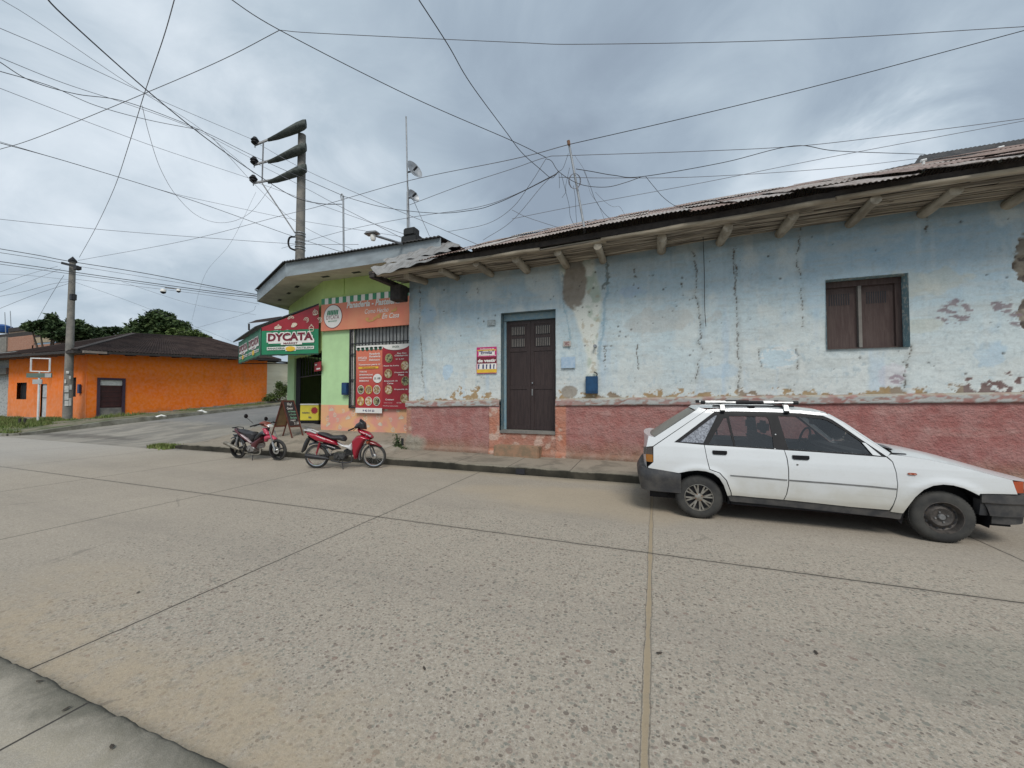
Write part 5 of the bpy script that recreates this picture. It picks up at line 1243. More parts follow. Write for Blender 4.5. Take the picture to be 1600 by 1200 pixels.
# black window surrounds with openings
holes = [[(1062, 690.5), (1099, 692.5), (1121, 648.5), (1118, 648.4)], [(1107.5, 694.4), (1146.5, 696.8), (1135.5, 653.5), (1131, 653.5)], [(1149.5, 697.2), (1209.5, 700.8), (1207, 682), (1201, 655), (1197, 651.3), (1139, 650.4)],
         [(1232, 702), (1280, 705), (1362, 710.3), (1345, 690), (1320, 673), (1300, 660.5), (1292, 656.5), (1282, 654.2), (1250, 651.5), (1216, 650.5), (1224, 676)]]
wt_ = cpanel('window_surround', [[(1053.5, 691), (1117, 643.6), (1150, 643), (1205, 644.2), (1250, 646.2), (1286, 650), (1300, 656), (1313, 664.6), (1341, 684.2), (1385, 714), (1340, 711), (1280, 706.8), (1225, 703.2), (1180, 700.2), (1140, 697.6), (1101, 695.4)]]+holes, M['black'], car, off=-.007, th=.02)
for i, h_ in enumerate(holes): cpanel('window_glass', [h_], FILM if i == 0 else GLS, car, off=-.016, th=0)
cpanel('mirror_sail', [[(1347, 691.5), (1352, 692), (1377, 712.5), (1364, 711)]], PW, car, off=.002, th=.01)
# rocker sill, side trim strip, mud flap
cpanel('sill', [[(1138, 775), (1143, 774.8), (1185, 778.6), (1225, 782), (1270, 786.6), (1330, 793), (1390, 798.6), (1411, 802.5), (1408, 812), (1330, 803), (1230, 792), (1150, 784.5), (1141, 783)]], BMP, car, off=-.012)
cpanel('trim_strip', [[(1141, 741.9), (1180, 744.9), (1230, 749.1), (1229.9, 751.1), (1180, 746.9), (1141, 743.7)]], M['steel'], rd[0], off=.005, th=.008, sides=(-1,))
cpanel('trim_strip', [[(1233.5, 749.4), (1300, 754.2), (1360, 759), (1401.5, 763.2), (1401.3, 765.4), (1360, 761.1), (1300, 756.2), (1233.5, 751.4)]], M['steel'], fd[0], off=.005, th=.008, sides=(-1,))
cpanel('mud_flap', [[(1403, 800), (1418, 800), (1413, 821), (1404, 812)]], M['black'], car, off=-.05, th=.01, sides=(-1,))
def handle(lst, parent):
    q = [cp(*u_) for u_ in lst]; x0 = min(a[0] for a in q); x1 = max(a[0] for a in q); z0 = min(a[1] for a in q); z1 = max(a[1] for a in q); w_ = CW((x0+x1)/2, (z0+z1)/2)
    ch = .014; poly = [(x0, z1), (x1, z1), (x1, z0+ch), (x1-ch, z0), (x0+ch, z0), (x0, z0+ch)]
    MB().prism(poly, 'y', -w_-.018, -w_+.01).build('handle', M['black'], parent, bevel=.004)
handle([(1113, 703.5), (1136, 711)], rd[0]); handle([(1237.5, 711), (1264.5, 719)], fd[0])
x, z = cp(1246, 726); w_ = CW(x, z); MB().lathe([(0, -.006), (.011, -.006), (.013, .002)], (x, -w_, z), (0, 1, 0), 14).build('lock', M['chrome'], fd[0], smooth=True)
for q in ((1212, 679), (1211, 701.5)): x, z = cp(*q); w_ = CW(x, z); MB().lathe([(0, -.008), (.007, -.006), (.009, .002)], (x, -w_+.005, z), (0, 1, 0), 8).build('paint_chip', M['white_paint'], wt_[0])
x, z = cp(1425, 740.5); w_ = CW(x, z)
MB().prism([(x-.042, z), (x-.03, z+.012), (x+.03, z+.012), (x+.042, z), (x+.03, z-.012), (x-.03, z-.012)], 'y', -w_-.014, -w_+.005).build('side_marker', mk('amber_lens', (.32, .07, .03), .2, coat=.5), car, bevel=.003)
# ---- lofts over the top
def loft(name, st, mat, parent, ny=15, th=0, sm=35, flip=False):
    """st: (x_edge, z_edge, half_width, dx_center, dz_center)"""
    m = MB(); vs = []
    for (x, z, w_, dx, dz) in st:
        for j in range(ny):
            u_ = -1+2*j/(ny-1); k = 1-abs(u_)**2.4; vs.append((x+dx*k, u_*w_, z+dz*k))
    m.add(vs, [(i*ny+j, i*ny+j+1, (i+1)*ny+j+1, (i+1)*ny+j) for i in range(len(st)-1) for j in range(ny-1)]); return m.build(name, mat, parent, smooth=sm)
def edge(px, py, dw=0.): x, z = cp(px, py); return x, z, CW(x, z)+dw
def st_(px, py, dx, dz, dw=0.): x, z, w_ = edge(px, py, dw); return (x, z, w_, dx, dz)
loft('roof', [st_(1092, 636.7, -.03, .022), st_(1105, 637.2, -.02, .03), st_(1150, 637.3, 0, .038), st_(1200, 638, .01, .042), st_(1250, 641, .03, .04), st_(1280, 643.8, .05, .035), st_(1292, 647, .08, .026)], PW, car)
ws = [st_(1292, 647, .08, .026), st_(1317, 661, .11, .015), st_(1345, 679.6, .14, .008), st_(1389.5, 709.2, .19, .0)]
loft('windscreen', [(a, b_, w_-.045, dx, dz-.004) for a, b_, w_, dx, dz in ws], GLS, car)
for sd in (-1, 1):
    m = MB(); vs = []
    for a, b_, w_, dx, dz in ws: vs += [(a, sd*w_, b_), (a+.035, sd*(w_-.05), b_+.004)]
    m.add(vs, [(2*i, 2*i+1, 2*i+3, 2*i+2) for i in range(3)]); m.build('pillar', PW, car, smooth=True)
hood = [st_(1392, 710.2, .19, .012), st_(1405, 711.2, .12, .05), st_(1420, 713.3, .10, .058), st_(1455, 718.8, .08, .062), st_(1500, 728.8, .07, .060), st_(1550, 741.8, .07, .052), st_(1582, 750.2, .08, .042)]
x, z, w_ = edge(1582, 750.2); XF = x+.22
hood.append((XF, z-.03, w_-.08, .04, .02)); loft('bonnet', hood, PW, car, 21)
MB().box((cp(1388, 709)[0]+.02, -.60, .86), (cp(1388, 709)[0]+.34, .60, .915)).build('cowl', M['black'], car)
for y0 in (-.62, -.05):
    x0 = cp(1392, 709)[0]; MB().tube([(x0+.20, y0+.08, .955), (x0+.02, y0+.42, 1.0), (x0-.02, y0+.55, 1.02)], .009).build('wiper', M['black'], car)
MB().tube([(cp(1392, 709)[0]+.16, -.70, .945), (cp(1392, 709)[0]+.02, -.755, .955)], .012).build('wiper_arm', M['black'], car)
# tail: rear window, tail panel
hg = [st_(1085.5, 641.8, -.03, .02, -.05), st_(1055, 661.5, -.05, .012, -.05), st_(1024, 682.4, -.07, .0, -.05)]
t = T('dusty_rear_glass'); t.set((.16, .145, .12), .35); loft('rear_window', hg, t.m, car)
loft('tailgate_top', [st_(1092, 636.7, -.03, .022), st_(1087, 640.6, -.03, .02)], PW, car)
tl = [st_(1023.5, 682.6, -.07, .0), st_(1013.5, 681, -.08, .012), st_(1010.5, 697.5, -.05, 0), st_(1009, 712, -.05, 0), st_(1011, 731, -.06, 0)]
loft('tailgate', tl, PW, car)
for sd in (-1, 1):
    for nm, l_, mt2 in (('tail_light', [(1005.5, 699), (1020, 699), (1020, 710), (1005.5, 710)], mk('smoke_lens', (.10, .085, .08), .25, coat=.5)), ('indicator', [(1009, 710.5), (1020, 710.5), (1020, 722), (1014, 722)], mk('amber_light', (.42, .17, .03), .25, coat=.5))):
        q = cps(l_); xs_ = [a[0] for a in q]; zs_ = [a[1] for a in q]; w_ = CW(xs_[1], zs_[0])
        poly = [(min(xs_), -w_+.10), (min(xs_)+.0, -w_+.035), (max(xs_), -w_-.006), (max(xs_), -w_+.12)]
        MB().prism([(a, b_*-sd) for a, b_ in poly], 'z', min(zs_), max(zs_)).build(nm, mt2, car, bevel=.004)
# bumpers
def bumper(path, prof, name):
    """path: (x, y) half outline from the side round to the centre; prof: (out, z)"""
    P_ = spline([(a, b_, 0) for a, b_ in path], 5); P_ = P_[:-1]+[Vector((p.x, -p.y, 0)) for p in P_[::-1]]
    m = MB(); vs = []; k = len(prof)
    for i, p in enumerate(P_):
        d = (P_[min(i+1, len(P_)-1)]-P_[max(i-1, 0)]).normalized(); n_ = Vector((d.y, -d.x, 0))
        if n_.dot(Vector((p.x-.2*(1 if p.x > 0 else -1), p.y, 0))) < 0: n_ = -n_
        vs += [(p.x+n_.x*o_, p.y+n_.y*o_, z) for o_, z in prof]
    n = len(P_); fs = [(i*k+j, (i+1)*k+j, (i+1)*k+(j+1) % k, i*k+(j+1) % k) for i in range(n-1) for j in range(k)]
    fs += [tuple(range(k)), tuple(range((n-1)*k, n*k))]; m.add(vs, fs); return m.build(name, BMP, car, smooth=30)
xr = cp(1064, 750)[0]; xb = -1.90; zt_ = cp(1013, 731)[1]
bumper([(xr, -.775), (xb+.16, -.765), (xb+.02, -.70), (xb-.02, -.5), (xb-.05, 0)], [(-.06, .30), (.01, .32), (.035, .47), (.045, .50), (.045, .56), (.015, zt_-.005), (-.06, zt_)], 'rear_bumper')
xf = cp(1533, 775)[0]
bumper([(xf+.02, -.745), (xf+.26, -.735), (2.02, -.63), (2.10, -.4), (2.13, 0)], [(-.08, .34), (.0, .335), (.02, .46), (.04, .48), (.045, .57), (.02, cp(1560, 773)[1]), (-.08, cp(1560, 773)[1]+.005)], 'front_bumper')
bumper([(xf+.14, -.70), (xf+.30, -.69), (1.98, -.58), (2.04, -.4), (2.07, 0)], [(-.08, .24), (.0, .245), (.01, .35), (-.08, .35)], 'front_valance')
# headlights, front panel
x0, z0 = cp(1583, 751); x1, z1 = cp(1590, 771.5)
for sd in (-1, 1):
    w_ = CW(x0, z0); MB().prism([(x0+.005, sd*(w_-.004)), (x0+.10, sd*(w_-.035)), (x0+.13, sd*(w_-.12)), (x0+.005, sd*(w_-.14))], 'z', z1, z0-.012).build('indicator', mk('amber_red', (.42, .07, .02), .2, coat=.5), car, bevel=.004)
    MB().prism([(x0+.03, sd*(w_-.145)), (x0+.14, sd*(w_-.13)), (x0+.205, sd*(w_-.32)), (x0+.05, sd*(w_-.34))], 'z', z1, z0-.018).build('headlight', mk('headlamp', (.35, .36, .38), .15, .2, coat=.6), car, bevel=.004)
MB().box((x0-.1, -.40, z1), (x0+.19, .40, z0-.02)).build('grille', M['black'], car, bevel=.005)
# dark inner shell, floor, wells
m = MB(); m.box((-1.80, -.60, .20), (xf+.35, .60, .42)); m.box((-1.82, -.70, .42), (-1.45, .70, .84)); m.box((-.85, -.735, .22), (.86, .735, .36)); m.box((cp(1400, 712)[0]+.1, -.56, .4), (1.95, .56, .66)); m.build('underbody', M['black'], car)
for y0, y1 in ((-.755, -.725), (.725, .755)): m = MB(); m.box((-.80, y0, .36), (.80, y1, .90)); m.build('door_lining', INT, car)
for wx in (-1.19, 1.235):
    for sd in (-1, 1):
        m = MB(); n = 18; vs = []
        for k in range(n+1):
            a = math.pi*(k/n*1.16-.08); xx = wx+.375*math.cos(a); zz = .30+.36*math.sin(a); vs += [(xx, sd*.775, zz), (xx, sd*.50, zz)]
        m.add(vs, [(2*k, 2*k+1, 2*k+3, 2*k+2) for k in range(n)]); m.add([(wx, sd*.52, .3)]+vs[1::2], [(0, k+1, k+2) for k in range(n)]); m.build('wheel_housing', M['black'], car)
# cabin
m = MB(); m.box((.44, -.70, .62), (.68, .70, .95)); m.build('dashboard', INT, car, bevel=.04)
ring = [(.32+.10*math.sin(a)*.45, .36+.185*math.cos(a), .98+.17*math.sin(a)) for a in [2*math.pi*k/24 for k in range(25)]]
m = MB(); m.tube(ring, .014, 8, cap=False); m.tube([(.32, .36, .98), (.50, .36, .88)], .03); m.bar((.32, .19, .98), (.32, .53, .98), .03, .02); m.build('steering_wheel', M['black'], car, smooth=True)
def seat(x, y, w_, name, head=True):
    s_ = empty_part(name, car); m = MB(); m.box((x-.05, y-w_/2, .42), (x+.42, y+w_/2, .58)); m.bar((x+.0, y, .5), (x-.20, y, 1.08), w_, .13, (1, 0, 0)); m.v = [Vector(v) for v in m.v]
    o = m.build(name, INT, car, bevel=.035)
    if head: m = MB(); m.box((x-.27, y-.13, 1.12), (x-.17, y+.13, 1.28)); m.build('headrest', INT, o, bevel=.035)
def empty_part(n, p_): return None
seat(-.14, -.36, .46, 'seat'); seat(-.14, .36, .46, 'seat'); seat(-.85, 0, 1.2, 'rear_seat', False)
for y in (-.38, .38): m = MB(); m.box((-1.11, y-.12, 1.06), (-1.02, y+.12, 1.16)); m.build('headrest', INT, car, bevel=.03)
m = MB(); m.box((-1.5, -.62, .62), (-1.1, .62, .86)); m.build('parcel_shelf', INT, car, bevel=.02)
m = MB(); m.box((.30, -.06, 1.225), (.32, .10, 1.28)); m.build('rear_view_mirror', M['black'], car)
p = atY(1272, 684, CY+.82); m = MB(); m.box((p.x-CX-.05, .77, p.z-.05), (p.x-CX+.05, .93, p.z+.05)); m.build('side_mirror', BMP, car, bevel=.015)
m = MB(); m.box((cp(1350, 700)[0], -.735, .955), (cp(1372, 708)[0], -.70, 1.0)); m.build('mirror_base', BMP, car, bevel=.008)
# wheels
def wheel(x, y, sd, alloy):
    e_ = MB(); r0 = .279; prof = [(.165, -.065), (.175, -.082), (.215, -.088), (.255, -.078), (.270, -.060), (r0, -.040), (r0, .040), (.270, .060), (.255, .078), (.215, .088), (.175, .082), (.165, .065)]
    e_.lathe(prof, (x, y, r0), (0, 1, 0), 56)
    for k in range(56):                              # tread blocks
        a = 2*math.pi*k/56; c_, s_ = math.cos(a), math.sin(a); d = Vector((c_, 0, s_)); tg = Vector((-s_, 0, c_)); o_ = Vector((x, y, r0))+d*(r0+.001)
        for yy in (-.032, .0, .032): e_.bar(o_+tg*-.010+Vector((0, yy, 0)), o_+tg*.010+Vector((0, yy, 0)), .022, .008, d)
    w_ = e_.build('wheel', M['rubber'], car, smooth=40)
    C = Vector((x, y, r0)); f = sd                    # f: outward side
    if alloy:
        sil = mk('alloy_silver', (.40, .385, .35), .4, .7, col2=(.22, .20, .17), scale=20)
        m = MB(); m.lathe([(.178, f*.070), (.180, f*.078), (.168, f*.080), (.160, f*.060), (.158, f*-.06)], C, (0, 1, 0), 48); rm = m.build('rim', sil, w_, smooth=40)
        m = MB()
        for k in range(8):
            a = 2*math.pi*k/8+.2; d = Vector((math.cos(a), 0, math.sin(a)));
            for off_ in (-.14, .14):
                d2 = Vector((math.cos(a+off_), 0, math.sin(a+off_))); m.bar(C+d*.045+Vector((0, f*.060, 0)), C+d2*.163+Vector((0, f*.064, 0)), .020, .016, (0, 1, 0))
        m.build('spoke', sil, rm, bevel=.002)
        m = MB(); m.lathe([(0, f*.075), (.022, f*.075), (.05, f*.066), (.055, f*.045)], C, (0, 1, 0), 24); m.build('hub', sil, rm, smooth=40)
        m = MB()
        for k in range(4): a = 2*math.pi*k/4+.5; q = C+Vector((math.cos(a)*.042, f*.075, math.sin(a)*.042)); m.lathe([(0, 0), (.008, 0), (.010, f*-.012)], q, (0, 1, 0), 8)
        m.build('wheel_nuts', M['rust'], rm)
        m = MB(); m.disc(C+Vector((0, f*.02, 0)), (0, 1, 0), .160, 32); m.build('brake_disc', M['darkmetal'], w_)
    else:
        blk = mk('rusty_black_steel', (.045, .042, .04), .6, .3, col2=(.11, .095, .085), scale=16)
        m = MB(); m.lathe([(.176, f*.070), (.180, f*.080), (.168, f*.082), (.158, f*.055), (.150, f*.02), (.135, f*.012), (.118, f*.030), (.095, f*.050), (.06, f*.040), (.045, f*.036), (0, f*.036)], C, (0, 1, 0), 48); rm = m.build('rim', blk, w_, smooth=40)
        m = MB()
        for k in range(14): a = 2*math.pi*k/14; q = C+Vector((math.cos(a)*.128, f*.024, math.sin(a)*.128)); m.disc(q, (0, f, 0), .0125, 10)
        m.build('vent_holes', M['vin_black'], rm)
        m = MB(); m.lathe([(0, f*.062), (.026, f*.062), (.032, f*.055), (.034, f*.036)], C, (0, 1, 0), 20); m.build('hub_cap', M['steel'], rm, smooth=40)
        m = MB()
        for k in range(4): a = 2*math.pi*k/4+.3; q = C+Vector((math.cos(a)*.055, f*.052, math.sin(a)*.055)); m.lathe([(0, 0), (.009, 0), (.011, f*-.014)], q, (0, 1, 0), 8)
        m.build('wheel_nuts', M['steel'], rm)
for x, al in ((-1.19, True), (1.235, False)): wheel(x, -.695, -1, al); wheel(x, .695, 1, al)
# roof rack: two cross bars with silver feet, two lengthwise tubes with black grips
zr = 1.452
rk = MB().box((-.57, -.60, zr), (-.50, .60, zr+.03)).build('roof_rack', M['black'], car, bevel=.006)
fx = []
for px in (1129, 1229): 
    p = atY(px, 640, CY-.62); fx.append(p.x-CX)
for i, xx in enumerate(fx):
    MB().box((xx-.025, -.55, zr+.012), (xx+.025, .60, zr+.034)).build('crossbar', M['black'], rk, bevel=.004)
    for sd in (-1, 1):
        m = MB(); m.add([(xx-.024, sd*.60, zr-.02), (xx+.024, sd*.60, zr-.02), (xx+.030, sd*.64, zr-.03), (xx-.030, sd*.64, zr-.03), (xx-.022, sd*.52, zr+.052), (xx+.022, sd*.52, zr+.052), (xx+.026, sd*.60, zr+.045), (xx-.026, sd*.60, zr+.045)], [(0,1,2,3),(4,5,6,7),(0,1,5,4),(1,2,6,5),(2,3,7,6),(3,0,4,7)])
        m.build('rack_foot', mk('rack_silver', (.62, .62, .60), .4, .3), rk, bevel=.004)
        m = MB(); m.box((xx-.026, sd*.625-.02, zr-.055), (xx+.026, sd*.625+.02, zr-.028)); m.build('clamp', M['black'], rk, bevel=.004)
for y, dxx in ((-.47, 0), (.47, .02)):
    a_ = fx[0]-.22+dxx; b2_ = fx[1]+.14+dxx; z = zr+.072
    m = MB(); m.tube([(a_, y, z), (b2_, y, z)], .0165, 12); tb = m.build('rack_tube', M['alu'], rk, smooth=60)
    for q in (a_, b2_): MB().tube([(q-.028, y, z), (q+.028, y, z)], .024, 12).build('end_cap', M['black'], tb, smooth=60)
    mid = a_+(b2_-a_)*.52; MB().tube([(mid-.16, y, z), (mid+.16, y, z)], .023, 12).build('grip', M['black'], tb, smooth=60)
    MB().bar((a_+.12, y, z-.045), (b2_-.02, y, z-.045), .03, .02).build('rack_rail', M['black'], rk)

# ================================================================== MOTORCYCLES (x forward, right side faces the camera at -y)
def inflate(poly, hw, step=.022, pw_=.5, base=0., yoff=0.):
    """rounded two-sided body from a side outline"""
    P_ = dense(poly, .02); vs, fs = slices([P_], step); out = []
    segs = list(zip(poly, poly[1:]+poly[:1]))
    def dist(x, z):
        m_ = 9
        for (ax, az), (bx, bz) in segs:
            dx, dz = bx-ax, bz-az; L = dx*dx+dz*dz or 1e-9; t_ = max(0, min(1, ((x-ax)*dx+(z-az)*dz)/L)); m_ = min(m_, math.hypot(x-ax-t_*dx, z-az-t_*dz))
        return m_
    D_ = [dist(*v) for v in vs]; rad = min(.05, max(D_))
    Y_ = [base+(hw-base)*math.sqrt(max(0, 1-(1-min(1, d/rad))**2)) for d in D_]
    m = MB(); n = len(vs); V = [(x, -y+yoff, z) for (x, z), y in zip(vs, Y_)]+[(x, y+yoff, z) for (x, z), y in zip(vs, Y_)]
    ec = {}
    for f in fs:
        for a, b_ in zip(f, f[1:]+f[:1]): ec[(a, b_)] = 1
    m.v = [Vector(v) for v in V]; m.f = list(fs)+[tuple(i+n for i in f[::-1]) for f in fs]+[(a, b_, b_+n, a+n) for (a, b_) in ec if (b_, a) not in ec]; m.m = [0]*len(m.f)
    return m
def rtag(px, py): return ((px-340)/700., (915-py)/700.)
def mc_wheel(root, x, r, kind, front):
    m = MB(); tr_ = .036 if not front else .032
    prof = [(r-2*tr_+tr_*(1-math.cos(a)), tr_*math.sin(a)*1.05) for a in [math.pi*k/10-math.pi/2 for k in range(11)]]
    prof = [(r-tr_*1.0-tr_*math.cos(a)*-1, tr_*math.sin(a)) for a in [-1.9+3.8*k/12 for k in range(13)]]
    m.lathe(prof, (x, 0, r), (0, 1, 0), 44); w_ = m.build('wheel', M['rubber'], root, smooth=50)
    ri = r-tr_*1.45; C = Vector((x, 0, r))
    if kind == 'spoke':
        m = MB(); m.lathe([(ri-.018, -.022), (ri, -.026), (ri+.006, -.020), (ri-.006, 0), (ri+.006, .020), (ri, .026), (ri-.018, .022), (ri-.018, -.022)], C, (0, 1, 0), 44); rm = m.build('rim', M['chrome'], w_, smooth=40)
        m = MB(); 
        for k in range(28):
            a = 2*math.pi*k/28; s_ = 1 if k % 2 else -1; a2 = a+.35*(1 if (k//2) % 2 else -1); m.tube([C+Vector((math.cos(a2)*.04, s_*.028, math.sin(a2)*.04)), C+Vector((math.cos(a)*(ri-.015), 0, math.sin(a)*(ri-.015)))], .0018, 4)
        m.build('spokes', M['steel'], rm)
    else:
        m = MB(); m.lathe([(ri-.022, -.028), (ri, -.030), (ri+.006, -.020), (ri+.006, .020), (ri, .030), (ri-.022, .028), (ri-.022, -.028)], C, (0, 1, 0), 44)
        for k in range(5):
            a = 2*math.pi*k/5+.3; d = Vector((math.cos(a), 0, math.sin(a))); m.bar(C+d*.03, C+d*(ri-.01), .03, .030, (0, 1, 0))
        rm = m.build('rim', M['black'], w_, smooth=40)
    m = MB(); m.lathe([(0, -.05), (.02, -.05), (.055 if kind == 'spoke' else .035, -.035), (.055 if kind == 'spoke' else .035, .035), (.02, .05), (0, .05)], C, (0, 1, 0), 20); m.build('hub', M['alu'], rm, smooth=40)
    if kind != 'spoke' and front:
        m = MB(); m.disc(C+Vector((0, -.055, 0)), (0, 1, 0), .095, 36, .055); m.disc(C+Vector((0, -.050, 0)), (0, 1, 0), .095, 36, .055); m.build('brake_disc', M['alu'], w_)
    return w_
def arcfender(root, x, r, a0, a1, w_, mat, name, th=.008, n=16, drop=.03):
    m = MB(); vs = []
    for k in range(n+1):
        a = R(a0+(a1-a0)*k/n)
        for y, dr in ((-w_, -drop), (-w_*.8, 0), (0, .012), (w_*.8, 0), (w_, -drop)): vs.append((x+(r+dr)*math.cos(a), y, .265+(r+dr)*math.sin(a)))
    m.add(vs, [(i*5+j, (i+1)*5+j, (i+1)*5+j+1, i*5+j+1) for i in range(n) for j in range(4)]); o = m.build(name, mat, root, smooth=40)
    return o
def paint(name, c, r=.3): return mk(name, c, r, var=.15, scale=4, coat=.5)
RED = paint('moto_red', (.33, .008, .028)); WHT = paint('moto_white', (.66, .66, .66)); PNK = paint('moto_pink_red', (.55, .06, .11)); DRD = paint('moto_dark_red', (.09, .015, .022)); BLK = paint('moto_black', (.018, .018, .02), .35)
SEATM = mk('seat_vinyl', (.03, .03, .033), .55, var=.3); ENG = mk('engine_grey', (.10, .10, .10), .5, .4, col2=(.04, .04, .04), scale=25); ENS = mk('engine_silver', (.42, .41, .40), .4, .6, col2=(.16, .15, .14), scale=22); EXH = mk('exhaust_dull', (.28, .26, .22), .5, .5, col2=(.14, .12, .09), scale=9)
def Rr(l): return [rtag(*q) for q in l]
def moto(root, o):
    r = .265; mc_wheel(root, 0, r, o['wheel'], False); mc_wheel(root, 1.262, r, o['wheel'], True)
    inflate(o['seat'], .115).build('seat', SEATM, root, smooth=50)
    for nm, poly, hw, mat in o['bodies']: inflate(poly, hw).build(nm, mat, root, smooth=45)
    for nm, poly, hw, mat in o.get('decals', []):
        for sd in (-1, 1):
            v_, f_ = slices([poly], .05); MB().add([(x, sd*hw, z) for x, z in v_], f_).build(nm, mat, root)
    # engine, frame, swingarm
    m = MB(); m.box((.40, -.10, .20), (.66, .10, .36)); m.bar((.60, 0, .30), (.82, 0, .36), .11, .10); e_ = m.build('engine', o['eng'], root, bevel=.018)
    m = MB(); m.lathe([(0, -.135), (.055, -.135), (.068, -.12), (.07, -.09)], (.60, 0, .285), (0, 1, 0), 20); m.lathe([(0, -.128), (.045, -.128), (.052, -.115), (.052, -.09)], (.46, 0, .29), (0, 1, 0), 18); m.build('crankcase_cover', o['eng'], e_, smooth=40)
    m = MB()
    for k in range(7): m.box((.66+k*.022, -.075, .29+k*.006), (.668+k*.022, .075, .40+k*.004))
    m.build('cooling_fins', o['eng'], e_)
    m = MB(); 
    for y in (-.07, .07): m.bar((0, y, .265), (.42, y, .31), .022, .035)
    m.build('swingarm', M['darkmetal'], root, bevel=.004)
    m = MB(); m.tube([(.02, -.085, .30), (.10, -.085, .60)], .012); 
    for k in range(9): c_ = Vector((.035+.0075*k, -.085, .36+.025*k)); m.lathe([(.022, -.006), (.028, 0), (.022, .006)], c_, (.08, 0, .3), 12)
    o_ = m.build('shock_absorber', o['shock'], root, smooth=40)
    m = MB(); m.tube([(.42, .0, .42), (.2, 0, .62), (-.15, 0, .70)], .018); m.tube([(.60, 0, .38), (.90, 0, .55), (1.02, 0, .82)], .024); m.build('frame', M['darkmetal'], root)
    # fork
    m = MB(); 
    for y in (-.075, .075): m.tube([(1.262, y, r), (1.20, y, .45)], .020); m.tube([(1.20, y, .45), (1.10, y, .74)], .014)
    m.build('fork', o['fork'], root, smooth=60)
    # handlebar
    m = MB(); m.tube(spline([(.86, -.33, .90), (.93, -.2, .93), (.97, 0, .90), (.93, .2, .93), (.86, .33, .90)], 4), .013); hb_ = m.build('handlebar', M['black'], root, smooth=60)
    for sd in (-1, 1): MB().tube([(.90, sd*.24, .918), (.835, sd*.36, .892)], .018, 10).build('grip', M['rubber'], hb_, smooth=60); MB().tube([(.95, sd*.20, .92), (.93, sd*.34, .885)], .006, 6).build('lever', M['black'], hb_)
    # exhaust
    m = MB(); m.tube(spline([(.78, -.06, .30), (.80, -.10, .17), (.62, -.13, .15), (.36, -.13, .20)], 4), .016); ex = m.build('exhaust_pipe', o['exh'], root, smooth=60)
    a_, b_ = o['muffler']; m = MB(); A_, B_ = Vector(a_), Vector(b_); m.tube([A_, A_+(B_-A_)*.12, A_+(B_-A_)*.2, A_+(B_-A_)*.9, B_, B_+(B_-A_)*.01], [.018, .026, .042, .046, .040, .02], 16); m.build('muffler', o['exh'], ex, smooth=40)
    # footpegs, stands, chain case
    m = MB(); m.bar((.55, -.20, .20), (.55, .20, .20), .02, .02); m.bar((.30, -.16, .30), (.30, .16, .30), .02, .02); m.build('footpeg', M['rubber'], root)
    m = MB(); m.tube([(.60, -.11, .19), (.64, -.17, .008)], .009) if o['stand'] < 0 else m.tube([(.58, .11, .19), (.62, .19, .008)], .009); m.box((.60, (-.19 if o['stand'] < 0 else .17), .0), (.67, (-.15 if o['stand'] < 0 else .21), .008)); m.build('side_stand', M['darkmetal'], root)
    m = MB(); m.tube([(.36, -.16, .33), (.40, -.155, .42), (.33, -.15, .37), (.28, -.15, .46)], .010); m.build('passenger_peg_bracket', M['chrome'], root)
    return root
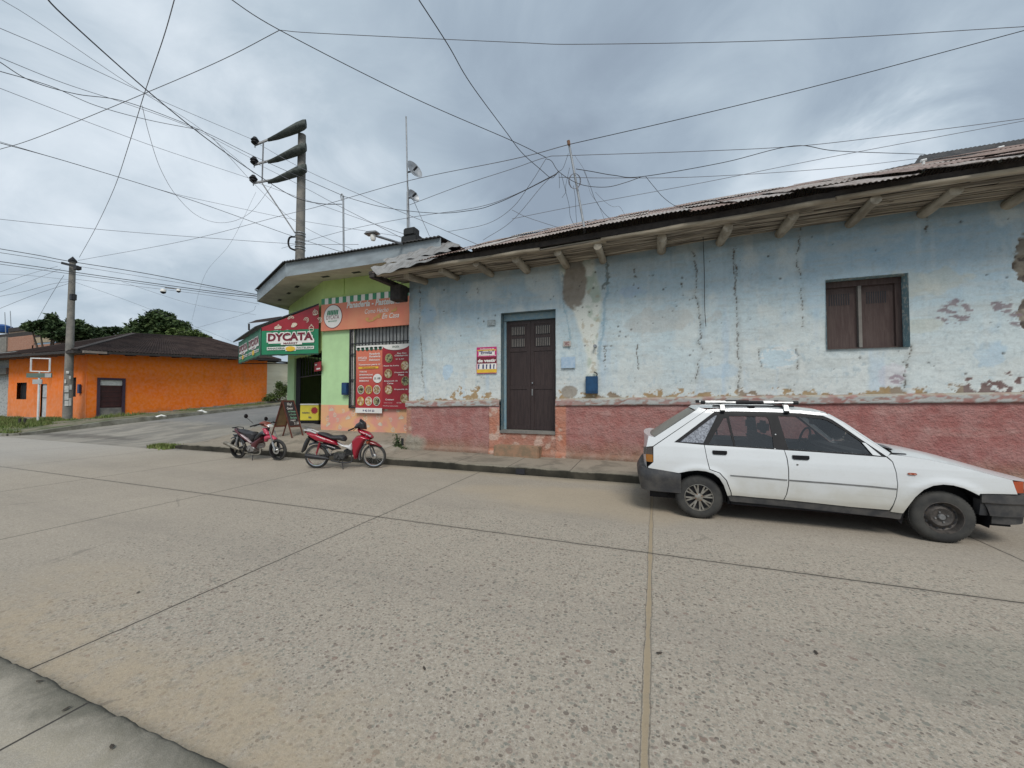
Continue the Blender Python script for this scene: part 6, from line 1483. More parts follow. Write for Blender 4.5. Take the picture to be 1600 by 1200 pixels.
# bike in front of the bakery wall
def bike_at(name, pr, pf, label, lean):
    r_ = None
    a = atD(pr[0], pr[1], 1); z = 0
    def g0(px, py): q = ray(px, py); t_ = -EYE/q.z; return E0+q*t_
    a, f = g0(*pr), g0(*pf); ang = math.atan2(f.y-a.y, f.x-a.x)
    o = empty(name, (a.x, a.y, 0), label, 'motorcycle', 'motorcycles parked at the kerb by the bakery', ang); o.rotation_euler = (R(lean), 0, ang); return o
mo = bike_at('motorcycle', (495.5, 731.5), (581, 731), 'glossy red underbone motorcycle with white step panel and black windshield at the kerb', 3)
moto(mo, dict(wheel='spoke', eng=ENG, shock=RED, fork=mk('fork_grey', (.12, .12, .125), .4, .5), exh=M['darkmetal'], stand=-1, muffler=((.32, -.14, .24), (-.18, -.15, .315)),
    seat=Rr([(360, 352), (430, 350), (500, 365), (580, 402), (660, 400), (740, 393), (785, 420), (802, 468), (780, 500), (700, 478), (600, 465), (450, 405), (360, 368)]),
    bodies=[('tail_body', Rr([(185, 345), (250, 348), (360, 372), (450, 402), (560, 445), (645, 478), (695, 560), (600, 545), (480, 515), (350, 488), (270, 440), (205, 385)]), .105, RED),
            ('undertail', Rr([(205, 398), (270, 445), (350, 490), (340, 510), (290, 500), (230, 450)]), .09, BLK),
            ('side_cover', Rr([(430, 510), (520, 520), (660, 570), (720, 620), (640, 620), (590, 640), (530, 600), (450, 560)]), .10, BLK),
            ('step_panel', Rr([(635, 485), (700, 520), (760, 548), (830, 556), (880, 515), (900, 520), (900, 700), (885, 680), (860, 640), (800, 600), (720, 570), (680, 545)]), .075, WHT),
            ('leg_shield', Rr([(895, 480), (960, 405), (1050, 385), (1150, 425), (1200, 462), (1110, 470), (1060, 540), (1030, 600), (1000, 660), (975, 740), (955, 775), (930, 765), (915, 700), (900, 600)]), .155, RED),
            ('headlight_cowl', Rr([(968, 290), (1060, 318), (1150, 352), (1215, 425), (1208, 455), (1120, 420), (1040, 385), (990, 360)]), .11, RED),
            ('headlight', Rr([(1070, 335), (1130, 355), (1190, 400), (1212, 440), (1150, 405), (1100, 375)]), .118, mk('lens_silver', (.6, .6, .62), .2, .3)),
            ('windshield', Rr([(915, 280), (950, 225), (1000, 190), (1012, 140), (1045, 165), (1095, 205), (1112, 310), (1050, 305), (980, 292)]), .10, BLK),
            ('front_fender', Rr([(1120, 490), (1190, 485), (1270, 520), (1352, 580), (1330, 592), (1240, 560), (1170, 560), (1130, 540)]), .075, paint('moto_red_fender', (.16, .01, .015))),
            ('tail_light', Rr([(160, 330), (185, 335), (190, 365), (165, 360)]), .05, mk('red_lens', (.35, .02, .02), .2)),
            ('turn_signal', Rr([(1105, 490), (1145, 470), (1180, 500), (1165, 545), (1125, 545)]), .13, mk('copper_lens', (.28, .07, .03), .3))],
    decals=[('stripe', Rr([(380, 400), (500, 455), (496, 462), (376, 408)]), .108, WHT)]))
m = MB(); P_ = Rr([(170, 312), (250, 318), (355, 362)])
for y in (-.07, .07): m.bar((P_[0][0], y, P_[0][1]), (P_[1][0], y, P_[1][1]), .03, .025); m.bar((P_[1][0], y, P_[1][1]), (P_[2][0], y, P_[2][1]), .03, .025)
m.bar((P_[0][0], -.07, P_[0][1]), (P_[0][0], .07, P_[0][1]), .03, .025); m.build('grab_rail', WHT, mo, bevel=.005)
m = MB(); P_ = Rr([(215, 450), (175, 530), (140, 620), (108, 665)]); m.tube([(a, 0, b_) for a, b_ in P_], [.045, .05, .045, .02], 8); m.build('rear_mudguard', BLK, mo, smooth=40)
arcfender(mo, 1.262, .335, 125, 195, .05, mk('inner_fender_grey', (.16, .16, .165), .6), 'inner_fender')
arcfender(mo, 0, .315, 35, 120, .055, BLK, 'wheel_cover')
# older bike by the chalkboard
def r1(l): return [((x-212)/457., (1172-y)/457.) for x, y in l]
m2 = bike_at('motorcycle', (373, 716), (428.5, 719), 'older black and pinkish red motorcycle with round mirror before the chalkboard', 4)
moto(m2, dict(wheel='cast', eng=ENS, shock=M['steel'], fork=M['steel'], exh=EXH, stand=-1, muffler=((.22, -.15, .26), (-.25, -.16, .43)),
    seat=r1([(245, 822), (330, 832), (400, 848), (470, 850), (500, 872), (500, 925), (470, 968), (440, 950), (400, 905), (330, 880), (262, 850)]),
    bodies=[('tail_body', r1([(190, 812), (235, 825), (300, 860), (380, 915), (455, 975), (440, 1000), (370, 965), (300, 925), (240, 880), (205, 845)]), .10, DRD),
            ('side_stripe', r1([(262, 855), (330, 880), (400, 925), (458, 968), (452, 985), (380, 940), (320, 905)]), .108, mk('stripe_silver', (.50, .42, .43), .4, .2)),
            ('tank_cover', r1([(470, 950), (510, 890), (575, 840), (640, 845), (668, 880), (600, 890), (560, 930), (500, 960)]), .10, BLK),
            ('leg_shield', r1([(450, 975), (540, 925), (610, 885), (600, 940), (545, 1000), (505, 1070), (470, 1090), (450, 1040)]), .125, DRD),
            ('front_column', r1([(590, 800), (650, 800), (690, 870), (670, 890), (620, 870)]), .07, PNK),
            ('headlight_cowl', r1([(560, 740), (600, 725), (660, 735), (730, 790), (700, 798), (640, 790), (590, 775)]), .10, mk('cowl_copper', (.20, .05, .03), .3)),
            ('headlight', r1([(655, 745), (695, 760), (732, 792), (690, 798), (660, 778)]), .085, mk('lens_clear', (.62, .62, .60), .15, .2)),
            ('front_fender', r1([(612, 900), (650, 882), (720, 885), (780, 920), (770, 938), (700, 925), (650, 940), (642, 965), (618, 965)]), .065, PNK),
            ('tail_light', r1([(185, 825), (205, 822), (210, 850), (190, 850)]), .05, mk('clear_lens', (.6, .55, .5), .3))]))
m = MB()
for y in (-.08, .08): m.tube([((180-212)/457., y, .80), ((255-212)/457., y, .795), ((262-212)/457., y, .745)], .010)
m.bar((-.07, -.08, .80), (-.07, .08, .80), .02, .02); m.build('grab_rail', M['black'], m2, smooth=60)
m = MB(); P_ = r1([(235, 890), (170, 900), (145, 890)]); m.tube([(a, 0, b_) for a, b_ in P_], [.03, .03, .012], 8); m.build('rear_mudguard', BLK, m2)
m = MB(); c_ = Vector(((512-212)/457., -.30, (1172-652)/457.)); m.lathe([(0, -.012), (.05, -.012), (.056, 0), (.045, .015), (0, .02)], c_, (1, .1, .1), 20); mr = m.build('mirror', M['black'], m2, smooth=40)
MB().tube([c_+Vector((.01, 0, -.03)), (.80, -.24, .95)], .006).build('mirror_stalk', M['black'], mr)
c_ = c_+Vector((.06, .50, -.13)); m = MB(); m.lathe([(0, -.012), (.05, -.012), (.056, 0), (.045, .015), (0, .02)], c_, (1, .1, .1), 20); mr = m.build('mirror', M['black'], m2, smooth=40); MB().tube([c_+Vector((.01, 0, -.03)), (.80, .24, .95)], .006).build('mirror_stalk', M['black'], mr)
arcfender(m2, 0, .31, 30, 125, .055, BLK, 'wheel_cover'); MB().tube([(1.262, -.085, .265), (1.19, -.085, .47)], .022).build('fork_lower', M['alu'], m2)

# ================================================================== ORANGE HOUSE
OX, OY = -29.0, 11.66
oh = empty('orange_house', (OX, OY, .33), 'low orange corner house with dark hipped roof across the side street', 'house')
OO = oh.location
def ob(): return MB(OO)
OXL = atY(11.5, 640, OY).x; OYB = 22.0
zl = atY(135, 553, OY).z; zr_ = zl+.55
def orange():
    # left wing facade + right facade as painted grids
    for nm, L, P0, U, slope in (('front_wall', OX-OXL, Vector((OXL, OY, 0)), Vector((1, 0, 0)), 0), ('side_wall', OYB-OY, Vector((OX, OY, 0)), Vector((0, 1, 0)), .5)):
        us = np.arange(0, L+.08, .08); zs = np.arange(.0, 4.7, .08)
        holes = []
        if nm == 'front_wall':
            for a, b_, c_, d_ in ((26.5, 598, 41, 624), (64, 600, 71.5, 653), (107, 590, 118, 620)): p = atY(a, b_, OY); q = atY(c_, d_, OY); holes.append((p.x-OXL, q.x-OXL, q.z, p.z))
        else:
            p = atX(152, 590, OX); q = atX(194, 652, OX); holes.append((p.x-OY, q.x-OY, .2, p.z if isinstance(p, Vector) else p[1]))
        if nm == 'side_wall':
            p = atX(152, 590, OX); q = atX(194, 652, OX); holes = [(p.y-OY, q.y-OY, .0, p.z)]
        for h_ in holes:
            for k in (0, 1): us[np.argmin(abs(us-h_[k]))] = h_[k]
            for k in (2, 3): zs[np.argmin(abs(zs-h_[k]))] = h_[k]
        Ug, Z = np.meshgrid(us, zs, indexing='ij'); s_ = 400+len(nm)
        C = np.zeros(Ug.shape+(3,))+np.array((.93, .185, .004)); f1 = fbm(Ug*.6, Z*.9, s_); f2 = fbm(Ug*2.4, Z*2.4, s_+1)
        C = lerpc(C, sst(f1, .4, .65)*.35, (.95, .24, .006)); 
        if nm == 'front_wall': C = lerpc(C, sst(Z+(f2-.5)*.9, 3.0, .6)*.8, (.74, .24, .08))
        C = lerpc(C, sst(f2, .58, .75)*.12, (.55, .13, .01)); C = lerpc(C, sst(Z-slope*Ug/L*1.2, .75, .3)*sst(f2, .35, .6)*.5, (.35, .13, .05))
        C = lerpc(C, sst(fbm(Ug*1.2, Z*.4, s_+3), .6, .75)*.3, (.40, .10, .01))
        top = zl+slope*Ug/L+.15
        P = np.zeros(Ug.shape+(3,)); P[..., 0] = P0.x+U.x*Ug-OO.x; P[..., 1] = P0.y+U.y*Ug-OO.y; P[..., 2] = np.minimum(Z, top)-OO.z
        d = (f1-.5)*.05
        if U.x: P[..., 1] -= d
        else: P[..., 0] += d
        uc = (Ug[:-1, :-1]+Ug[1:, 1:])/2; zc = (Z[:-1, :-1]+Z[1:, 1:])/2; keep = zc < top[:-1, :-1]+.08
        for h_ in holes: keep &= ~((uc > h_[0]) & (uc < h_[1]) & (zc > h_[2]) & (zc < h_[3]))
        gridmesh(nm, None, None, P, keep, C, M['orangewall'], oh)
        for k, h_ in enumerate(holes):
            if nm == 'front_wall':
                x0, x1 = OXL+h_[0], OXL+h_[1]
                if k == 1:
                    o_ = ob().box((x0, OY+.08, h_[2]), (x1, OY+.13, h_[3])).build('white_door', mk('white_door_paint', (.55, .56, .56), .6, col2=(.4, .42, .42), scale=5), oh)
                    ob().box((x0+.06, OY+.06, h_[2]+1.15), (x1-.06, OY+.08, h_[2]+1.2)).build('door_rail', M['steel'], o_)
                else:
                    o_ = ob().box((x0, OY+.18, h_[2]), (x1, OY+.22, h_[3])).build('window', M['vin_black'], oh)
                    b = ob()
                    for q in range(4): xx = x0+(x1-x0)*(q+.5)/4; b.box((xx-.012, OY+.12, h_[2]), (xx+.012, OY+.15, h_[3]))
                    b.build('window_bars', M['wood_dark'], o_)
            else:
                y0, y1 = OY+h_[0], OY+h_[1]; zt = h_[3]; zb_ = .38+.02
                fr_ = ob().box((OX-.12, y0, zb_), (OX+.05, y0+.12, zt)).box((OX-.12, y1-.12, zb_), (OX+.05, y1, zt)).box((OX-.12, y0+.12, zt-.12), (OX+.05, y1-.12, zt)).build('door_frame', mk('purple_frame', (.06, .035, .06), .7), oh)
                d_ = ob().box((OX-.10, y0+.12, zb_+.52), (OX-.04, y1-.12, zt-.42)).build('door', mk('maroon_door', (.055, .014, .014), .6, col2=(.035, .01, .01), scale=5), oh)
                b = ob()
                for zz in np.linspace(zb_+.6, zt-.5, 5): b.box((OX-.04, y0+.2, zz), (OX-.02, y1-.2, zz+.04))
                b.build('door_rail', mk('maroon_rail', (.08, .022, .02), .6), d_)
                ob().box((OX-.10, y0+.12, zt-.42), (OX-.03, y1-.12, zt-.12)).build('transom', M['paper'], oh); ob().box((OX-.10, y0+.12, zb_-.1), (OX-.02, y1-.12, zb_+.52)).build('threshold', M['polec'], oh)
orange()
ob().box((OXL, 21.9, 0), (OX-.05, 22.0, 4)).build('rear_wall', mk('orange_rear', (.7, .16, .01), .8), oh); ob().box((OXL, OY+.1, 0), (OXL+.1, 21.9, 4)).build('end_wall', mk('orange_end', (.7, .16, .01), .8), oh)
p = atY(126, 607.5, OY); ob().box((p.x-.10, OY-.1, p.z-.25), (p.x+.10, OY-.03, p.z+.25)).build('wall_meter', M['navy'], oh)
# hipped roof
ov = .85
E1 = Vector((OX+ov, OY-ov, zl+.10)); E2 = Vector((OX+ov, OYB+.6, zr_+.12)); EL0 = Vector((OXL-12, OY-ov, zl+.10)); 
R1 = onp(210, 523, (-34, 16, 0), Vector((1, 0, 0))); R1 = Vector((-34.0, 16.0, 5.95)); R2 = Vector((-34.6, 21.3, 6.40)); R0 = Vector((OXL-12, 16.0, 5.35)); B2 = Vector((-34.6, 27, 4.6))
t = T('dark_tin_roof'); p = t.wpos(); n_ = t.noise(t.scl(p, (1, 1, 1)), 1.2, 6, .7).sm(.35, .65); t.set(t.mix(t.noise(p, 8, 4, .7).sm(.55, .7)*.5, t.mix(n_, (.026, .019, .018), (.05, .036, .032)), (.10, .08, .07)), .95); t.b.inputs['Specular IOR Level'].default_value = .08; OR = t.m
def corrface(mb, a, b_, c_, d_, wl=.16, amp=.022, n_=None):
    """a-b eave, d-c ridge"""
    L = (b_-a).length; n = int(L/wl*4); up = Vector((0, 0, 1)); vs = []
    for i in range(n+1):
        f = i/n; e_ = a*(1-f)+b_*f; r_ = d_*(1-f)+c_*f; z = amp*math.sin(i*math.pi/2+.3)
        vs += [e_+up*z, (e_*.5+r_*.5)+up*z, r_+up*z]
    mb.add(vs, [(3*i+j, 3*i+3+j, 3*i+4+j, 3*i+1+j) for i in range(n) for j in (0, 1)])
b = ob(); corrface(b, EL0, E1, R1, R0); corrface(b, E1, E2, R2, R1); b.add([E2, B2, R2], [(0, 1, 2)]); b.add([R0, R1, R2, B2, Vector((OXL-12, 27, 4))], [(0,1,2,3,4)]); b.build('roof', OR, oh, norm=False)
b = ob(); b.bar(R1, R2, .25, .08); b.bar(R1, E1+Vector((0, 0, .03)), .22, .06); b.bar(R0, R1, .25, .08); b.build('ridge_cap', mk('ridge_tin', (.05, .04, .036), .9), oh)
b = ob(); b.add([EL0-Vector((0, 0, .06)), E1-Vector((0, 0, .06)), Vector((OX, OY, zl+.1)), Vector((OXL-12, OY, zl+.1))], [(0,1,2,3)]); b.add([E1-Vector((0, 0, .06)), E2-Vector((0, 0, .06)), Vector((OX, OYB, zr_+.1)), Vector((OX, OY, zl+.1))], [(0,1,2,3)])
b.bar(EL0-Vector((0, 0, .1)), E1-Vector((0, 0, .1)), .06, .14); b.bar(E1-Vector((0, 0, .1)), E2-Vector((0, 0, .1)), .06, .14); b.build('eave_boards', M['wood_dark'], oh)
for k in range(14): x = OXL-2+k*.95; ob().bar((x, OY+.1, zl-.0), (x, OY-ov+.05, zl-.02), .12, .12).build('rafter', mk('rafter_grey', (.26, .22, .19), .9) if k == 0 else bpy.data.materials['rafter_grey'], oh)
for k in range(9): y = OY+.5+k*1.15; z = zl+.5*(y-OY)/(OYB-OY); ob().bar((OX-.1, y, z+.02), (OX+ov-.05, y, z), .12, .12).build('rafter', M['wood_dark'], oh)
# grey tiled neighbour at the far left
nb = empty('tiled_house', (OXL-3, OY, .3), 'grey patterned tile house front at the far left edge beside the orange house', 'house')
t = T('grey_tiles'); p = t.wpos(); d_, c_ = t.vor(p, 7); t.set(t.mix(d_.sm(.2, .5), (.24, .25, .24), (.40, .41, .40)), .7)
MB(nb.location).box((OXL-12, OY+.25, .1), (OXL-.02, OY+.5, 4.4)).build('wall', t.m, nb); MB(nb.location).box((OXL-12, OY-.1, 2.95), (OXL-.03, OY+.25, 3.35)).build('canopy', M['polec'], nb)
MB(nb.location).box((OXL-3.4, OY+.2, .3), (OXL-2.2, OY+.26, 2.5)).build('door', M['darkmetal'], nb)
# white compound wall beyond the orange house, and its low roof
ww = empty('white_wall', (-27.2, 22.5, 1.1), 'pale cream boundary wall between the orange house and the bakery', 'wall'); t = T('cream_wall'); p = t.wpos(); t.set(t.mix(t.noise(t.scl(p, (.3, .3, 3)), 1, 5, .6).sm(.4, .7), (.85, .77, .58), (.74, .66, .47)), .9)
wa, wb = atD(402.5, 600, 31.5), atD(470, 600, 36.5)
b = MB(ww.location); b.add([(wa.x, wa.y, .5), (wb.x, wb.y, .5), (wb.x, wb.y, 4.55), (wa.x, wa.y, 4.4), (wa.x-.1, wa.y+.3, .5), (wb.x-.1, wb.y+.3, .5), (wb.x-.1, wb.y+.3, 4.55), (wa.x-.1, wa.y+.3, 4.4)], [(0,1,2,3),(7,6,5,4),(3,2,6,7),(0,3,7,4),(1,5,6,2)]); b.build('wall_face', t.m, ww)
b = MB(ww.location); b.bar((wa.x, wa.y, 4.5), (wb.x, wb.y, 4.65), .5, .10); b.build('coping', M['wood_dark'], ww)
# small far roof behind the awning
fr_ = empty('far_shed', tuple(atD(380, 600, 38)), 'dark lean-to roof on thin posts far behind the awning', 'shed')
a_, b_ = atD(373, 545, 38), atD(440, 541, 42); 
m = MB(fr_.location); m.add([atD(360, 561, 36), atD(403, 561, 36), atD(403, 553, 41), atD(372, 549, 41)], [(0,1,2,3)]); m.add([atD(386, 505.5, 26), atD(440, 500, 26), atD(440, 494, 28), atD(400, 500, 28)], [(0,1,2,3)]); m.build('roof', OR, fr_)
m = MB(fr_.location); p = atD(389, 506, 26); m.bar(p, atD(389, 516, 26), .08, .08); p = atD(436, 500, 26); m.bar(p, atD(436, 520, 26), .06, .06); m.build('post', M['wood_dark'], fr_)
# brick building far left
bk = empty('brick_building', tuple(atD(40, 640, 33)), 'unfinished brick building with blue glazed band behind the orange house', 'building')
t = T('brick_wall'); p = t.wpos(); br_ = t.nt.nodes.new('ShaderNodeTexBrick'); br_.inputs['Scale'].default_value = 3.2; mp = t.scl(p, (1, 1, 1)); cmb2 = t.nt.nodes.new('ShaderNodeCombineXYZ'); x_, y_, z_ = t.xyz(p); t.nt.links.new(x_.k, cmb2.inputs[0]); t.nt.links.new(z_.k, cmb2.inputs[1]); t.nt.links.new(cmb2.outputs[0], br_.inputs[0])
br_.inputs['Color1'].default_value = (.30, .12, .07, 1); br_.inputs['Color2'].default_value = (.40, .19, .12, 1); br_.inputs['Mortar'].default_value = (.36, .30, .25, 1); t.set(br_.outputs[0], .9); BRK = t.m
by = 22.0
def fbx(name, x0, y0, x1, y1, mat, par, Y=by, dp=3., yo=0.): p = atY(x0, y0, Y+yo); q = atY(x1, y1, Y+yo); return MB(par.location).box((p.x, Y+yo, q.z), (q.x, Y+yo+dp, p.z)).build(name, mat, par)
fbx('wall', 7, 528, 50, 600, BRK, bk); fbx('pillar', -8, 528, 7.2, 600, M['polec'], bk, yo=-.12); fbx('upper_wall', 14, 515, 44, 527.8, mk('adobe_tan', (.34, .25, .18), .9, col2=(.25, .19, .14), scale=1), bk, yo=.4)
fbx('parapet', -10, 524, 100, 528, M['wood_dark'], bk, yo=.1); fbx('lintel', 50, 528, 105, 531.5, mk('tan_lintel', (.40, .32, .22), .9), bk, yo=.05); g1 = fbx('glazing', 50, 531, 87, 539.5, mk('blue_glazing', (.20, .30, .38), .15), bk, yo=.1); fbx('lower_wall', 50, 539.5, 105, 600, BRK, bk, yo=.0)
for px in (49.5, 62, 74, 87): fbx('mullion', px, 531, px+1, 539.5, M['alu'], g1, yo=-.02, dp=.1)
fbx('roof', 13, 513, 45, 515, M['wood_dark'], bk, yo=.3)
p = atY(4, 520, by+1); tk = MB(p); tk.lathe([(0, 1.05), (.25, 1.05), (.35, 1.0), (.75, .85), (.82, .78), (.82, .52), (.84, .5), (.82, .48), (.82, .12), (.78, .0), (0, 0)], p, (0, 0, 1), 28); o = tk.build('water_tank', mk('tank_blue', (.01, .07, .25), .4), smooth=35); o.location = p
tag(o, 'round blue plastic water tank on the roof at the far left', 'water tank')
for px, yt, yb in ((7.5, 488, 524), (16, 486, 516)):
    p = atY(px+1.5, yb, by+.5); q = atY(px, yt, by+.5); o = MB(p).tube([p, q], .035, 6).build('roof_antenna', M['galv']); o.location = p; tag(o, 'thin mast on the brick roof right beside the blue tank' if px < 10 else 'pale upright rod on the brick roof further from the blue tank', 'mast')

# ================================================================== TREES
def leafmat(name, a, b_): t = T(name); p = t.pos(); t.set(t.mix(t.noise(p, 1.1, 5, .7).sm(.35, .65), a, b_), .7); t.b.inputs['Specular IOR Level'].default_value = .25; return t.m
LF = [leafmat('mango_leaves', (.03, .06, .022), (.075, .11, .035)), leafmat('lighter_leaves', (.07, .11, .03), (.12, .16, .05)), leafmat('dark_leaves', (.028, .055, .022), (.065, .095, .035))]
BARK = mk('bark', (.12, .09, .07), .9, bump=.5)
def tree(name, base, h_, blobs, nleaf, mat, ls, label, group=None, seed=1, gap=.35):
    rr = random.Random(seed); o = empty(name, tuple(base), label, 'tree', group); m = MB(base); B = Vector(base)
    cx = sum(b_[0] for b_ in blobs)/len(blobs); cz = sum(b_[2] for b_ in blobs)/len(blobs)
    top = B+Vector((cx*.3, 0, h_*.45)); m.tube([B, B+Vector((.05, 0, h_*.25)), top], [.38, .30, .22], 10)
    for (x, y, z, rx, ry, rz) in blobs: e_ = B+Vector((x, y, z)); m.tube([top, top*.5+e_*.5+Vector((rr.uniform(-.4, .4), 0, .2)), e_], [.16, .10, .04], 6); 
    m.build('trunk', BARK, o, smooth=50)
    vs = []; fs = []; tot = sum(b_[3]*b_[5] for b_ in blobs)
    for (x, y, z, rx, ry, rz) in blobs:
        n = int(nleaf*rx*rz/tot); subs = []
        for k in range(int(14+rx*rz*6)):
            a = rr.uniform(0, 6.28); c = rr.uniform(-1, 1); s_ = math.sqrt(1-c*c); q = rr.uniform(.55, 1.02); subs.append(Vector((x+rx*q*s_*math.cos(a), y+ry*q*s_*math.sin(a), z+rz*q*c)))
        for k in range(n):
            c_ = rr.choice(subs); d = Vector((rr.gauss(0, 1), rr.gauss(0, 1), rr.gauss(0, .7)))*(.36*min(rx, rz)*.62); p = c_+d
            u_ = Vector((rr.gauss(0, 1), rr.gauss(0, 1), rr.gauss(0, .6))).normalized(); v_ = u_.cross(Vector((rr.gauss(0, 1), rr.gauss(0, 1), rr.gauss(0, 1)))).normalized(); L = ls*rr.uniform(.6, 1.3)
            i = len(vs); vs += [p-u_*L, p+v_*L*.38, p+u_*L, p-v_*L*.38]; fs.append((i, i+1, i+2, i+3))
    m = MB(); m.v = vs; m.f = fs; m.m = [0]*len(fs); m.build('crown', mat, o, norm=False); return o
def tb(px, py, D): return atD(px, py, D)
def blobs_px(base, D, lst):
    out = []; rt = Vector((_c, _s, 0)); fw = Vector((-_s, _c, 0)); k = D/603.
    for px, py, rx, ry in lst: p = atD(px, py, D)-Vector(base); out.append((p.x, p.y, p.z, rx*k, rx*k*.8, ry*k))
    return out
D = 52; base = atD(238, 640, D); base.z = .5
tree('mango_tree', base, 9, blobs_px(base, D, [(245, 500, 26, 14), (265, 512, 26, 16), (226, 512, 24, 14), (240, 526, 44, 14), (282, 516, 14, 14), (212, 522, 18, 12)]), 17000, LF[0], .26, 'big dense dark mango tree rising behind the ridge of the orange house', None, 2)
D = 46; base = atD(292, 640, D); base.z = .5
tree('bushy_tree', base, 6, blobs_px(base, D, [(285, 524, 28, 9), (262, 528, 24, 9), (312, 528, 14, 7), (230, 532, 22, 8)]), 6500, LF[1], .22, 'lower yellowish green tree in front of the dense mango tree', None, 3)
D = 40; base = atD(70, 640, D); base.z = .3
tree('spreading_tree', base, 7, blobs_px(base, D, [(62, 512, 22, 10), (48, 510, 12, 6), (84, 504, 14, 12), (88, 518, 20, 10), (118, 508, 12, 9), (122, 520, 20, 10), (135, 514, 10, 8), (100, 526, 40, 8)]), 9000, LF[2], .22, 'dark leafy tree behind the tall concrete pole and the brick building', None, 4)
D = 42; base = atD(165, 640, D); base.z = .3
tree('feathery_tree', base, 6, blobs_px(base, D, [(150, 520, 14, 7), (168, 518, 10, 6), (180, 515, 8, 5), (160, 528, 26, 7), (190, 522, 7, 4)]), 3200, LF[2], .20, 'thin feathery small-leaved tree between the dark tree and the mango', None, 5)
# bush by the cream wall, weeds at the house corner
def shrub(name, base, blobs, n, ls, mat, label, stems=6, seed=1):
    rr = random.Random(seed); o = empty(name, tuple(base), label, 'shrub'); B = Vector(base); m = MB(B)
    for k in range(stems): bl = rr.choice(blobs); e_ = B+Vector((bl[0], bl[1], bl[2]+bl[5]*.4)); m.tube([B+Vector((rr.uniform(-.1, .1), 0, 0)), B*.5+e_*.5+Vector((rr.uniform(-.1, .1), 0, .05)), e_], [.02, .015, .006], 5)
    m.build('stems', BARK, o); vs = []; fs = []
    for k in range(n):
        x, y, z, rx, ry, rz = rr.choice(blobs); d = Vector((rr.gauss(0, .5)*rx, rr.gauss(0, .5)*ry, rr.gauss(0, .5)*rz)); p = Vector((x, y, z))+d; p.z = max(p.z, .02)
        u_ = Vector((rr.gauss(0, 1), rr.gauss(0, 1), rr.gauss(0, .6))).normalized(); v_ = u_.cross(Vector((rr.gauss(0, 1), rr.gauss(0, 1), rr.gauss(0, 1)))).normalized(); L = ls*rr.uniform(.6, 1.3); i = len(vs); vs += [p-u_*L, p+v_*L*.35, p+u_*L, p-v_*L*.35]; fs.append((i, i+1, i+2, i+3))
    m = MB(); m.v = vs; m.f = fs; m.m = [0]*len(fs); m.build('leaves', mat, o, norm=False); return o
D = 30; base = atD(436, 627, D)
shrub('bush', base, blobs_px(base, D, [(438, 615, 11, 9), (425, 621, 9, 5), (445, 608, 7, 8), (436, 602, 5, 5), (418, 624, 6, 3)]), 2600, .09, LF[1], 'straggly green bush against the cream wall left of the bakery', 10, 7)
base = Vector((-6.5, 8.72, .17)); shrub('weed', base, [(0, 0, .08, .12, .12, .10), (-.03, 0, .25, .08, .08, .14), (.10, -.02, .06, .12, .10, .06)], 420, .035, LF[0], 'small green weed growing at the left foot of the blue house corner', 5, 8)
p = atY(1592, 790, 7.3); base = Vector((4.15, 8.75, .17))
p0 = atY(640, 690, HY-.2); b = MB(); o = b.tube([(-6.42, 8.80, .17), (-6.42, 8.80, .46)], .035, 10).build('stub_pipe', M['darkmetal']); tag(o, 'short dark pipe stub standing at the left foot of the blue house corner', 'pipe')

# ================================================================== POLES
def pole(name, px, pyt, depth, zb_, r0, r1, label):
    p = atD(px, 600, depth); zt = atD(px, pyt, depth).z; B = Vector((p.x, p.y, zb_)); o = empty(name, tuple(B), label, 'utility pole')
    MB(B).tube([B, (B.x, B.y, zb_+(zt-zb_)*.5), (B.x, B.y, zt)], [r0, (r0+r1)/2, r1], 20).build('shaft', M['polec'], o, smooth=50); return o, B, zt
hv, HB_, hz_ = pole('utility_pole', 465.5, 203, 17.5, .5, .24, .165, 'tall concrete pole with three stacked cross-arms rising behind the bakery roof')
kf = 17.5/603.
arms = []
rt = Vector((_c, _s, 0)); fwv = Vector((-_s, _c, 0))
armd = (rt*-1.0).normalized()
for i, (yt, yi) in enumerate(((200, 222), (236, 253), (269, 281.5))):
    c_ = atD(467, yt, 17.5); tip = atD(419, yt+18-i*1.5, 17.3); e_ = empty_part(0, 0)
    m = MB(HB_); d = (tip-c_); L = d.length; d.normalize(); sd = d.cross(Vector((0, 0, 1))).normalized(); vs = []
    prof = [(-.33, .17, .10, .26), (-.2, .26, .12, .27), (.1, .30, .15, .24), (.5, .27, .16, .15), (1.0, .20, .15, -.02), (L, .10, .09, -.09)]
    for s_, w_, hb__, ht in prof:
        q = c_+d*s_
        for a in range(12): t_ = 2*math.pi*a/12; vs.append(q+sd*(w_*.75*math.cos(t_))+Vector((0, 0, (ht+.02 if math.sin(t_) > 0 else hb__)*abs(math.sin(t_))*(1 if math.sin(t_) > 0 else -1))))
    m.add(vs, [(k*12+j, k*12+(j+1) % 12, (k+1)*12+(j+1) % 12, (k+1)*12+j) for k in range(5) for j in range(12)]+[tuple(range(12)), tuple(range(60, 72))])
    ar = m.build('crossarm', M['armc'], hv, smooth=35)
    st__ = atD(398.5-i*1.3, yi+4.5, 17.2); m = MB(HB_); m.bar(tip+d*-.35, st__, .07, .07); m.bar(st__, st__-Vector((0, 0, .12)), .03, .03); ab_ = m.build('steel_bracket', M['steel'], ar)
    m = MB(HB_); q = st__+Vector((.0, 0, .03)); m.lathe([(.03, -.05), (.10, .0), (.16, .06), (.13, .12), (.17, .17), (.12, .24), (.07, .32), (0, .34)], q, (0, 0, 1), 14); m.build('insulator', M['black'], ar, smooth=30)
m = MB(HB_); m.bar(atD(411.5, 221, 17.25), atD(409.5, 286, 17.25), .05, .05); m.build('tie_strap', M['steel'], hv)
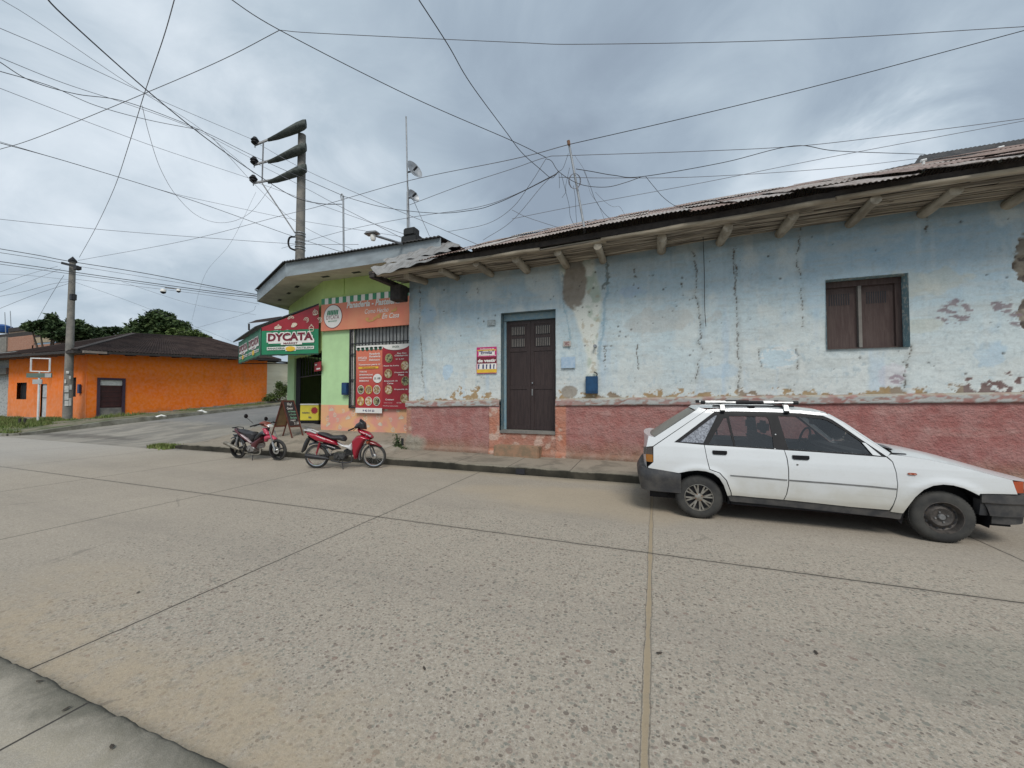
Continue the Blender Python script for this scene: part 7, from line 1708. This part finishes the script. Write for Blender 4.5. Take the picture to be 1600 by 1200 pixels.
for py in (362, 366, 377, 384, 388): p = atD(465.5, py, 17.5); m = MB(HB_); m.lathe([(.215, -.02), (.225, 0), (.215, .02)], (HB_.x, HB_.y, p.z), (0, 0, 1), 20); m.build('steel_band', M['galv'], hv, smooth=40)
m = MB(HB_); m.tube(spline([atD(x, y, 17.3) for x, y in ((461, 370), (453, 371), (450.5, 379), (453, 387), (461, 391))], 5), .04, 8); m.build('cable_loop', M['black'], hv, smooth=60)
m = MB(HB_); m.bar(atD(410, 287, 17.2), atD(461, 364, 17.3), .05, .05); m.build('brace', M['steel'], hv)
# left pole
lp, LB, lz = pole('utility_pole', 107, 408, 20.3, .12, .19, .12, 'concrete pole pasted with paper notices in front of the orange house')
m = MB(LB); m.lathe([(.17, 0), (.17, .1), (.0, .32)], (LB.x, LB.y, lz), (0, 0, 1), 12); m.build('pole_cap', M['black'], lp)
m = MB(LB); a_ = atD(97, 411, 20.2); b_ = atD(122, 417, 20.1); m.bar(a_, b_, .10, .12); m.box((b_.x-.2, b_.y-.1, b_.z-.15), (b_.x+.1, b_.y+.1, b_.z+.02)); m.build('bracket', M['darkmetal'], lp, bevel=.01)
p = atD(114, 464.5, 20.1); m = MB(LB); m.box((p.x-.10, p.y-.1, p.z-.16), (p.x+.14, p.y+.1, p.z+.16)); m.build('junction_box', M['darkmetal'], lp, bevel=.02)
for i, (x, y, w_, h__) in enumerate(((103.5, 608, 4.4, 10), (103.8, 620, 4.2, 10), (104, 630, 4, 8), (107.5, 605, 2.6, 8), (107.5, 628, 2.6, 12), (102, 596, 2.0, 6), (104, 582, 3, 4), (106.5, 590, 2, 5))):
    c_ = atD(x, y, 20.3); k = 20.3/603; ang0 = math.atan2(c_.y-LB.y, c_.x-LB.x); cam_a = math.atan2(-LB.y, -LB.x); off_ = (x-105.3)*k/.205; off_ = max(-.95, min(.95, off_)); ac = cam_a+math.asin(off_)*1.0
    aw_ = w_*k/.205/2; z0 = c_.z-h__*k/2; z1 = c_.z+h__*k/2; vs = []
    for j in range(5): a = ac-aw_+2*aw_*j/4; rr_ = .216-.006*(z1/8); vs += [(LB.x+rr_*math.cos(a), LB.y+rr_*math.sin(a), z0), (LB.x+rr_*math.cos(a), LB.y+rr_*math.sin(a), z1)]
    MB(LB).add(vs, [(2*j, 2*j+2, 2*j+3, 2*j+1) for j in range(4)]).build('paper_notice', M['paper'], lp)
# white sign post with empty frame
p = atD(59, 661.5, 19.2); SP = Vector((p.x, p.y, .1)); sp_ = empty('sign_post', tuple(SP), 'white street sign post with an empty rectangular frame on top on the verge', 'sign post')
k = 19.2/603; zt = atD(59, 590, 19.2).z; MB(SP).tube([(SP.x, SP.y, .05), (SP.x, SP.y, zt)], .045, 10).build('post', M['white_paint'], sp_)
def sgx(px): return SP+rt*((px-59)*k)
def sgz(py): return atD(59, py, 19.2).z
m = MB(SP)
for a, b_ in (((44.7, 559.3), (74.7, 560)), ((74.5, 559), (74.5, 581)), ((75, 580.7), (44.7, 579.8)), ((45, 580.5), (45, 559))): p, q = sgx(a[0]), sgx(b_[0]); m.bar(Vector((p.x, p.y, sgz(a[1]))), Vector((q.x, q.y, sgz(b_[1]))), .05, .05)
m.tube([(SP.x, SP.y, sgz(583)), (SP.x, SP.y, sgz(580))], .03, 8); m.build('empty_frame', M['white_paint'], sp_)
def signplate(nm, x0, x1, y0, y1, mat, tx=None, x2=None, dd_=.06):
    m = MB(SP); a, b_ = sgx(x0), sgx(x1); f = -fwv*dd_; m.add([Vector((q.x, q.y, z))+f*g_ for g_ in (1, .4) for q, z in ((a, sgz(y1)), (b_, sgz(y1)), (b_, sgz(y0)), (a, sgz(y0)))], [(0,1,2,3),(7,6,5,4),(0,4,5,1),(1,5,6,2),(2,6,7,3),(3,7,4,0)])
    o_ = m.build(nm, mat, sp_)
    if tx: m = MB(SP); a2, b2_ = sgx(x0+2), sgx(x2 or x1-2); put_text(m, tx, Vector((a2.x, a2.y, sgz(y1-1.8)))+f*1.1, b2_-a2, (0, 0, sgz(y0+1.8)-sgz(y1-1.8))); m.build('lettering', M['white_vinyl'], o_, norm=False)
signplate('street_name_plate', 40.5, 80, 583, 590, mk('faded_green_plate', (.12, .17, .14), .5), None); signplate('plate_end', 70, 79.5, 583.4, 589.6, mk('pale_plate', (.42, .44, .44), .5), None, None, .07); signplate('small_plate', 50.5, 65, 592.7, 600, bpy.data.materials['pale_plate'])
for px in (31, 39): p = atD(px, 661, 18.6); B = Vector((p.x, p.y, .1)); o = MB(B).tube([B, (B.x, B.y, .1+.42)], .05, 7).build('wooden_stake', M['wood_dark']); o.location = B; tag(o, 'short dark stake on the verge, '+('the left of the two before the dark window' if px < 35 else 'the one nearer the white sign post'), 'stake', 'short stakes on the verge')
# litter
p = Vector((-25.4, 15.2, float(zramp(np.array(-25.4), np.array(15.2)))+.03))
for i, (px, py) in enumerate(((252, 652), (315, 645))):
    p = onp(px, py, (-25, 13+i*4, .55+i*.3), Vector((0, 0, 1))); m = MB(p); rr = random.Random(i+3); m.add([(p.x+.32*math.cos(a)*rr.uniform(.5, 1), p.y+.2*math.sin(a), p.z+rr.uniform(0, .10)) for a in [6.28*k/9 for k in range(9)]]+[(p.x, p.y, p.z+.14)], [(k, (k+1) % 9, 9) for k in range(9)]); o = m.build('plastic_bag', M['white_vinyl']); o.location = p
    tag(o, 'white litter scrap at the side street edge, '+('nearer the maroon door' if i == 0 else 'further up the slope'), 'litter')

# ================================================================== ROOF THINGS
# antenna mast with two small dishes
mp_ = atD(637.5, 395, 11.6); ms = empty('antenna_mast', tuple(mp_), 'slender mast with two small grey dish antennas standing at the bakery roof edge', 'antenna mast')
m = MB(mp_); m.tube([mp_, atD(637, 300, 11.6)], .035, 8); m.tube([atD(637, 300, 11.6), atD(634.5, 182, 11.6)], .022, 8); m.build('mast', M['galv'], ms, smooth=60)
for (px, py, rx, ry, xm) in ((646.5, 266, 6.5, 13.8, 637), (645, 307, 6.5, 10, 637)):
    k = 11.6/603; c_ = atD(px, py, 11.5); n_ = (rt*.72-fwv*.55+Vector((0, 0, .30))).normalized(); r_ = ry*k
    m = MB(mp_); m.lathe([(0, .0), (r_*.35, .012), (r_*.7, .045), (r_, .10), (r_*1.02, .10), (r_*.7, .035), (0, -.012)], c_-n_*.05, n_, 28); d_ = m.build('dish', M['galv'], ms, smooth=40)
    m = MB(mp_); m.bar(c_-n_*.05, Vector((atD(637, py, 11.6).x, atD(637, py, 11.6).y, c_.z)), .03, .04); m.tube([c_, c_+n_*.16], .03, 8); m.build('feed', M['darkmetal'], d_)
m = MB(mp_); m.tube([atD(638, 295, 11.6), atD(671, 369, 11.8)], .008, 5); m.tube([atD(638, 292, 11.6), atD(641, 372, 11.4)], .008, 5); m.build('stay_wire', M['wire2'], ms)
m = MB(mp_); p = atD(644, 382, 11.2); m.box((p.x-.30, p.y-.15, p.z-.26), (p.x+.26, p.y+.2, p.z+.24)); m.box((p.x-.20, p.y-.18, p.z+.2), (p.x+.2, p.y+.1, p.z+.44)); m.box((p.x-.34, p.y-.2, p.z-.30), (p.x+.3, p.y+.1, p.z-.12)); m.build('block_base', mk('tarred_block', (.03, .033, .035), .9, bump=.8, bscale=12), ms, bevel=.04)
# street lamp arm
p0 = atD(641, 385, 11.0); p1 = atD(583, 367, 9.6); sl_ = empty('street_lamp', tuple(p0), 'grey street lamp on a long sloping arm above the bakery fascia', 'street lamp')
MB(p0).tube(spline([p0, p0*.5+p1*.5, p1], 3), .035, 8).build('arm', M['galv'], sl_, smooth=60)
d = (p1-p0).normalized(); m = MB(p0); m.add([p1+Vector(v) for v in ((-.22,-.10,.02),(.16,-.10,.02),(.16,.10,.02),(-.22,.10,.02),(-.16,-.06,.10),(.12,-.06,.08),(.12,.06,.08),(-.16,.06,.10))], [(0,1,2,3),(4,5,6,7),(0,1,5,4),(1,2,6,5),(2,3,7,6),(3,0,4,7)]); m.build('lamp_head', M['steel'], sl_, bevel=.01)
m = MB(p0); m.lathe([(0, -.16), (.05, -.14), (.07, -.08), (.06, .0), (.0, .02)], p1, (0, 0, 1), 14); m.build('bulb_glass', M['white_vinyl'], sl_, smooth=40)
# thin service mast
p0 = atD(537, 392, 12.9); o_ = empty('service_mast', tuple(p0), 'thin pipe mast with hooked top above the grey bakery fascia', 'mast'); MB(p0).tube([p0, atD(536.3, 306, 12.9)]+[], .030, 8).build('pipe', M['galv'], o_, smooth=60)
MB(p0).tube(spline([atD(536.3, 306, 12.9), atD(534.5, 303, 12.9), atD(532.5, 306, 12.9), atD(534, 313, 12.9)], 4), .02, 6).build('hook', M['galv'], o_)
p0 = atD(141, 534, 30); o_ = MB(p0); o_.tube([atD(126.5, 534.5, 27), atD(122, 437, 21)], .035, 6); o = o_.build('conduit_pipe', M['galv']); tag(o, 'thin grey pipe rising from the orange house roof to the paper-covered pole', 'pipe')
# crooked stick mast with coiled wires on the blue house
q0 = atD(913, 356, 8.25); q1 = atD(888.5, 222, 8.25); ck = empty('wire_mast', tuple(q0), 'leaning pipe mast with coiled wires on the blue house roof', 'mast')
MB(q0).tube([q0-Vector((0, 0, .25)), q0, q0*.5+q1*.5, q1], .024, 8).build('pipe', M['galv'], ck, smooth=60)
m = MB(q0); m.tube([atD(889, 226, 8.2), atD(888, 220, 8.2)], .035, 8); m.build('pipe_cap', M['rust'], ck)
coil = [atD(898+9*math.cos(a)*(1+.1*math.sin(a*1.7)), 283+12*math.sin(a), 8.2-.03*math.sin(a*.7)) for a in [k*.45 for k in range(44)]]
MB(q0).tube(coil, .0055, 4).build('wire_coil', M['wire2'], ck)
# second higher roof at the right and small vents
rb = empty('upper_roof_house', (8, 15, 4), 'dark corrugated roof of a taller house rising behind the blue house at right', 'house'); RB = rb.location
def ub(): return MB(RB)
pA, pB, pC, pD = atD(1345, 274, 11), atD(1420, 246, 12.2), atD(1435, 243, 12.0), atD(1760, 195, 11.0)
pts = [atD(1428, 258, 11.5), atD(1437, 243.5, 12.0), atD(1800, 187, 10.5), atD(1800, 232, 9.6), atD(1500, 262, 10.8)]
m = ub(); 
def strip(a0, a1, b0, b1, n=60, amp=.02):
    vs = []
    for i in range(n+1): f = i/n; z = amp*math.sin(i*math.pi/1.5); p = a0*(1-f)+a1*f; q = b0*(1-f)+b1*f; vs += [p+Vector((0, 0, z)), q+Vector((0, 0, z))]
    m.add(vs, [(2*i, 2*i+1, 2*i+3, 2*i+2) for i in range(n)])
strip(atD(1437, 243, 12.4), atD(1800, 184, 10.9), atD(1424, 262, 11.2), atD(1800, 228, 9.7), 140, .012); m.build('roof', bpy.data.materials['dark_roof_sheet'], rb, norm=False)
m = ub(); strip(atD(1345, 273, 11.6), atD(1440, 252, 11.6), atD(1345, 284, 10.8), atD(1440, 268, 10.8), 30, .008); m.build('lower_roof', bpy.data.materials['dark_roof_sheet'], rb, norm=False)
ub().box((3.6, 14.5, 0), (14, 20, 4.6)).build('wall', M['wood_dark'], rb)
for px, yt, yb in ((1442.5, 251, 263), (1563, 231, 247)):
    a_, b_ = atD(px, yb+6, 9.2), atD(px+.4, yt, 9.2); m = ub(); m.tube([a_, b_], .028, 8); m.tube([b_-Vector((.05, 0, 0)), b_+Vector((.05, 0, .01))], .035, 8); m.build('vent_pipe', M['white_paint'], rb)

# ================================================================== OVERHEAD WIRES
def wire(pts, r, label, mat='wire', name='overhead_cable', cat='cable', group='cables crossing the sky'):
    P_ = spline([atD(x, y, d) for x, y, d in pts], 8); o = MB(P_[0]).tube(P_, r*.68, 5, cap=False).build(name, M[mat], norm=False); o.location = P_[0]; return tag(o, label, cat, group)
W = [
 ([(70, -12, 6), (100, 25, 6.5), (240, 150, 9), (330, 222, 11), (405, 275, 13), (460, 308, 14), (500, 318, 13.6), (534, 319, 12.9)], .019, 'thickest black cable running from the top left corner down to the hooked service mast', 'wire'),
 ([(275, -10, 7), (255, 60, 8), (225, 148, 10), (200, 230, 12), (178, 295, 15), (150, 355, 18), (124, 402, 20.3)], .013, 'cable hanging from the top edge down to the pole before the orange house', 'wire2'),
 ([(-10, 236, 12), (60, 214, 11.7), (240, 140, 10.5), (350, 92, 9.8), (437, 47, 9)], .012, 'grey cable rising from the left edge to the junction near the top', 'wire2'),
 ([(437, 47, 9), (500, 52, 9), (800, 66, 8.6), (920, 69, 8.4), (1250, 62, 8.2), (1610, 41, 8)], .010, 'long nearly level wire along the top of the sky', 'wire2'),
 ([(345, -12, 5.5), (437, 47, 6.3), (640, 150, 7.2), (800, 220, 8.0), (853, 246, 8.2)], .010, 'straight wire slanting from the top edge to the wire tangle on the blue roof', 'wire'),
 ([(645, -15, 4.2), (700, 70, 5), (735, 130, 5.8), (790, 205, 7), (815, 238, 7.6), (845, 265, 8), (862, 278, 8.15), (872, 268, 8.2)], .0095, 'kinked black wire dropping steeply from the top edge to the wire tangle', 'wire'),
 ([(0, -2, 9), (60, 35, 10), (200, 130, 12), (300, 192, 14), (360, 240, 16), (398, 272, 17.2)], .010, 'faint upper left wire beginning at the top left corner', 'wire2'),
 ([(-5, 42, 9), (95, 85, 10.5), (225, 145, 13), (300, 178, 15), (397, 219, 17.2)], .012, 'wire from the left edge to the topmost insulator', 'wire2'),
 ([(-5, 88, 9), (100, 130, 11), (200, 163, 13.5), (300, 200, 15.5), (396, 249, 17.2)], .012, 'wire from the left edge to the middle insulator', 'wire2'),
 ([(-5, 94, 8), (50, 127, 9), (120, 147, 10.5), (200, 160, 12), (310, 202, 14), (405, 248, 16), (534, 305, 12.9)], .014, 'dark wire sagging from the left edge to the hooked service mast', 'wire'),
 ([(-5, 110, 8.5), (80, 135, 10), (150, 165, 11.5), (230, 187, 13), (312, 203, 14)], .013, 'dark wire just below the sagging one at the left edge', 'wire'),
 ([(-5, 136, 10), (130, 188, 12), (250, 232, 14.5), (394, 280, 17.2)], .011, 'wire from the left edge to the lowest insulator', 'wire2'),
 ([(-5, 220, 10), (180, 275, 12.5), (270, 302, 14), (350, 320, 15), (460, 343, 16), (640, 372, 13), (700, 385, 12)], .010, 'pale wire in the middle left sky passing behind the armed pole', 'wire2'),
 ([(-5, 222, 9), (120, 257, 10.5), (300, 313, 13), (460, 370, 15), (560, 400, 12.5), (640, 405, 10.5)], .013, 'darker wire sloping from the left edge to the bakery roof', 'wire'),
 ([(-5, 342, 14), (150, 358, 15), (300, 370, 16), (461, 381, 17.3), (560, 382, 15)], .013, 'low faint wire ending on the cable loop of the armed pole', 'wire2'),
 ([(222, 165, 12), (233, 210, 13), (250, 262, 14), (275, 305, 15), (310, 338, 16), (350, 348, 16.5), (390, 333, 17), (425, 290, 17.2)], .010, 'slack wire hanging in a deep loop left of the armed pole', 'wire2'),
 ([(122, 407, 20.3), (290, 376, 18), (440, 337, 15.5), (500, 322, 13.5), (640, 282, 11.5), (800, 249, 9), (888, 226, 8.25)], .012, 'long wire from the paper-covered pole up to the top of the leaning mast', 'wire2'),
 ([(888, 226, 8.25), (1080, 182, 8), (1300, 128, 7.8), (1610, 45, 7.4)], .011, 'wire from the leaning mast top rising to the upper right edge', 'wire'),
 ([(332, 215, 13), (395, 285, 14.5), (460, 345, 14.5), (540, 385, 13.5), (620, 412, 12)], .010, 'thin wire crossing behind the cross-arms down to the bakery fascia', 'wire2'),
 ([(399, 222, 17.2), (470, 262, 15.5), (560, 303, 14), (660, 345, 12.6), (760, 388, 11)], .012, 'wire leaving the topmost insulator towards the blue roof', 'wire2'),
 ([(396, 253, 17.2), (470, 290, 15.5), (530, 322, 14), (640, 378, 12)], .012, 'wire leaving the middle insulator towards the bakery roof', 'wire2'),
 ([(395, 283, 17.2), (500, 320, 15), (600, 355, 13), (700, 388, 11.5)], .011, 'wire leaving the lowest insulator towards the bakery roof', 'wire2'),
 ([(534, 306, 12.9), (600, 324, 12), (680, 333, 11), (740, 328, 10), (775, 318, 9.5), (815, 300, 8.8), (870, 272, 8.2)], .012, 'dark wire swagging between the hooked service mast and the wire tangle', 'wire'),
 ([(640, 320, 11), (720, 290, 10), (800, 264, 9), (853, 246, 8.3), (892, 243, 8.25), (1100, 236, 8.3), (1250, 228, 8.4), (1400, 211, 8.3), (1610, 184, 8)], .0095, 'wire from the dish mast past the tangle to the right edge', 'wire2'),
 ([(440, 388, 16), (540, 360, 13.5), (640, 340, 11.5), (740, 325, 10), (800, 306, 9), (872, 270, 8.2)], .0095, 'thin wire rising from the armed pole foot to the wire tangle', 'wire2'),
 ([(700, 362, 10.5), (760, 350, 9.8), (800, 325, 9.2), (830, 285, 8.6), (853, 248, 8.3)], .008, 'wire rising steeply to the left corner of the wire tangle', 'wire2'),
 ([(755, 375, 9.6), (800, 345, 9), (850, 287, 8.4), (873, 268, 8.2)], .008, 'wire slanting from the rusty roof to the middle of the wire tangle', 'wire2'),
 ([(853, 248, 8.3), (862, 252, 8.25), (873, 268, 8.2), (897, 284, 8.2), (920, 291, 8.2), (950, 292, 8.25), (978, 285, 8.3), (1003, 276, 8.4)], .010, 'dark drooping wire just right of the leaning mast', 'wire'),
 ([(900, 264, 8.2), (925, 268, 8.3), (960, 274, 8.35), (1003, 276, 8.4), (1130, 254, 8.4), (1240, 228, 8.4), (1310, 236, 9), (1445, 241, 10.5)], .011, 'wire from the leaning mast meeting the dark roof at right', 'wire'),
 ([(873, 277, 8.2), (960, 278, 8.5), (1100, 276, 8.9), (1300, 263, 10), (1440, 247, 11)], .009, 'nearly level thin wire just above the rusty roof', 'wire2'),
 ([(800, 342, 9), (900, 322, 9), (1100, 285, 8.9), (1300, 245, 8.6), (1610, 187, 8)], .0085, 'lowest long wire rising above the rusty roof to the right edge', 'wire2'),
 ([(1009, 276, 8.4), (1022, 292, 8.4), (1035, 307, 8.5), (1052, 320, 8.8), (1070, 327, 9)], .008, 'short slack wire dropping onto the rusty roof right of the mast', 'wire'),
 ([(800, 328, 9), (825, 340, 9), (880, 358, 9)], .008, 'short thin wire landing on the rusty roof left of the mast', 'wire2'),
 ([(912, 266, 8.2), (922, 290, 8.2), (930, 312, 8.2), (943, 332, 8.3), (955, 343, 8.4)], .0065, 'curved loose wire hanging from the mast to the roof on its right', 'wire'),
 ([(898, 243, 8.2), (915, 270, 8.2), (922, 300, 8.2), (935, 320, 8.3), (945, 345, 8.5)], .0045, 'faint loose wire beside the curved one right of the mast', 'wire2'),
 ([(930, 300, 8.2), (945, 315, 8.3), (958, 323, 8.4), (968, 323, 8.5), (978, 338, 8.6)], .0045, 'kinked stray wire furthest right of the mast', 'wire2'),
 ([(888, 240, 8.2), (880, 262, 8.2), (873, 268, 8.2)], .007, 'short wire tying the mast to the tangle knot', 'wire'),
 ([(877, 272, 8.2), (884, 300, 8.2), (889, 320, 8.2), (891, 338, 8.2), (897, 352, 8.3)], .0065, 'loose wire hanging left of the mast down to the eave', 'wire'),
 ([(896, 290, 8.2), (899, 310, 8.2), (900, 335, 8.2), (902, 355, 8.2)], .0065, 'straight wire hanging under the coil', 'wire'),
 ([(890, 262, 8.2), (884, 290, 8.2), (884, 300, 8.2), (878, 309, 8.2)], .006, 'short frayed wire end left of the coil', 'wire'),
 ([(873, 268, 8.2), (874, 280, 8.2), (874, 294, 8.2)], .006, 'short wire tail below the tangle knot', 'wire'),
]
for a, r, l, m_ in W: wire(a, r, l, m_)
GL = 'cables strung over the paper-covered pole'
for a, r, l, m_ in [
 ([(-5, 388, 19), (60, 399, 19.8), (107, 408, 20.1), (220, 426, 20), (330, 447, 19), (405, 461, 18)], .026, 'upper thick black cable crossing the pole before the orange house', 'wire'),
 ([(-5, 394, 19), (60, 404, 19.8), (97, 411, 20.1)], .018, 'second cable just under the upper thick one left of the pole', 'wire'),
 ([(-5, 408, 19), (60, 417, 19.8), (107, 424, 20.0), (220, 440, 20), (330, 455, 19), (410, 464, 18)], .026, 'lower thick black cable crossing the pole before the orange house', 'wire'),
 ([(-5, 412, 19), (60, 421, 19.8), (107, 427.5, 20.0), (220, 443, 20), (330, 458, 19), (410, 467, 18)], .018, 'cable clinging just below the lower thick cable', 'wire'),
 ([(122, 416, 20.1), (220, 432, 20), (330, 450, 19), (405, 463, 18)], .014, 'thin cable between the two thick ones right of the pole', 'wire2'),
 ([(115, 436, 20), (220, 448, 19.5), (330, 462, 19), (405, 475, 18)], .012, 'faint cable below the thick pair right of the pole', 'wire2'),
 ([(-5, 464, 19), (40, 455, 19.5), (80, 444, 20), (107, 440, 20.1)], .012, 'faint cable rising to the pole from low on the left edge', 'wire2'),
 ([(-5, 484, 19), (50, 462, 19.5), (107, 443, 20.1)], .012, 'faintest lowest cable rising to the pole from the left edge', 'wire2'),
 ([(-5, 445, 19), (50, 427, 19.5), (90, 416, 20.1)], .010, 'thin cable rising to the pole bracket from the left edge', 'wire2'),
 ([(-5, 458, 19), (45, 440, 19.5), (95, 420, 20.1)], .010, 'thin cable just below the one rising to the pole bracket', 'wire2'),
 ([(-5, 428, 19), (40, 430, 19.5), (107, 437, 20.1)], .010, 'flat thin cable left of the pole under the thick pair', 'wire2'),
 ([(57, 502, 26), (75, 470, 23), (92, 442, 21), (100, 430, 20.2)], .012, 'service wire climbing from the dark tree to the pole', 'wire2'),
 ([(115, 440, 20.1), (200, 470, 24), (330, 520, 28), (370, 537, 30)], .010, 'thin wire falling right behind the thick cables towards the awning', 'wire2'),
 ([(400, 300, 22), (360, 380, 24), (320, 430, 26), (300, 500, 30)], .008, 'barely visible thin wire dropping toward the mango tree', 'wire2'),
 ([(190, 440, 22), (300, 475, 24), (400, 492, 24)], .010, 'thin low wire left of the bakery roof corner', 'wire2'),
 ([(280, 520, 30), (384, 490, 27), (400, 478, 25)], .010, 'pale wire rising to the bakery roof corner', 'wire2'),
]: wire(a, r, l, m_, group=GL)
# cameras hung from the cables
p = atD(268, 452, 19.3); cmx = empty('cctv_cameras', tuple(p), 'two small white dome cameras hanging from the cables left of the bakery', 'camera')
m = MB(p); m.bar(atD(258, 449.5, 19.3), atD(282, 452, 19.2), .05, .05); m.build('bracket', M['steel'], cmx)
for px, py, rr_ in ((255, 456, .12), (279, 455, .09)):
    q = atD(px, py, 19.2); m = MB(p); m.lathe([(0, rr_*1.3), (rr_*.7, rr_*1.2), (rr_, rr_*.7), (rr_, 0)], q, (0, 0, 1), 14); o_ = m.build('camera_body', M['white_vinyl'], cmx, smooth=40)
    m = MB(p); m.lathe([(rr_*.95, 0), (rr_*.8, -rr_*.5), (0, -rr_*.9)], q, (0, 0, 1), 14); m.build('camera_dome', M['black'], o_, smooth=40)

# dry leaf scraps lying on the concrete, each by itself
rr = random.Random(21)
for k, (px, py, lb) in enumerate(((1030, 1021, 'dark square chip on the concrete right beside the sandy joint'), (1275, 1020, 'thin dark twig scrap on the road far to the right of the sandy joint'), (663, 1045, 'tiny black leaf scrap on the road left of the sandy joint'), (216, 926, 'dry leaf scrap on the road nearest the left edge of the photo'), (62, 1065, 'small dark leaf on the near pavement at its far left'), (104, 1108, 'dark leaf on the near pavement just beside its dark seam'), (175, 1168, 'lowest dark leaf on the near pavement below its seam'))):
    z = .004 if py < 1060 or px > 600 else .154; r_ = ray(px, py); p = E0+r_*((z-EYE)/r_.z); a = rr.uniform(0, 3); L = .018 if k > 1 else .024; m = MB(p)
    pts = [p+Vector((L*math.cos(a)*u_-w_*L*.45*math.sin(a), L*math.sin(a)*u_+w_*L*.45*math.cos(a), .003+.006*abs(u_)*rr.random())) for u_, w_ in ((-1, 0), (-.4, -1), (.5, -.8), (1, 0), (.4, .9), (-.5, .8))]
    m.add([p+Vector((0, 0, .008))]+pts, [(0, i+1, (i+1) % 6+1) for i in range(6)]); o = m.build('dry_leaf', mk('dry_leaf', (.05, .04, .03), .9) if k == 0 else bpy.data.materials['dry_leaf'], norm=False); o.location = p
    tag(o, lb, 'leaf scrap')
